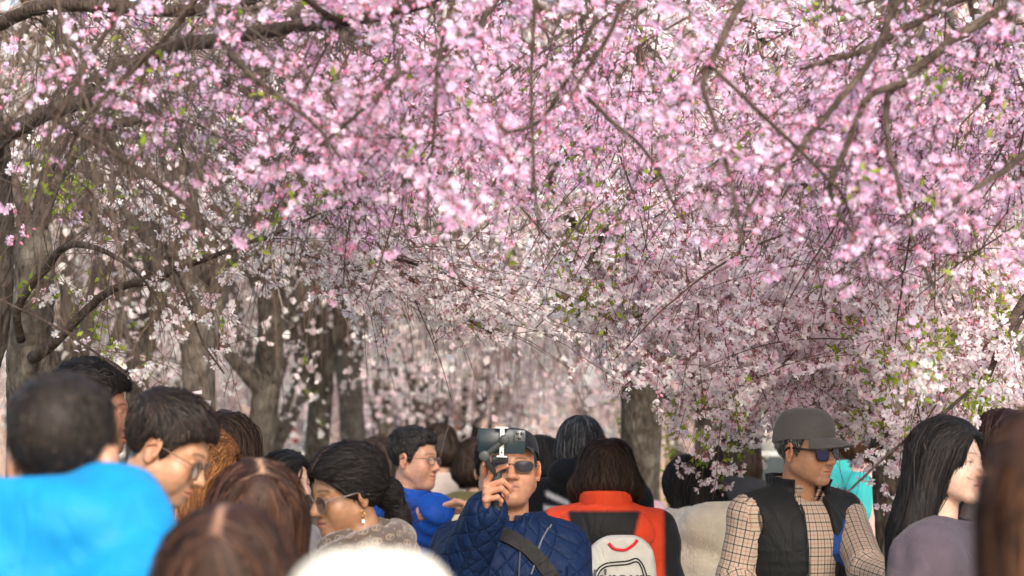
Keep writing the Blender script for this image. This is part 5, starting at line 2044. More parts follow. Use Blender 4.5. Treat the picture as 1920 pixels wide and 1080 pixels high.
def m_scarf():
    m, nt, out = mat_new('patterned_scarf')
    g = NT(nt)
    b = principled(g, out, Roughness=0.8)
    b.inputs['Sheen Weight'].default_value = 0.3
    uv = g.n('ShaderNodeUVMap', uv_map='UVMap')

    def ring(off, r, w):
        a = g.n('ShaderNodeVectorMath', operation='MULTIPLY_ADD')
        g.l(uv.outputs[0], a.inputs[0])
        a.inputs[1].default_value = (30, 30, 0)
        a.inputs[2].default_value = (*off, 0)
        f = g.n('ShaderNodeVectorMath', operation='FRACTION')
        g.l(a.outputs[0], f.inputs[0])
        s = g.n('ShaderNodeVectorMath', operation='DISTANCE')
        g.l(f.outputs[0], s.inputs[0])
        s.inputs[1].default_value = (0.5, 0.5, 0)
        d = g.n('ShaderNodeMath', operation='SUBTRACT')
        g.l(s.outputs['Value'], d.inputs[0])
        d.inputs[1].default_value = r
        ab = g.n('ShaderNodeMath', operation='ABSOLUTE')
        g.l(d.outputs[0], ab.inputs[0])
        l = g.n('ShaderNodeMath', operation='LESS_THAN')
        g.l(ab.outputs[0], l.inputs[0])
        l.inputs[1].default_value = w
        return l.outputs[0]
    mx_ = g.n('ShaderNodeMath', operation='MAXIMUM')
    g.l(ring((20.1, 20.0), 0.2, 0.05), mx_.inputs[0])
    g.l(ring((20.36, 20.1), 0.2, 0.05), mx_.inputs[1])
    m2 = g.n('ShaderNodeMath', operation='MAXIMUM')
    g.l(mx_.outputs[0], m2.inputs[0])
    g.l(ring((20.75, 20.55), 0.0, 0.07), m2.inputs[1])
    r = ramp(g, m2.outputs[0], [(0.4, (0.075, 0.052, 0.04)), (0.6, (0.19, 0.145, 0.11))])
    g.l(r.outputs[0], b.inputs['Base Color'])
    return m


def m_denim_stripe(name, c, per=0.006):
    m = m_attr(name, 0.85, 0.2, sheen=0.2, noise=0.35, nscale=420, bmp=0.5, bscale=500, bdist=0.0008)
    return m


PLAID, QUILT, SCARF = m_plaid(), m_quilt(), m_scarf()
HEATHER = m_denim_stripe('heather_twill', (0.08, 0.08, 0.085))


def person(label, b, group=None):
    return thing('person', label, 'person', b.base, group)


def lapel_zip(b, root, f, pts, name='zip', width=0.007, col=(0.55, 0.55, 0.53), mat=None, thick=0.0035, n=30, label=None, off=0.002, colr=None):
    """a flat strip laid on the garment surface f through body-frame points pts (x, y, z from the neck)"""
    P = resample(np.array([b.N + b.Rb @ np.array(p, float) for p in pts]), n=n)
    G = None
    for _ in range(8):
        G = grad(f, P)
        P = P - G * np.clip(f(P) - off, -0.03, 0.03)[:, None]
    G = grad(f, P)
    T = norm(np.gradient(P, axis=0))
    S = norm(np.cross(T, G)) * width / 2
    V = np.concatenate([P - S - G * 0.003, P - S + G * thick, P + S + G * thick, P + S - G * 0.003])
    i = np.arange(n - 1)
    F = [np.stack([i + a * n, i + 1 + a * n, i + 1 + c * n, i + c * n], 1) for a, c in ((0, 1), (1, 2), (2, 3))]
    F = [np.concatenate(F)[:, ::-1], [[0, n, 2 * n, 3 * n]], [[n - 1, 4 * n - 1, 3 * n - 1, 2 * n - 1]]]
    return mk(name, V, F, mat or CLOTH, root, np.broadcast_to(np.array(col, float), (len(V), 3)), smooth=False, label=label)


def hood_f(b, c, r, inner=None, th=0.02, tilt=0.0):
    Rm = b.Rb @ rotx(tilt)
    C = b.N + b.Rb @ np.array(c, float)

    def f(p):
        d = ell(p, C, r, Rm)
        if inner is not None:
            d = smax(d, -ell(p, C + b.Rb @ np.array(inner[0], float), inner[1], Rm), th)
        return d
    return f, C


def simple_top(b, r, col, mat, name='jacket', t=0.02, seed=0, step=0.014, collar=None, hood=None, colf=None, **kw):
    f, lo, hi, st = garment(b, t=t, seed=seed, step=step, **kw)
    fs = f
    if collar is not None:
        cf = collar_f(b, **collar)
        fs = lambda p: smin(f(p), cf(p), 0.012)
        hi[2] = max(hi[2], b.N[2] + 0.1)
    if hood is not None:
        hf, C = hood
        f1 = fs
        fs = lambda p: smin(f1(p), hf(p), 0.02)
    build_sdf(name, fs, lo, hi, st, mat, r, col, b.uv, colf)
    return fs


JEANS, DARKP = (0.03, 0.04, 0.07), (0.02, 0.02, 0.022)

# --- man in the grey cap -------------------------------------------------------------------------------------------
b = Body((1512, 841, 7.9), 148, 130, -5, 2, 1.0, 0.2, girth=1.08, neck=(0, -0.045, -0.116), arms={1: (at(1380, 1085, 7.85), at(1420, 1190, 7.55)), -1: (at(1626, 1068, 7.7), at(1700, 1095, 7.45))})
R = person('man in a grey cap and violet sunglasses, black vest over a plaid shirt', b)
make_body(b, R, dict(skin=(0.47, 0.25, 0.15), age=1.3, scalp=(0.06, 0.055, 0.052), eye_open=0.4, nose=1.12, beard=0.22, ruddy=1.4, brow_col=(0.05, 0.045, 0.04)))
short_hair(b, R, [(0.03, 0.028, 0.027), (0.07, 0.066, 0.064), (0.34, 0.33, 0.32), (0.05, 0.047, 0.045)], np.random.default_rng(101), t=0.008, top=0, n=2000, length=0.022, under_cap=0.04, width=0.0022, jitter=0.2)
make_cap(b, R, (0.105, 0.102, 0.1), HEATHER, brim=0.08, label='heather grey cap', under=(0.02, 0.02, 0.02), rise=1.08, z0=0.034, brim_drop=0.014)
make_glasses(b, R, GLOSS_BLACK, LENS_PURPLE, w=0.0295, h=0.0225, z0=-0.008, shape=4.0, r=0.0026, thick_temple=0.0012, name='sunglasses', wrap=0.28)
fs = simple_top(b, R, (1, 1, 1), PLAID, 'shirt', t=0.014, seed=11, step=0.0085, amp=0.009, neck_r=0.07, fr=1.1, loose=0.004)
fc = collar_f(b, rc=0.062, hgt=0.052, th=0.0045, slope=0.2, z0=-0.062, tilt=0.2, open_=0.45)


def lapels(p):
    l = (p - b.N) @ b.Rb
    d = fc(p)
    for s in (-1, 1):
        q = (l - np.array([s * 0.05, 0.078, -0.07])) @ (rotz(s * 0.6) @ rotx(0.5))
        d = smin(d, np.maximum(np.abs(q[:, 0]) + 0.5 * np.abs(q[:, 2]) - 0.03, np.abs(q[:, 1]) - 0.005), 0.006)
    return d


build_sdf('shirt_collar', lapels, b.N - 0.16, b.N + 0.13, 0.005, PLAID, R, (1, 1, 1), b.uv)


def vest_cut(p, d, l):
    # arm holes
    for s in (-1, 1):
        o = capsule(p, b.S[s] + b.Rb @ np.array([s * 0.02, 0, -0.015]), b.S[s] + b.Rb @ np.array([s * 0.25, 0, -0.05]), 0.078, 0.1)
        d = smax(d, -o, 0.01)
    # open front
    gap = 0.05 + 0.03 * np.clip(-l[:, 2] - 0.02, 0, 0.5)
    o = np.maximum(np.abs(l[:, 0] - 0.022) - gap, -l[:, 1] + 0.02)
    return smax(d, -o, 0.008)


vf, lo, hi, st = garment(b, t=0.03, sleeves=False, seed=12, step=0.009, amp=0.006, neck_r=0.082, cut=vest_cut, loose=0.004)
vc = collar_f(b, rc=0.08, hgt=0.075, th=0.007, slope=0.3, z0=-0.07, tilt=0.12, open_=0.75)
vest = lambda p: smin(vf(p) - 0.0025 * (np.abs(np.sin((p[:, 2]) * 95)) ** 4) * (np.abs(((p - b.N) @ b.Rb)[:, 2] + 0.26) < 0.05), vc(p), 0.012)
build_sdf('vest', vest, lo, hi, st, NYLON, R, (0.011, 0.012, 0.012), b.uv)
lapel_zip(b, R, vf, [(0.075, 0.11, -0.06), (0.07, 0.14, -0.2), (0.085, 0.15, -0.36), (0.095, 0.15, -0.5)], 'zip', 0.006, (0.03, 0.03, 0.03))
make_legs(b, R, DARKP)
sb = thing('shoulder_bag', 'blue strapped bag hanging from the neck of the man in the plaid shirt', 'bag', b.base)
sf = fs
lapel_zip(b, sb, sf, [(-0.05, 0.07, -0.045), (-0.075, 0.12, -0.12), (-0.07, 0.14, -0.26), (-0.06, 0.15, -0.42), (-0.1, 0.15, -0.55)], 'strap', 0.024, (0.012, 0.05, 0.2), NYLON, 0.004, 40, off=0.004)
bc = b.N + b.Rb @ np.array([-0.12, 0.19, -0.66])
build_sdf('bag', lambda p: np.linalg.norm(np.maximum(np.abs((p - bc) @ b.Rb) - np.array([0.09, 0.025, 0.07]), 0), axis=1) - 0.02, bc - 0.16, bc + 0.16, 0.015, NYLON, sb, (0.012, 0.05, 0.2))

# --- man filming with a gimbal -------------------------------------------------------------------------------------
WR = at(911, 958, 7.28)
GRIP_D = (0.04, -0.72, 0.68)
b = Body((959, 877, 7.7), 178, 180, 5, 0, 1.0, 0.168, girth=1.08, neck=(0, -0.03, -0.162),
         arms={1: (at(862, 1078, 7.43), WR, (GRIP_D, (0.95, 0.15, -0.12), [(22, 30, 20), (62, 72, 40), (66, 75, 40), (70, 75, 40)], (10, 2, -2, -6), ((0.35, 0.7, 0.75), 45))),
               -1: (at(1066, 1115, 7.65), at(1040, 1230, 7.4))})
R = person('man in a navy quilted jacket and dark cap filming with a phone on a gimbal', b)
make_body(b, R, dict(skin=(0.43, 0.215, 0.135), age=0.7, full=1.0, wide=1.07, scalp=(0.03, 0.03, 0.03), nose=1.22, ruddy=1.5, beard=0.2, hand_k=1.08, lip=(0.36, 0.15, 0.12)))
short_hair(b, R, BLACK, np.random.default_rng(102), t=0.006, top=0, n=900, length=0.018, under_cap=0.035, width=0.0025)
make_cap(b, R, (0.012, 0.014, 0.022), CLOTH, brim=0.066, tilt=7, rise=0.86, z0=0.043, brim_drop=0.004, under=(0.01, 0.01, 0.012))
make_glasses(b, R, METAL_FRAME, LENS_DARK, w=0.03, h=0.0195, shape=2.7, r=0.0013, wrap=0.2, name='sunglasses', ear_x=0.088, y0=0.097)
jf = simple_top(b, R, (0.004, 0.015, 0.055), QUILT, 'jacket', t=0.03, seed=13, step=0.009, amp=0.012, neck_r=0.068, collar=dict(rc=0.078, hgt=0.085, th=0.009, slope=0.28, z0=-0.085, tilt=0.0, open_=0.3), loose=0.012)
lapel_zip(b, R, jf, [(-0.03, 0.075, 0.0), (-0.03, 0.09, -0.05), (-0.02, 0.13, -0.12), (-0.015, 0.15, -0.25), (-0.012, 0.16, -0.4)], 'zip', 0.0045, (0.06, 0.065, 0.08))
lapel_zip(b, R, jf, [(-0.115, 0.05, -0.035), (-0.085, 0.1, -0.075), (-0.068, 0.125, -0.12), (-0.05, 0.14, -0.17)], 'zip', 0.0045, (0.13, 0.13, 0.14))
lapel_zip(b, R, jf, [(-0.015, 0.16, -0.245), (-0.022, 0.16, -0.275), (-0.025, 0.16, -0.3)], 'zip_pull', 0.012, (0.55, 0.55, 0.55), METAL_FRAME, 0.005, 8)
inner = collar_f(b, rc=0.066, hgt=0.075, th=0.005, slope=0.06, z0=-0.08, tilt=0.05, open_=0.1)
build_sdf('inner_collar', inner, b.N - 0.15, b.N + 0.12, 0.006, NYLON, R, (0.012, 0.02, 0.05), b.uv)
make_legs(b, R, JEANS)
sb = thing('crossbody_bag', 'black bag whose wide strap crosses the chest of the man with the gimbal', 'bag', b.base)
lapel_zip(b, sb, jf, [(0.14, -0.05, -0.02), (0.125, 0.04, 0.0), (0.06, 0.12, -0.03), (0.0, 0.15, -0.055), (-0.055, 0.16, -0.09), (-0.117, 0.16, -0.165), (-0.17, 0.13, -0.28), (-0.2, 0.04, -0.42)], 'strap', 0.048, (0.012, 0.012, 0.013), NYLON, 0.006, 60, off=0.004)
bc = b.N + b.Rb @ np.array([-0.2, -0.12, -0.62])
build_sdf('bag', lambda p: np.linalg.norm(np.maximum(np.abs((p - bc) @ b.Rb) - np.array([0.05, 0.1, 0.09]), 0), axis=1) - 0.02, bc - 0.18, bc + 0.18, 0.016, NYLON, sb, (0.012, 0.012, 0.013))

# the gimbal and the phone
GM = m_plain('gimbal_plastic', (0.035, 0.042, 0.042), 0.45, 0.4, vary=0.08)
WHITE_PL = m_plain('white_plastic', (0.75, 0.75, 0.73), 0.4, 0.4, vary=0.04)
PHONE_M = m_plain('phone_back', (0.012, 0.026, 0.034), 0.38, 0.5, vary=0.05)
LENSG = m_plain('camera_glass', (0.01, 0.012, 0.015), 0.08, 0.7, vary=0.05)
CAMRING = m_plain('camera_ring', (0.13, 0.135, 0.14), 0.35, 0.5, 0.5, vary=0.05)
GD = 7.14
g0 = at(931, 975, GD + 0.1)
gb = thing('phone_gimbal', 'dark grey handheld gimbal gripped by the man in the navy jacket', 'gimbal', g0)


def rod(mb, a, c, ra, rc=None, k=16):
    a, c = np.asarray(a, float), np.asarray(c, float)
    rc = ra if rc is None else rc
    d = norm(c - a)
    e = min(ra, rc) * 0.25
    P = np.array([a, a + d * e * 0.3, a + d * e, (a + c) / 2, c - d * e, c - d * e * 0.3, c])
    Rr = np.array([ra * 0.8, ra * 0.95, ra, (ra + rc) / 2, rc, rc * 0.95, rc * 0.8])
    V, F = tubes(P[None], Rr[None], k)
    mb.add(V, F)


m1 = MB()
rod(m1, at(930, 976, GD + 0.105), at(932, 884, GD + 0.085), 0.0148, 0.0155)
m1.build('grip', GM, gb, org=g0)
m1 = MB()
rod(m1, at(931, 892, GD + 0.085), at(909, 858, GD), 0.009, 0.0085)
rod(m1, at(908, 855, GD + 0.02), at(908, 855, GD - 0.018), 0.0165, 0.0165, 20)
m1.build('lower_arm', GM, gb, org=g0)
m1 = MB()
rod(m1, at(908, 855, GD - 0.006), at(946, 824, GD - 0.012), 0.0085, 0.0095)
rod(m1, at(946, 824, GD + 0.006), at(946, 824, GD - 0.03), 0.0145, 0.0145, 20)
m1.build('upper_arm', GM, gb, org=g0)
m1 = MB()
rod(m1, at(922, 861, GD + 0.02), at(953, 859, GD + 0.02), 0.0115, 0.0115)
m1.build('tilt_motor', GM, gb, org=g0)


def boxv(mb, c, ux, uz, hx, hy, hz, bev=0.002, uy=np.array([0, 1.0, 0])):
    c = np.asarray(c, float)
    V, F = [], []
    for sy in (-1, 1):
        for e in (0, 1):
            for a in range(24):
                t = a / 24 * 2 * math.pi
                cx, cz = math.cos(t), math.sin(t)
                r = 0.0085 if hx > 0.03 else 0.002
                x = np.sign(cx) * (hx - r) + r * cx - (bev * np.sign(cx) if (e == (0 if sy < 0 else 1)) else 0) * 0.6
                z = np.sign(cz) * (hz - r) + r * cz - (bev * np.sign(cz) if (e == (0 if sy < 0 else 1)) else 0) * 0.6
                y = sy * (hy - (0 if (e == (0 if sy < 0 else 1)) else bev))
                V.append(c + ux * x + uz * z + uy * y)
    for j in range(3):
        for a in range(24):
            F.append([j * 24 + a, j * 24 + (a + 1) % 24, (j + 1) * 24 + (a + 1) % 24, (j + 1) * 24 + a])
    mb.add(V, [F, [list(range(23, -1, -1))], [list(range(72, 96))]])


ux = norm(at(985, 829, GD) - at(897, 826, GD))
uz = np.array([-ux[2], 0, ux[0]])
m1 = MB()
boxv(m1, at(941, 829, GD - 0.004), ux, uz, 0.0065, 0.006, 0.041)
boxv(m1, at(941, 802, GD - 0.004), ux, uz, 0.019, 0.007, 0.0022, 0.001)
boxv(m1, at(941, 856, GD - 0.004), ux, uz, 0.016, 0.007, 0.0025, 0.001)
m1.build('clamp', WHITE_PL, gb, org=g0)
for yy in (818, 848):
    m1 = MB()
    boxv(m1, at(941, yy, GD - 0.0125), ux, uz, 0.0022, 0.002, 0.0035, 0.0005)
    m1.build('clamp_slot', GM, gb, org=g0)
pc = at(940.5, 827, GD + 0.012)
ph = thing('mobile_phone', 'dark smartphone with three camera lenses clamped sideways in the gimbal', 'phone', pc)
m1 = MB()
boxv(m1, [0, 0, 0], ux, uz, 0.0705, 0.0045, 0.0365)
m1.build('phone_body', PHONE_M, ph)
m1 = MB()
boxv(m1, ux * 0.0525 + uz * 0.0175 + np.array([0, -0.0055, 0]), ux, uz, 0.0165, 0.0016, 0.0165, 0.0008)
cmod = m1.build('camera_module', CAMRING, ph)
for x, z in ((0.0455, 0.0245), (0.0595, 0.0245), (0.0525, 0.0105)):
    m1 = MB()
    c = ux * x + uz * z
    rod(m1, c + np.array([0, -0.0055, 0]), c + np.array([0, -0.0095, 0]), 0.0063, 0.006, 18)
    le = m1.build('camera_lens', CAMRING, cmod)
    m1 = MB()
    rod(m1, c + np.array([0, -0.0085, 0]), c + np.array([0, -0.0102, 0]), 0.0045, 0.0045, 16)
    m1.build('camera_lens', LENSG, cmod)

# --- woman with glasses and a patterned scarf ----------------------------------------------------------------------
b = Body((648, 922, 6.5), -70, -118, -13, -4, 0.98, 0.175, sex='f', neck=(0, -0.085, -0.172), girth=1.05, arms={1: (at(560, 1150, 6.4), at(600, 1250, 6.2)), -1: (at(815, 1135, 6.3), at(720, 1210, 6.1))})
R = person('woman with round glasses, a low bun and a brown patterned scarf', b)
make_body(b, R, dict(skin=(0.29, 0.15, 0.085), nose=1.18, scalp=(0.012, 0.01, 0.01), eye_open=0.28, ruddy=0.8, lip=(0.23, 0.07, 0.055), full=0.2, brow_col=(0.012, 0.01, 0.009)))
T9 = np.array([[0, .066], [25, .06], [45, .04], [60, .015], [72, -.005], [84, .002], [100, -.03], [126, -.045], [142, -.06], [180, -.075]], float)
rg = np.random.default_rng(103)
BUN = b.H + b.Rh @ (np.array([0.0, -0.125, -0.035]) * b.size)
BUN2 = BUN + b.Rh @ np.array([0.0, -0.02, -0.055]) + np.array([0.0, 0, -0.02])


def hair9(p):
    q = b.q(p)
    d = ell(q, (0, -0.016, 0.034), (0.0755, 0.097, 0.084)) - 0.0145 - 0.006 * np.clip((q[:, 2] - 0.03) / 0.06, 0, 1)
    d = smax(d, (hairline(q, 0, T9) - q[:, 2]) * 0.8, 0.012)
    d = d + 0.007 * np.exp(-((q[:, 0] - 0.004) / 0.0045) ** 2) * (q[:, 2] > 0.05) * (q[:, 1] > -0.03)
    d = d * b.size
    d = smin(d, ell(p, BUN, (0.04, 0.04, 0.042)), 0.02)
    return smin(d, ell(p, BUN2, (0.034, 0.034, 0.05)), 0.02)


def flow9(p):
    q = b.q(p)
    top = np.clip((q[:, 2] - 0.02) / 0.08, 0, 1)[:, None]
    side = np.sign(q[:, 0] - 0.004)[:, None] * np.array([0.9, 0, -0.5])
    v = (side * top + np.array([0, -0.55, -0.15])) @ b.Rh.T
    to = norm(BUN - p)
    near = np.clip(1 - np.linalg.norm(p - BUN2, axis=1) / 0.085, 0, 1)[:, None]
    return (v + 0.9 * to * (1 - top)) * (1 - near) + near * (np.array([0, 0, -1.0]) + np.cross(p - BUN, [0.3, 0.4, 0.2]) * 25)


def part9(V, C):
    q = b.q(V)
    m = np.exp(-((q[:, 0] - 0.004) / 0.0035) ** 2) * (q[:, 2] > 0.062) * (q[:, 1] > -0.06) * (hair9(V) < 0.004)
    return C * (1 - m[:, None]) + np.array([0.13, 0.065, 0.04]) * m[:, None]


make_hair(b, R, hair9, b.H - 0.24, b.H + 0.2, 0.0055, BLACK, 3600, 0.13, 0.0034, flow9, rg, 8, lift=(0, 0.004), jitter=0.2, colf=part9)
# loose wisps at the bun
mb = MB()
wn = 260
S0 = BUN2 + rg.normal(0, 0.022, (wn, 3))
W_ = grow(S0, rg.normal(0, 1, (wn, 3)), rg.uniform(0.03, 0.08, wn), 7, 6.0, 1.5, rg)
Vw, Fw = tubes(W_, np.linspace(0.0007, 0.0003, 8)[None].repeat(wn, 0), 3, cap=False)
mb.add(Vw, Fw, np.array((0.016, 0.012, 0.011)))
mb.build('loose_hair', HAIR, R)
make_glasses(b, R, CLEAR_FRAME, LENS_BROWN, w=0.0265, h=0.0235, shape=2.25, r=0.0021, wrap=0.16, z0=-0.012, y0=0.096, ear_x=0.086)
fs = simple_top(b, R, (0.66, 0.62, 0.58), KNIT, 'sweater', t=0.026, seed=14, step=0.011, amp=0.009, neck_r=0.07, loose=0.012)


def scarf(p):
    l = (p - b.N) @ b.Rb
    a = np.arctan2(l[:, 0], l[:, 1])
    d = None
    for rc, z, th, ph_ in ((0.084, 0.045, 0.034, 0.0), (0.096, -0.005, 0.038, 1.4), (0.106, -0.055, 0.036, 2.6)):
        r = np.hypot(l[:, 0] / 1.12, l[:, 1] - 0.012)
        zz = z + 0.014 * np.sin(a + ph_) + 0.01 * np.sin(2 * a + ph_)
        e = np.hypot(r - rc, (l[:, 2] - zz) * 0.85) - th
        d = e if d is None else smin(d, e, 0.018)
    return d - 0.0055 * np.sin(a * 7 + l[:, 2] * 120 + 1.5 * np.sin(l[:, 2] * 50 + a * 2)) - folds(p, 0.006, 5)


def uv9(p):
    l = (p - b.N) @ b.Rb
    return np.stack([np.arctan2(l[:, 0], l[:, 1]) * 0.11, l[:, 2] + 0.03 * np.arctan2(l[:, 0], l[:, 1])], 1)


build_sdf('scarf', scarf, b.N - 0.21, b.N + np.array([0.21, 0.21, 0.14]), 0.0065, SCARF, R, (1, 1, 1), uv9)
GOLD = m_plain('gold', (0.6, 0.35, 0.1), 0.25, 0.5, 1.0, vary=0.05)
PEARL = m_plain('pearl', (0.8, 0.77, 0.72), 0.2, 0.5, vary=0.03)
e0 = b.H + b.Rh @ (np.array([-0.083, -0.006, -0.044]) * b.size)
mb = MB()
t_ = np.linspace(0, 2 * math.pi, 14)
for k_ in range(2):
    ring = np.stack([0.0045 * np.cos(t_), 0 * t_, -0.006 - 0.0125 * k_ + 0.0065 * np.sin(t_)], 1) @ rotz(0.3 + k_ * 0.9).T + e0
    V, F = tubes(ring[None], 0.0011, 5)
    mb.add(V, F)
ear = mb.build('earring', GOLD, R)
mb = MB()
rod(mb, e0 + [0, 0, -0.026], e0 + [0, 0, -0.036], 0.0042, 0.0046, 10)
mb.build('pearl', PEARL, ear)
make_legs(b, R, JEANS)

# --- man in the blue puffer jacket ---------------------------------------------------------------------------------
b = Body((778, 860, 9.8), 105, 113, -3, 0, 1.0, 0.19, girth=1.05, neck=(0, -0.036, -0.138),
         arms={1: (at(790, 1022, 9.5), at(818, 955, 9.32), ((0.93, -0.1, 0.28), (0.25, -0.25, -0.95), [(14, 24, 16), (20, 30, 18), (26, 34, 20), (30, 36, 22)], (8, 2, -4, -9), ((0.8, 0.8, 0.25), 20))),
               -1: (at(822, 1035, 9.9), at(850, 1000, 9.8))})
R = person('man with thin rimmed glasses and a bright blue puffer jacket holding out one hand', b)
make_body(b, R, dict(skin=(0.5, 0.27, 0.18), age=0.6, scalp=(0.03, 0.026, 0.025), eye_open=0.5, nose=1.05, ruddy=1.4, full=0.2), 0.0036, hands=0.0036)
short_hair(b, R, [(0.014, 0.012, 0.012), (0.025, 0.021, 0.02), (0.04, 0.036, 0.034)], np.random.default_rng(104), t=0.0065, top=0.012, n=2400, length=0.022, recede=0.004, fade=0.85, width=0.0038, jitter=0.3)
make_glasses(b, R, METAL_FRAME, LENS_CLEAR, w=0.026, h=0.0165, shape=3.0, r=0.0016, wrap=0.18)
simple_top(b, R, (0.004, 0.06, 0.34), NYLON, 'puffer_jacket', t=0.03, seed=15, step=0.0095, amp=0.004, neck_r=0.066, puff=0.026, puff_w=0.07, collar=dict(rc=0.075, hgt=0.07, th=0.013, slope=0.12, z0=-0.07, tilt=0.15, open_=0.12), hood=hood_f(b, (0, -0.1, -0.03), (0.115, 0.06, 0.06)), loose=0.008)
make_legs(b, R, DARKP)

# --- man in wire sunglasses looking down ---------------------------------------------------------------------------
b = Body((316, 842, 5.6), 75, 96, -27, 0, 1.0, 0.19, neck=(0, -0.075, -0.14), lean=0.05)
R = person('man in wire rimmed sunglasses and a navy sweater bending his head down', b)
make_body(b, R, dict(skin=(0.37, 0.195, 0.115), age=0.5, scalp=(0.016, 0.013, 0.012), nose=1.15, beard=0.35, eye_open=0.4, bald=[((0.02, -0.035, 0.12), (0.02, 0.03, 0.03))]))
short_hair(b, R, [(0.012, 0.010, 0.010), (0.02, 0.014, 0.012), (0.03, 0.02, 0.016)], np.random.default_rng(105), t=0.012, top=0.011, n=3400, length=0.042, recede=-0.002, sweep=(0.1, 1.2, 0.0), fade=0.55, bald=[((0.02, -0.035, 0.135), (0.018, 0.026, 0.02))], width=0.0032, jitter=0.3)
make_glasses(b, R, METAL_FRAME, LENS_BROWN, w=0.029, h=0.0225, shape=2.2, r=0.0014, wrap=0.16, z0=-0.01, name='sunglasses')
simple_top(b, R, (0.008, 0.010, 0.018), KNIT, 'sweater', t=0.02, seed=16, amp=0.006, neck_r=0.07, collar=dict(rc=0.066, hgt=0.03, th=0.008, slope=0.1, z0=-0.045, tilt=0.3), step=0.012)
make_legs(b, R, JEANS)

# --- tall bearded man in profile -----------------------------------------------------------------------------------
b = Body((176, 771, 6.8), 80, 84, -4, 0, 1.02, 0.2)
R = person('tall young man in profile with a short beard and swept black hair', b)
make_body(b, R, dict(skin=(0.36, 0.18, 0.115), scalp=(0.014, 0.012, 0.012), nose=1.2, beard=0.85, eye_open=0.55, brow_col=(0.012, 0.01, 0.01)))
short_hair(b, R, BLACK, np.random.default_rng(106), t=0.012, top=0.019, n=3000, length=0.045, sweep=(0.2, 1.0, 0.35), fade=0.85, width=0.0034, jitter=0.4)
simple_top(b, R, (0.02, 0.02, 0.024), CLOTH, 'jacket', t=0.022, seed=17, collar=dict(rc=0.07, hgt=0.05, th=0.008, slope=0.15, z0=-0.065, tilt=0.15), step=0.016)
make_legs(b, R, JEANS)

# --- man in the bright blue jacket from behind ---------------------------------------------------------------------
b = Body((118, 860, 3.9), 6, 4, -6, 0, 1.03, 0.13, neck=(-0.04, -0.02, -0.068), shrug=0.045, girth=1.0,
         arms={1: (at(265, 1180, 3.75), at(270, 1330, 3.9)), -1: (at(-130, 1200, 3.8), at(-90, 1340, 4.0))})
R = person('man seen from behind in a bright sky blue jacket with cropped black hair', b)
make_body(b, R, dict(skin=(0.42, 0.22, 0.14), scalp=(0.024, 0.02, 0.018), bald=[((-0.005, -0.055, 0.11), (0.02, 0.014, 0.02))]), 0.005, False)
short_hair(b, R, [(0.014, 0.011, 0.010), (0.022, 0.017, 0.014), (0.035, 0.025, 0.02)], np.random.default_rng(107), t=0.009, top=0.008, n=2600, length=0.022, fade=0.9, step=0.006, width=0.0024, jitter=0.25,
           bald=[((-0.005, -0.06, 0.118), (0.016, 0.012, 0.016))])
simple_top(b, R, (0.004, 0.19, 0.43), NYLON, 'jacket', t=0.045, seed=18, step=0.013, amp=0.03, neck_r=0.075, collar=dict(rc=0.085, hgt=0.085, th=0.014, slope=0.1, z0=-0.075, tilt=0.1), hood=hood_f(b, (0.075, -0.085, -0.03), (0.11, 0.07, 0.07)), loose=0.012)
make_legs(b, R, JEANS)

# --- women seen from behind in front -------------------------------------------------------------------------------
b = Body((480, 977, 5.2), -14, -16, -10, 0, 0.97, 0.175, sex='f')
R = person('woman seen from behind with straight chestnut hair parted to show dark roots', b)
make_body(b, R, dict(skin=(0.5, 0.3, 0.2), scalp=(0.2, 0.11, 0.07)), 0.0075, False)


def roots6(V, C):
    q = b.q(V)
    m = np.clip((q[:, 2] - 0.055) / 0.05, 0, 1) * np.exp(-((q[:, 0] - 0.0) / 0.035) ** 2)
    n_ = np.exp(-((q[:, 0] + 0.004) / 0.006) ** 2) * (q[:, 2] > 0.085)
    C = C * (1 - 0.8 * m[:, None]) + np.array([0.012, 0.009, 0.008]) * 0.8 * m[:, None]
    return C * (1 - n_[:, None]) + np.array([0.33, 0.2, 0.13]) * n_[:, None]


long_hair(b, R, [(0.045, 0.018, 0.010), (0.065, 0.027, 0.014), (0.028, 0.012, 0.008), (0.018, 0.009, 0.007)], np.random.default_rng(108), fall=0.36, n=2400, part=(-0.004, 0), t=0.02, step=0.008, sw=0.0042, flare=-0.005, colf=roots6, jitter=0.1, fly=0.1)
simple_top(b, R, (0.35, 0.3, 0.26), KNIT, 'jumper', t=0.022, seed=19, step=0.02)
make_legs(b, R, JEANS)

b = Body((430, 1120, 3.5), 8, 6, -8, 0, 0.96, 0.175, sex='f')
R = person('woman seen from behind close by with glossy dark brown hair', b)
make_body(b, R, dict(skin=(0.45, 0.26, 0.18), scalp=(0.06, 0.03, 0.02)), 0.0075, False)


def roots7(V, C):
    q = b.q(V)
    n_ = np.exp(-((q[:, 0] - 0.002) / 0.005) ** 2) * (q[:, 2] > 0.08)
    return C * (1 - n_[:, None]) + np.array([0.3, 0.17, 0.11]) * n_[:, None]


long_hair(b, R, [(0.026, 0.012, 0.009), (0.045, 0.02, 0.012), (0.016, 0.009, 0.007), (0.08, 0.036, 0.02)], np.random.default_rng(109), fall=0.3, n=2200, part=(0.002, 0), t=0.022, step=0.009, sw=0.004, flare=0.02, jitter=0.1, colf=roots7, fly=0.1)
simple_top(b, R, (0.08, 0.06, 0.055), KNIT, 'jumper', t=0.022, seed=20, step=0.02)
make_legs(b, R, DARKP)

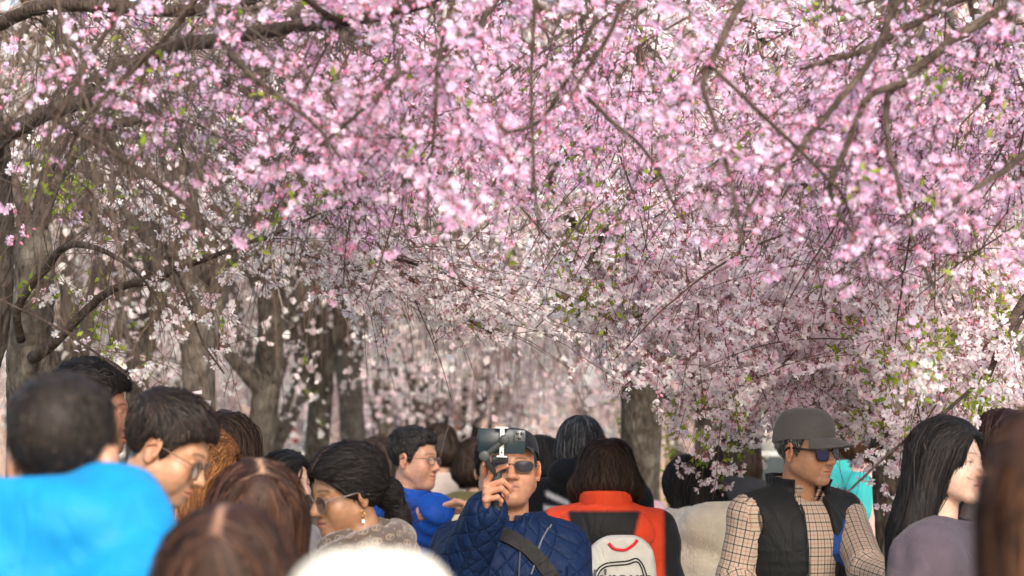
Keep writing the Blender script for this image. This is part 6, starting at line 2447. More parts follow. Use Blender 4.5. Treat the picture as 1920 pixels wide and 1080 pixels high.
b = Body((695, 1262, 2.3), 2, 0, -4, 0, 1.0, 0.18, sex='f')
R = person('person in a cream white cap seen from behind at the very front of the crowd', b)
make_body(b, R, dict(skin=(0.5, 0.3, 0.2), scalp=(0.03, 0.02, 0.02)), 0.0075, False)
short_hair(b, R, DKBROWN, np.random.default_rng(110), n=1200, under_cap=0.035)
make_cap(b, R, (0.66, 0.61, 0.5), CLOTH, brim=0.07, rise=1.05, z0=0.02)
simple_top(b, R, (0.6, 0.55, 0.45), CLOTH, 'jacket', t=0.022, seed=21, step=0.02)
make_legs(b, R, DARKP)

b = Body((2050, 972, 2.6), 60, 40, -4, 0, 0.98, 0.18, sex='f')
R = person('woman with long auburn brown hair blurred close to the camera at the right edge', b)
make_body(b, R, dict(skin=(0.55, 0.34, 0.25), scalp=(0.06, 0.03, 0.02)), 0.0075, False)
long_hair(b, R, [(0.085, 0.037, 0.018), (0.13, 0.058, 0.028), (0.035, 0.016, 0.01), (0.02, 0.01, 0.008)], np.random.default_rng(111), fall=0.4, n=2400, t=0.024, step=0.01, sw=0.0045, flare=0.04, jitter=0.12, fly=0.0, lift=(0, 0.003))
simple_top(b, R, (0.25, 0.13, 0.04), KNIT, 'jumper', t=0.022, seed=22, step=0.02)
make_legs(b, R, DARKP)

# --- woman with long black hair, right ------------------------------------------------------------------------------
b = Body((1782, 868, 6.7), 110, 128, 2, -3, 0.97, 0.18, sex='f', neck=(0, -0.035, -0.16), arms={1: (at(1700, 1160, 6.5), at(1760, 1250, 6.2))})
R = person('young woman with long straight black hair and a mauve grey jacket', b)
make_body(b, R, dict(skin=(0.68, 0.43, 0.335), nose=0.95, scalp=(0.012, 0.011, 0.011), eye_open=0.42, ruddy=1.2, brow_col=(0.09, 0.06, 0.05), lip=(0.55, 0.2, 0.18)))
long_hair(b, R, [(0.010, 0.010, 0.011), (0.016, 0.015, 0.016), (0.024, 0.018, 0.016)], np.random.default_rng(112), fall=0.42, n=4200, t=0.019, step=0.007, sw=0.0036, part=(0.02, 0), flare=0.03, sway=(0.02, -0.05), jitter=0.09, back=1.0)
simple_top(b, R, (0.07, 0.055, 0.07), CLOTH, 'jacket', t=0.026, seed=23, amp=0.026, step=0.011, collar=dict(rc=0.075, hgt=0.06, th=0.01, slope=0.3, z0=-0.075, tilt=0.1, open_=0.3), loose=0.012)
make_legs(b, R, DARKP)

# --- woman in the cream fleece coat ----------------------------------------------------------------------------------
b = Body((1292, 920, 9.2), -18, -38, -18, 0, 0.97, 0.185, sex='f', girth=1.15, neck=(0.02, -0.06, -0.1))
R = person('woman with long black hair over a cream fleece coat with a wide hood', b)
make_body(b, R, dict(skin=(0.6, 0.38, 0.28), scalp=(0.012, 0.011, 0.011)), 0.006, False)
long_hair(b, R, [(0.011, 0.011, 0.013), (0.017, 0.017, 0.019), (0.03, 0.02, 0.015)], np.random.default_rng(113), fall=0.2, n=2600, t=0.02, step=0.009, sw=0.005, flare=0.05, sway=(0.05, -0.02), jitter=0.16, back=0.6)
hf, C_ = hood_f(b, (0.06, -0.15, -0.03), (0.2, 0.1, 0.115), ((0.0, 0.05, 0.1), (0.15, 0.1, 0.1)), 0.02, 0.3)
simple_top(b, R, (0.84, 0.76, 0.6), FLEECE, 'coat', t=0.04, seed=24, amp=0.02, step=0.012, neck_r=0.08, hood=(hf, C_), loose=0.025, hem=b.hip[2] - 0.3)
fi = collar_f(b, rc=0.07, hgt=0.06, th=0.012, slope=0.2, z0=-0.05, tilt=0.1)
build_sdf('inner_hood', fi, b.N - 0.15, b.N + 0.13, 0.011, CLOTH, R, (0.012, 0.014, 0.022))
make_legs(b, R, DARKP)

# --- woman in the orange jacket --------------------------------------------------------------------------------------
b = Body((1136, 896, 8.6), 4, -6, -20, 0, 0.98, 0.165, sex='f', girth=1.05, neck=(0, -0.06, -0.105), arms={1: (at(1238, 1110, 8.5), at(1225, 1230, 8.3)), -1: (at(1052, 1110, 8.5), at(1060, 1230, 8.3))})
R = person('woman seen from behind in an orange and black jacket with wavy dark brown hair', b)
make_body(b, R, dict(skin=(0.55, 0.34, 0.25), scalp=(0.02, 0.012, 0.01)), 0.006, False)
long_hair(b, R, DKBROWN, np.random.default_rng(114), fall=0.115, n=3200, t=0.02, step=0.008, sw=0.005, flare=0.07, jitter=0.28, lift=(0, 0.01))


OR15, BK15 = np.array([0.68, 0.062, 0.018]), np.array([0.014, 0.014, 0.016])


def col15(V):
    l = (V - b.N) @ b.Rb
    w = np.zeros((len(V), 1))
    for s in (-1, 1):
        e = (V - b.S[s]) @ b.Rb
        w = np.maximum(w, soft(0.04 - s * e[:, 0], 0.016) * (s * l[:, 0] > 0.1)[:, None])
    return OR15 * (1 - w) + BK15 * w


jf15 = simple_top(b, R, None, NYLON, 'jacket', t=0.034, seed=25, amp=0.014, step=0.0105, neck_r=0.08, colf=col15, loose=0.014)
hf, C_ = hood_f(b, (0, -0.13, -0.095), (0.175, 0.075, 0.12), ((0, 0.03, 0.1), (0.13, 0.06, 0.085)), 0.02, 0.15)


def hood15(p):
    l = (p - b.N) @ b.Rb
    d = hf(p) + 0.35 * np.clip(np.abs(l[:, 0]) * 0.55 - (l[:, 2] + 0.2) * 1.0, 0, 0.1)
    return d - folds(p, 0.007, 8)


def colh15(V):
    l = (V - b.N) @ b.Rb
    w = soft(l[:, 2] + 0.008) * soft(-0.128 - l[:, 2]) * soft(np.abs(l[:, 0]) - 0.112 - 0.25 * (l[:, 2] + 0.07))
    return OR15 * (1 - w) + BK15 * w


build_sdf('hood', hood15, b.N - np.array([0.25, 0.3, 0.3]), b.N + np.array([0.25, 0.15, 0.1]), 0.0085, NYLON, R, colf=colh15)
fi = collar_f(b, rc=0.078, hgt=0.075, th=0.009, slope=0.15, z0=-0.05, tilt=0.15)
build_sdf('collar', fi, b.N - 0.16, b.N + 0.14, 0.009, NYLON, R, OR15)
make_legs(b, R, DARKP)
B15 = b
# backpack
bp = thing('backpack', 'small off white backpack with dark piping on the back of the orange jacket', 'backpack', b.base)
cb = b.N + b.Rb @ np.array([0.06, -0.26, -0.245])
FAB_W = m_fabric('backpack_canvas', 0.8, 0.2, 300, 0.5, 0.001, 0.06)


def pack(p):
    l = (p - cb) @ b.Rb
    w = 0.118 - 0.03 * np.clip((l[:, 2] - 0.02) / 0.16, 0, 1) ** 2
    top = np.hypot(np.maximum(np.abs(l[:, 0]) - (w - 0.07), 0), np.maximum(l[:, 2] - 0.085, 0)) - 0.07
    d = np.maximum(np.maximum(top, -l[:, 2] - 0.18), np.abs(l[:, 1]) - 0.05)
    d = smax(smax(top, -l[:, 2] - 0.18, 0.03), np.abs(l[:, 1]) - 0.055 - 0.01 * np.cos(l[:, 0] * 12), 0.025)
    return d - folds(p, 0.005, 3)


build_sdf('bag', pack, cb - 0.24, cb + 0.24, 0.007, FAB_W, bp, (0.54, 0.54, 0.5))


def on_pack(pts, name, width, col, mat, thick=0.003, n=40):
    P = resample(np.array([cb + b.Rb @ np.array([x, -0.07, z]) for x, z in pts]), n=n)
    for _ in range(10):
        g_ = grad(pack, P)
        P = P - g_ * np.clip(pack(P) - 0.001, -0.02, 0.02)[:, None]
    V, F = tubes(P[None], width, 6)
    return mk(name, V, F, mat, bp, np.broadcast_to(np.array(col), (len(V), 3)))


for off in (0.0, 0.011):
    on_pack([(-0.098 + off, -0.16), (-0.1 + off, -0.04), (-0.085 + off * .7, 0.03 - off), (-0.05, 0.062 - off), (0.02, 0.07 - off), (0.06, 0.078 - off), (0.088 - off * .7, 0.03 - off), (0.103 - off, -0.06), (0.1 - off, -0.16)], 'piping', 0.0028, (0.03, 0.035, 0.033), CLOTH)
on_pack([(-0.04, 0.13), (-0.02, 0.112), (0.015, 0.108), (0.045, 0.125), (0.06, 0.145)], 'handle', 0.0055, (0.6, 0.02, 0.03), NYLON)
for s in (-1, 1):
    lapel_zip(b, bp, jf15, [(0.07 + s * 0.085, -0.17, -0.19), (0.07 + s * 0.075, -0.19, -0.25), (0.07 + s * 0.065, -0.2, -0.31)], 'strap', 0.03, (0.6, 0.6, 0.56), FAB_W, 0.006, 30, off=0.003)
cu = bpy.data.curves.new('lettering', 'FONT')
cu.body = "k'roux\n9R co"
cu.size = 0.075
cu.align_x = 'CENTER'
cu.extrude = 0.0015
cu.offset = 0.001
lt = bpy.data.objects.new('lettering', cu)
link(lt, bp)
lp_ = cb + b.Rb @ np.array([0.005, -0.0775, -0.01])
lt.matrix_local = Matrix.Translation(lp_) @ Matrix([[*r_, 0] for r_ in (b.Rb @ np.array([[1, 0, 0], [0, 0, -1], [0, 1, 0]]))] + [[0, 0, 0, 1]])
_dg = bpy.context.evaluated_depsgraph_get()
_me = bpy.data.meshes.new_from_object(lt.evaluated_get(_dg))
_mm = lt.matrix_local.copy()
bpy.data.objects.remove(lt)
bpy.data.curves.remove(cu)
lt = link(bpy.data.objects.new('lettering', _me), bp)
lt.matrix_local = _mm
_me.materials.clear()
_me.materials.append(m_plain('print_ink', (0.09, 0.1, 0.1), 0.7, 0.2))

# --- person with a grey bob in a black hooded jacket ----------------------------------------------------------------
b = Body((1089, 842, 9.7), 14, 6, -4, 0, 1.0, 0.21, girth=1.15, neck=(0, -0.03, -0.12), shrug=0.01)
R = person('tall person with a grey streaked black bob in a black hooded jacket', b)
make_body(b, R, dict(skin=(0.55, 0.34, 0.25), scalp=(0.02, 0.02, 0.02)), 0.006, False)


def bob(p):
    q = b.q(p)
    d = ell(q, (0, -0.016, 0.03), (0.094, 0.11, 0.104))
    d = smin(d, ell(q, (0, -0.03, -0.035), (0.09, 0.09, 0.072)), 0.05)
    return smax(d, -ell(q, (0, 0.1, -0.03), (0.062, 0.08, 0.095)), 0.012) * b.size


make_hair(b, R, bob, b.H - 0.17, b.H + 0.17, 0.006, GREYBLK, 4200, 0.17, 0.0034, lambda p: (norm(b.q(p) - np.array([0.0, -0.03, 0.3])) * np.array([1, 1, 0.9]) + np.array([0, 0, -0.5])) @ b.Rh.T, np.random.default_rng(115), 9, lambda p: b.q(p)[:, 2] > -0.04, jitter=0.1)


def col14(V):
    l = (V - b.N) @ b.Rb
    x, z = l[:, 0], l[:, 2]
    a = soft(np.abs(x + 0.062) - 0.05) * soft(np.abs(z + 0.075 + 0.4 * (x + 0.062)) - 0.01)
    c = soft(np.abs(x + 0.088 + 0.2 * (z + 0.1)) - 0.032) * soft(np.abs(z + 0.132 + 0.12 * (x + 0.088)) - 0.027)
    w = np.maximum(a, c) * (l[:, 1] < 0.03)[:, None]
    return np.array([0.009, 0.010, 0.013]) * (1 - w) + np.array([0.55, 0.53, 0.53]) * w


simple_top(b, R, None, CLOTH, 'jacket', t=0.03, seed=26, amp=0.012, step=0.0095, neck_r=0.08, collar=dict(rc=0.085, hgt=0.1, th=0.016, slope=0.1, z0=-0.06, tilt=0.1), hood=hood_f(b, (0.02, -0.09, 0.02), (0.13, 0.07, 0.075), ((0, 0.04, 0.07), (0.1, 0.06, 0.06)), 0.02), colf=col14, loose=0.012)
make_legs(b, R, DARKP)


# --- people farther back ---------------------------------------------------------------------------------------------
def back_person(label, head, yaw, hyaw, cols, kind, top, mat=CLOTH, skin=(0.5, 0.3, 0.21), sex='f', fall=0.2, detail=False, seed=0, pitch=-3, size=0.98, arms=None, legs=DARKP, girth=1.05, hood=False, t=0.026, n=1400, flare=0.03, jitter=0.2, shoulder=0.185):
    b = Body(head, yaw, hyaw, pitch, 0, size, shoulder, sex=sex, girth=girth, arms=arms)
    R = person(label, b)
    make_body(b, R, dict(skin=skin, scalp=cols[0], eye_open=0.5), 0.0038 if detail else 0.008, detail)
    if kind == 'long':
        long_hair(b, R, cols, np.random.default_rng(seed), fall=fall, n=n, step=0.011, sw=0.006, flare=flare, jitter=jitter, seglen=8)
    elif kind == 'short':
        short_hair(b, R, cols, np.random.default_rng(seed), n=n, width=0.005)
    simple_top(b, R, top, mat, 'jacket', t=t, seed=seed, amp=0.012, step=0.016, collar=dict(rc=0.08, hgt=0.06, th=0.012, slope=0.12, z0=-0.065, tilt=0.12), loose=0.012, hood=hood_f(b, (0, -0.1, -0.05), (0.13, 0.06, 0.07)) if hood else None)
    make_legs(b, R, legs)
    return b, R


back_person('woman with wavy ginger brown hair looking down beside the man in sunglasses', (384, 884, 6.8), 95, 100, GINGER, 'long', (0.3, 0.2, 0.12), skin=(0.42, 0.23, 0.16), detail=True, seed=201, pitch=-16, fall=0.3, n=2800, jitter=0.35)
back_person('person with dark brown hair standing just behind the ginger haired woman', (430, 850, 7.5), 20, 10, DKBROWN, 'long', (0.05, 0.04, 0.045), seed=202, n=2000, fall=0.16)
back_person('woman with black hair half hidden behind the chestnut haired woman', (540, 905, 9.5), 120, 125, BLACK, 'long', (0.3, 0.28, 0.27), skin=(0.62, 0.4, 0.31), detail=True, seed=203, fall=0.18)
back_person('woman with brown hair half hidden behind the head of the woman with glasses', (702, 872, 11.0), -130, -128, DKBROWN, 'long', (0.2, 0.2, 0.22), skin=(0.62, 0.4, 0.32), detail=True, seed=204, fall=0.15)
back_person('person in a fluffy cream coat behind the man in the blue puffer jacket', (822, 840, 12.5), -20, -15, DKBROWN, 'long', (0.42, 0.35, 0.3), FLEECE, seed=205, fall=0.1, girth=1.25, t=0.05)
back_person('person in an olive green coat with dark brown hair behind the raised hand', (893, 870, 12.0), 5, 0, DKBROWN, 'long', (0.085, 0.075, 0.03), seed=206, fall=0.12, girth=1.2, t=0.04)
back_person('person in a pale yellow jacket hidden mostly behind the man with the gimbal', (930, 884, 9.6), 175, 178, BLACK, 'short', (0.6, 0.53, 0.33), skin=(0.5, 0.3, 0.2), sex='m', seed=207, girth=1.15)
back_person('black haired person looking right between the gimbal man and the grey bob', (1022, 872, 10.6), 50, 62, BLACK, 'long', (0.03, 0.03, 0.035), seed=208, fall=0.1, detail=True, skin=(0.6, 0.36, 0.25))
back_person('person whose dark hair shows just above the hair of the woman in orange', (1154, 874, 12.0), -10, 0, BLACK, 'short', (0.45, 0.3, 0.32), seed=209, sex='m')
back_person('dark coated person behind the blossom right of the cream coat', (1386, 838, 12.0), 15, 20, DKBROWN, 'long', (0.02, 0.02, 0.024), seed=210, fall=0.25)
b20, R20 = back_person('person in a turquoise jacket holding a white phone behind the man in the grey cap', (1538, 806, 11.0), -75, -70, DKBROWN, 'short', (0.05, 0.47, 0.45), NYLON, skin=(0.5, 0.29, 0.2), sex='m', seed=211, girth=1.05, shoulder=0.19,
                       arms={-1: (at(1607, 918, 10.75), at(1606, 962, 10.6), ((0.0, -0.4, -0.9), (-0.9, -0.4, 0.1), [(40, 50, 30), (45, 55, 30), (50, 55, 30), (50, 55, 30)], (10, 3, -3, -8), ((0.6, 0.8, 0.5), 25)))})
pc = at(1599, 985, 10.7)
ph2 = thing('mobile_phone', 'white phone in the hand below the turquoise sleeve', 'phone', pc)
m1 = MB()
boxv(m1, [0, 0, 0], norm(np.array([0.85, 0, -0.5])), norm(np.array([0.5, 0, 0.85])), 0.032, 0.004, 0.055)
m1.build('phone_body', WHITE_PL, ph2)
back_person('brown haired person in a pale pink top behind the blossom beside the turquoise sleeve', (1622, 820, 12.2), 10, 15, BROWN, 'long', (0.6, 0.38, 0.36), seed=212, fall=0.14)
b22, R22 = back_person('person in a pink and white cap hidden behind the long black hair', (1788, 900, 7.6), -90, -92, BLACK, 'none', (0.3, 0.3, 0.32), seed=213)
make_cap(b22, R22, (0.72, 0.66, 0.64), CLOTH, brim=0.085, z0=0.03, under=(0.55, 0.25, 0.22))
back_person('person with dark auburn hair beyond the black haired woman at the upper right', (1890, 846, 7.4), 95, 100, [(0.018, 0.008, 0.008), (0.026, 0.012, 0.010)], 'long', (0.12, 0.1, 0.1), seed=214, fall=0.16, detail=True, skin=(0.6, 0.38, 0.3))


# ------------------------------------------------------------------ street furniture, vehicles and the house beyond the trees
PAINT_W = m_plain('white_paint', (0.72, 0.73, 0.72), 0.5, 0.3, vary=0.06, scale=20)
PAINT_R = m_plain('red_paint', (0.5, 0.03, 0.035), 0.5, 0.3, vary=0.06, scale=20)
POLE_G = m_plain('blue_grey_paint', (0.3, 0.37, 0.42), 0.5, 0.3, 0.2, vary=0.1, scale=12)
GALV = m_plain('galvanised_steel', (0.42, 0.44, 0.45), 0.4, 0.4, 0.6, vary=0.12, scale=30)
TAN = m_plain('tan_board', (0.45, 0.36, 0.22), 0.8, 0.2, vary=0.15, scale=9)
ORANGE = m_plain('orange_board', (0.75, 0.16, 0.05), 0.6, 0.3, vary=0.1, scale=20)
GLASS_D = m_plain('window_glass', (0.06, 0.075, 0.085), 0.08, 0.6, vary=0.2, scale=2)
TYRE = m_plain('tyre_rubber', (0.015, 0.015, 0.016), 0.85, 0.2)
TAIL = m_plain('tail_lamp', (0.6, 0.012, 0.02), 0.15, 0.6, vary=0.05)


def rbox(mb, c, h, r=0.01, R=None):
    """box with bevelled edges: centre, half sizes"""
    c, h = np.asarray(c, float), np.asarray(h, float)
    r = min(r, h.min() * 0.9)
    V, F = [], []
    idx = {}
    for sx in (-1, 1):
        for sy in (-1, 1):
            for sz in (-1, 1):
                for a in range(3):
                    p = h - r
                    p[a] = h[a]
                    idx[(sx, sy, sz, a)] = len(V)
                    V.append(p * (sx, sy, sz))
    S_ = (-1, 1)
    for a in range(3):
        u, w = (a + 1) % 3, (a + 2) % 3
        for s in S_:
            q = []
            for su, sw_ in ((-1, -1), (1, -1), (1, 1), (-1, 1)):
                k = [0, 0, 0]
                k[a], k[u], k[w] = s, su, sw_
                q.append(idx[(*k, a)])
            F.append(q if s > 0 else q[::-1])
        for su in S_:
            for sw_ in S_:
                k1 = [0, 0, 0]
                k1[u], k1[w] = su, sw_
                k1[a] = -1
                k2 = list(k1)
                k2[a] = 1
                q = [idx[(*k1, u)], idx[(*k2, u)], idx[(*k2, w)], idx[(*k1, w)]]
                F.append(q if su * sw_ < 0 else q[::-1])
    T = []
    for sx in S_:
        for sy in S_:
            for sz in S_:
                q = [idx[(sx, sy, sz, a)] for a in range(3)]
                T.append(q if sx * sy * sz > 0 else q[::-1])
    V = np.array(V)
    if R is not None:
        V = V @ np.asarray(R).T
    mb.add(V + c, [F, T])


def ground_px(x, d):
    return at(x, 860, d) * np.array([1, 1, 0])


# white post with a red band
g0 = ground_px(551, 30)
t = thing('marker_post', 'white street post with a red band between the pale trunks', 'post', g0)
m1 = MB(); rod(m1, g0 + [0, 0, 0], g0 + [0, 0, 2.25], 0.045, 0.045); m1.build('post', PAINT_W, t, org=g0)
m1 = MB(); rod(m1, g0 + [0, 0, 1.78], g0 + [0, 0, 1.98], 0.047, 0.047); m1.build('band', PAINT_R, t, org=g0)
g0 = ground_px(531, 31)
t = thing('street_pole', 'pale mint utility pole left of the white and red post', 'pole', g0)
m1 = MB(); rod(m1, g0, g0 + [0, 0, 2.4], 0.1, 0.1); m1.build('pole', m_plain('mint_paint', (0.45, 0.55, 0.53), 0.5, 0.3, vary=0.1, scale=10), t, org=g0)
m1 = MB(); rod(m1, g0 + [0, 0, 2.4], g0 + [0, 0, 2.46], 0.12, 0.08); m1.build('cap', POLE_G, t, org=g0)

# blue grey traffic pole with its sign
g0 = ground_px(737, 34)
t = thing('traffic_pole', 'stout blue grey traffic pole left of the man in the puffer jacket', 'pole', g0)
m1 = MB(); rod(m1, g0 + [0, 0, 0.5], g0 + [0, 0, 7.0], 0.125, 0.08, 20); m1.build('pole', POLE_G, t, org=g0)
m1 = MB(); rod(m1, g0, g0 + [0, 0, 0.55], 0.2, 0.15, 20); m1.build('base', POLE_G, t, org=g0)
m1 = MB(); rbox(m1, g0 + [0.0, -0.17, 1.75], (0.12, 0.09, 0.22), 0.02); m1.build('control_box', GALV, t, org=g0)
g0 = ground_px(706, 33)
t = thing('street_sign', 'tan sign board on a white post beside the blue grey pole', 'sign', g0)
m1 = MB(); rod(m1, g0, g0 + [0, 0, 2.6], 0.045, 0.045); m1.build('post', PAINT_W, t, org=g0)
m1 = MB(); rbox(m1, g0 + [0.12, -0.06, 2.1], (0.115, 0.012, 0.27), 0.01); m1.build('board', TAN, t, org=g0)
m1 = MB(); rbox(m1, g0 + [-0.1, 0, 2.03], (0.1, 0.02, 0.04), 0.01); m1.build('bracket', PAINT_W, t, org=g0)
g0 = ground_px(859, 36)
t = thing('street_sign', 'small orange sign seen through the bare stems left of the phone', 'sign', g0)
m1 = MB(); rod(m1, g0, g0 + [0, 0, 2.3], 0.03, 0.03); m1.build('post', GALV, t, org=g0)
m1 = MB(); rbox(m1, g0 + [0, -0.05, 2.12], (0.085, 0.012, 0.11), 0.02); m1.build('board', ORANGE, t, org=g0)
g0 = ground_px(1240, 14.6)
t = thing('stake', 'pale weathered stake leaning beside the broad brown cherry trunk', 'stake', g0)
m1 = MB(); rod(m1, g0, g0 + [-0.06, 0.02, 1.95], 0.024, 0.018, 8); m1.build('pole', m_plain('weathered_wood', (0.42, 0.4, 0.36), 0.9, 0.1, vary=0.2, scale=30), t, org=g0)
m1 = MB(); rod(m1, g0 + [-0.05, -0.02, 1.6], g0 + [-0.05, 0.05, 1.6], 0.03, 0.03, 10); m1.build('tie', TYRE, t, org=g0)

# young shoots with yellow green leaves
rg = np.random.default_rng(301)
g0 = ground_px(1263, 14.2)
t = thing('sapling', 'slim sapling with yellow green leaves right of the pale stake', 'sapling', g0)
st = np.stack([g0 + [rg.normal(0, 0.04), rg.normal(0, 0.04), 0] for _ in range(9)])
Pq = grow(st, np.array([0, 0, 1.0]) + rg.normal(0, 0.05, (9, 3)), rg.uniform(1.5, 2.1, 9), 14, -0.1, 0.08, rg)
twig_mesh('stem', Pq, 0.006, 0.002, t, g0, rg, TW_BROWN, 4, kind=None)
leaf_batch(t, g0, along(Pq, 0.03, rg, 0.5), rg, 0.032, 3, ((0.36, 0.42, 0.05), (0.28, 0.37, 0.05)))

# metal barrier
A_, B_ = ground_px(770, 19), ground_px(935, 19.6)
t = thing('metal_barrier', 'grey steel crowd barrier behind the raised hand', 'barrier', A_)
for z in (1.42, 0.35):
    m1 = MB(); rod(m1, A_ + [0, 0, z], B_ + [0, 0, z], 0.022, 0.022, 10); m1.build('rail', GALV, t, org=A_)
for k in range(9):
    p = A_ + (B_ - A_) * k / 8
    m1 = MB(); rod(m1, p + [0, 0, 0.0 if k in (0, 8) else 0.35], p + [0, 0, 1.42], 0.016 if k in (0, 8) else 0.009, None, 8); m1.build('bar', GALV, t, org=A_)


def vehicle(name, label, cat, g0, yaw, L, Wd, H, col, belt, cab, van=False):
    """body, windows, wheels with tyre and rim, lamps; x across, y along"""
    R_ = rotz(math.radians(yaw))
    t = thing(name, label, cat, g0)
    paint = m_plain(name + '_paint', col, 0.25, 0.5, 0.1, vary=0.04, scale=5)

    def f(p):
        q = p @ R_
        c0 = np.array([0, 0, (belt + 0.22) / 2 + 0.05])
        h0 = np.array([Wd / 2, L / 2, (belt - 0.22) / 2])
        d = np.linalg.norm(np.maximum(np.abs(q - c0) - h0 + 0.16, 0), axis=1) - 0.16
        k = np.clip((q[:, 2] - belt) / (H - belt), 0, 1)
        hw = Wd / 2 - 0.04 - 0.16 * k
        y0, y1 = cab
        fl = (y0 + 0.34 * k * (0.3 if van else 1)) * -1
        fr = y1 - (0.25 if van else 0.75) * k
        d2 = np.maximum(np.maximum(np.abs(q[:, 0]) - hw, np.maximum(-q[:, 1] - (-y0 - 0.30 * k), q[:, 1] - fr)), np.maximum(q[:, 2] - H, belt - 0.15 - q[:, 2]))
        d = smin(d, d2 * 0.9, 0.06)
        for sy in (-0.31, 0.31):
            w = np.hypot(q[:, 1] - sy * L, q[:, 2] - 0.33) - 0.37
            w = np.maximum(w, Wd / 2 - 0.26 - np.abs(q[:, 0]))
            d = smax(d, -w, 0.02)
        return d
    lo = -np.array([L, L, 0.2]) * 0.6
    hi = np.array([L, L, H / 0.6 + 0.2]) * 0.6
    build_sdf('body', f, lo, hi, 0.055, paint, t)
    for s in (-1, 1):
        for sy in (-0.31, 0.31):
            c = R_ @ np.array([s * (Wd / 2 - 0.12), sy * L, 0.33])
            ax_ = R_ @ np.array([0.1, 0, 0])
            m1 = MB(); rod(m1, c - ax_, c + ax_, 0.33, 0.33, 24); wh = m1.build('wheel', TYRE, t)
            m1 = MB(); rod(m1, c - ax_ * 1.06, c + ax_ * 1.06, 0.2, 0.2, 16); m1.build('rim', GALV, wh)
        m1 = MB(); rbox(m1, R_ @ np.array([s * (Wd / 2 - 0.16), -L / 2 + 0.0, belt - 0.18]), (0.14, 0.035, 0.09), 0.03, R_); m1.build('tail_light', TAIL, t)
        m1 = MB(); rbox(m1, R_ @ np.array([s * (Wd / 2 - 0.2), L / 2 - 0.01, belt - 0.25]), (0.15, 0.03, 0.08), 0.03, R_); m1.build('headlight', PAINT_W, t)
        zc = (belt + H) / 2
        hx = Wd / 2 - 0.04 - 0.08 + 0.012
        tilt_ = R_ @ roty(-s * math.atan2(0.16, H - belt))
        n_ = 3 if van else 2
        y0, y1 = cab[0] + 0.42, cab[1] - 0.62
        for k in range(n_):
            a = y0 + (y1 - y0) * k / n_
            b_ = y0 + (y1 - y0) * (k + 1) / n_
            m1 = MB(); rbox(m1, R_ @ np.array([s * hx, (a + b_) / 2, zc - 0.01]), (0.02, (b_ - a) / 2 - 0.05, (H - belt) / 2 - 0.11), 0.01, tilt_); m1.build('side_window', GLASS_D, t)
    ta = math.atan2(0.30, H - belt)
    m1 = MB(); rbox(m1, R_ @ np.array([0, cab[0] + 0.15 - 0.012, (belt + H) / 2]), (Wd / 2 - 0.26, 0.02, (H - belt) / 2 - 0.1), 0.01, R_ @ rotx(-ta)); m1.build('rear_window', GLASS_D, t)
    fa = math.atan2(0.25 if van else 0.75, H - belt)
    m1 = MB(); rbox(m1, R_ @ np.array([0, cab[1] - (0.125 if van else 0.375) + 0.015, (belt + H) / 2]), (Wd / 2 - 0.26, 0.02, (H - belt) / 2 / math.cos(fa) - 0.1), 0.01, R_ @ rotx(fa)); m1.build('windscreen', GLASS_D, t)
    m1 = MB(); rbox(m1, R_ @ np.array([0, -L / 2 - 0.01, 0.42]), (Wd / 2 - 0.1, 0.05, 0.1), 0.03, R_); m1.build('bumper', TYRE, t)
    m1 = MB(); rbox(m1, R_ @ np.array([0, -L / 2 - 0.008, belt - 0.25]), (0.26, 0.012, 0.06), 0.01, R_); m1.build('number_plate', PAINT_W, t)
    return t


vehicle('parked_car', 'dark grey car with red tail lights parked beyond the barrier', 'car', ground_px(880, 31.0), -14, 4.4, 1.8, 1.5, (0.09, 0.1, 0.11), 0.95, (-1.9, 1.2))
vehicle('parked_van', 'lime green van standing at the far left behind the men', 'van', ground_px(-492, 22.0), -70, 4.6, 1.9, 1.9, (0.23, 0.62, 0.05), 1.05, (-2.15, 1.9), True)
vehicle('parked_car', 'silver car parked in the street left of the blue grey pole', 'car', ground_px(655, 40.0), -80, 4.4, 1.8, 1.5, (0.45, 0.47, 0.5), 0.95, (-1.9, 1.2))

# the street and the house across it
mk('street', np.array([[-60, 37.5, 0.05], [60, 37.5, 0.05], [60, 46, 0.05], [-60, 46, 0.05]]), [[[0, 1, 2, 3]]], m_plain('asphalt', (0.055, 0.055, 0.058), 0.9, 0.2, 0.5, 40), kind='structure')
mb = MB(); rbox(mb, (0, 37.4, 0.02), (60, 0.1, 0.12), 0.02); mb.build('kerb', m_plain('kerb_stone', (0.33, 0.32, 0.3), 0.9, 0.2, vary=0.2, scale=4), kind='structure')


def m_brick():
    m, nt, out = mat_new('pink_brick')
    g = NT(nt)
    b = principled(g, out, Roughness=0.9)
    tc = g.n('ShaderNodeTexCoord')
    mp = g.n('ShaderNodeMapping')
    mp.inputs['Rotation'].default_value = (math.pi / 2, 0, 0)
    g.l(tc.outputs['Object'], mp.inputs['Vector'])
    br = g.n('ShaderNodeTexBrick', i_Scale=4.0)
    br.inputs['Color1'].default_value = (0.42, 0.27, 0.22, 1)
    br.inputs['Color2'].default_value = (0.5, 0.33, 0.27, 1)
    br.inputs['Mortar'].default_value = (0.55, 0.5, 0.45, 1)
    g.l(mp.outputs[0], br.inputs['Vector'])
    g.l(br.outputs[0], b.inputs['Base Color'])
    return m


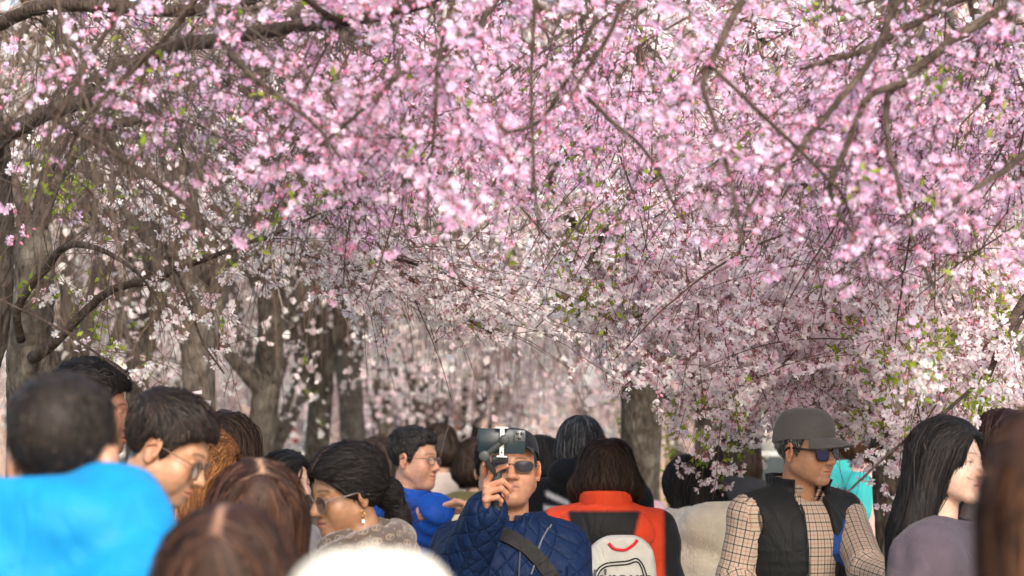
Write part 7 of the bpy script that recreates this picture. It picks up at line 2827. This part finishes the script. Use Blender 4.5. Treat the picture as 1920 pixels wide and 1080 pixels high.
g0 = np.array([2.0, 54.0, 0.0])
t = thing('brick_house', 'pink brick house across the street beyond the trees', 'house', g0)
BRICK = m_brick()
mb = MB(); rbox(mb, (0, 4, 4.6), (24, 4, 4.6), 0.02); wall = mb.build('wall', BRICK, t)
rf = MB()
V = np.array([[-24.5, -0.5, 9.2], [24.5, -0.5, 9.2], [24.5, 8.5, 9.2], [-24.5, 8.5, 9.2], [-21, 4, 12.2], [21, 4, 12.2]])
rf.add(V, [[[0, 1, 5, 4], [2, 3, 4, 5]], [[1, 2, 5], [3, 0, 4]], [[3, 2, 1, 0]]])
roof = rf.build('roof', m_plain('slate', (0.09, 0.09, 0.1), 0.8, 0.3, 0.4, 3), t, smooth=False)
for x in (-12, 9):
    mb = MB(); rbox(mb, (x, 5, 12.4), (0.5, 0.4, 1.2), 0.03); mb.build('chimney', BRICK, roof)
for fl in range(3):
    for k in range(13):
        x = -21.6 + k * 3.6
        z = 1.7 + fl * 2.9
        if fl == 0 and k == 6:
            mb = MB(); rbox(mb, (x, -0.03, 1.15), (0.6, 0.05, 1.15), 0.02); dr = mb.build('door', m_plain('door_paint', (0.05, 0.12, 0.1), 0.4, 0.4), t)
            mb = MB(); rod(mb, (x + 0.45, -0.1, 1.1), (x + 0.45, -0.1, 1.25), 0.02); mb.build('handle', GALV, dr)
            continue
        mb = MB()
        for dx, dz, hx, hz in ((-0.66, 0, 0.06, 0.86), (0.66, 0, 0.06, 0.86), (0, 0.8, 0.6, 0.06), (0, -0.8, 0.6, 0.06), (0, 0, 0.6, 0.035)):
            rbox(mb, (x + dx, -0.03, z + dz), (hx, 0.07 + 0.004 * (dz == 0), hz), 0.01)
        fr = mb.build('window', PAINT_W, t)
        mb = MB(); rbox(mb, (x, -0.012, z), (0.598, 0.02, 0.738), 0.005); mb.build('pane', GLASS_D, fr)
        mb = MB(); rbox(mb, (x, -0.09, z - 0.92), (0.8, 0.1, 0.05), 0.01); mb.build('sill', PAINT_W, fr)

# blossom of the trees along the far side of the park, too far off to tell apart
rg = np.random.default_rng(302)
n_ = 5200
c_ = np.stack([rg.uniform(-17, 17, n_), rg.uniform(46.5, 52.5, n_), rg.uniform(2.4, 12, n_)], 1)
k_ = np.sin(c_[:, 0] * 1.1) * np.sin(c_[:, 2] * 0.9 + c_[:, 0] * 0.4)
c_ = c_[rg.uniform(-0.7, 1.3, n_) < k_ + 0.55]
far_flowers(None, np.zeros(3), c_, rg, FC_W, 0.07, 4, 0.17, 'distant_blossom')
S_ = np.stack([rg.uniform(-17, 17, 260), rg.uniform(46.5, 52.5, 260), rg.uniform(4, 12, 260)], 1)
twig_mesh('distant_branches', grow(S_, rg.normal(0, 1, (260, 3)), rg.uniform(1, 4, 260), 8, 0.5, 0.3, rg), 0.03, 0.01, None, np.zeros(3), rg, TW_GREY)
for k, (x, w_) in enumerate(((-5.2, 'behind the white and red post'), (-2.6, 'behind the tan sign board'), (3.4, 'behind the broad brown trunk'), (8.6, 'behind the pale tree on the right'))):
    avenue = thing('cherry_tree', 'pale trunked cherry far off across the street ' + w_, 'tree', (x, 49.5, 0), 'cherries across the street')
    p_ = np.array([x, 49.5, 0.0])
    wood('trunk', [p_ + [0, 0, -0.1], p_ + [0, 0, 1.2], p_ + [0.1, 0, 2.6], p_ + [0.3, 0, 5.2]], [0.24, 0.16, 0.14, 0.06], BARK_FAR, avenue, p_, 14, 0.2, 400 + k)
    for j in range(5):
        a = j * 1.257 + k
        wood('limb', [p_ + [0.1, 0, 2.4], p_ + [math.cos(a) * 1.1, math.sin(a), 4.4], p_ + [math.cos(a) * 2.3, math.sin(a) * 2, 6.2 + 0.3 * j]], [0.09, 0.06, 0.02], BARK_FAR, avenue, p_, 8, 0.3, 500 + j)
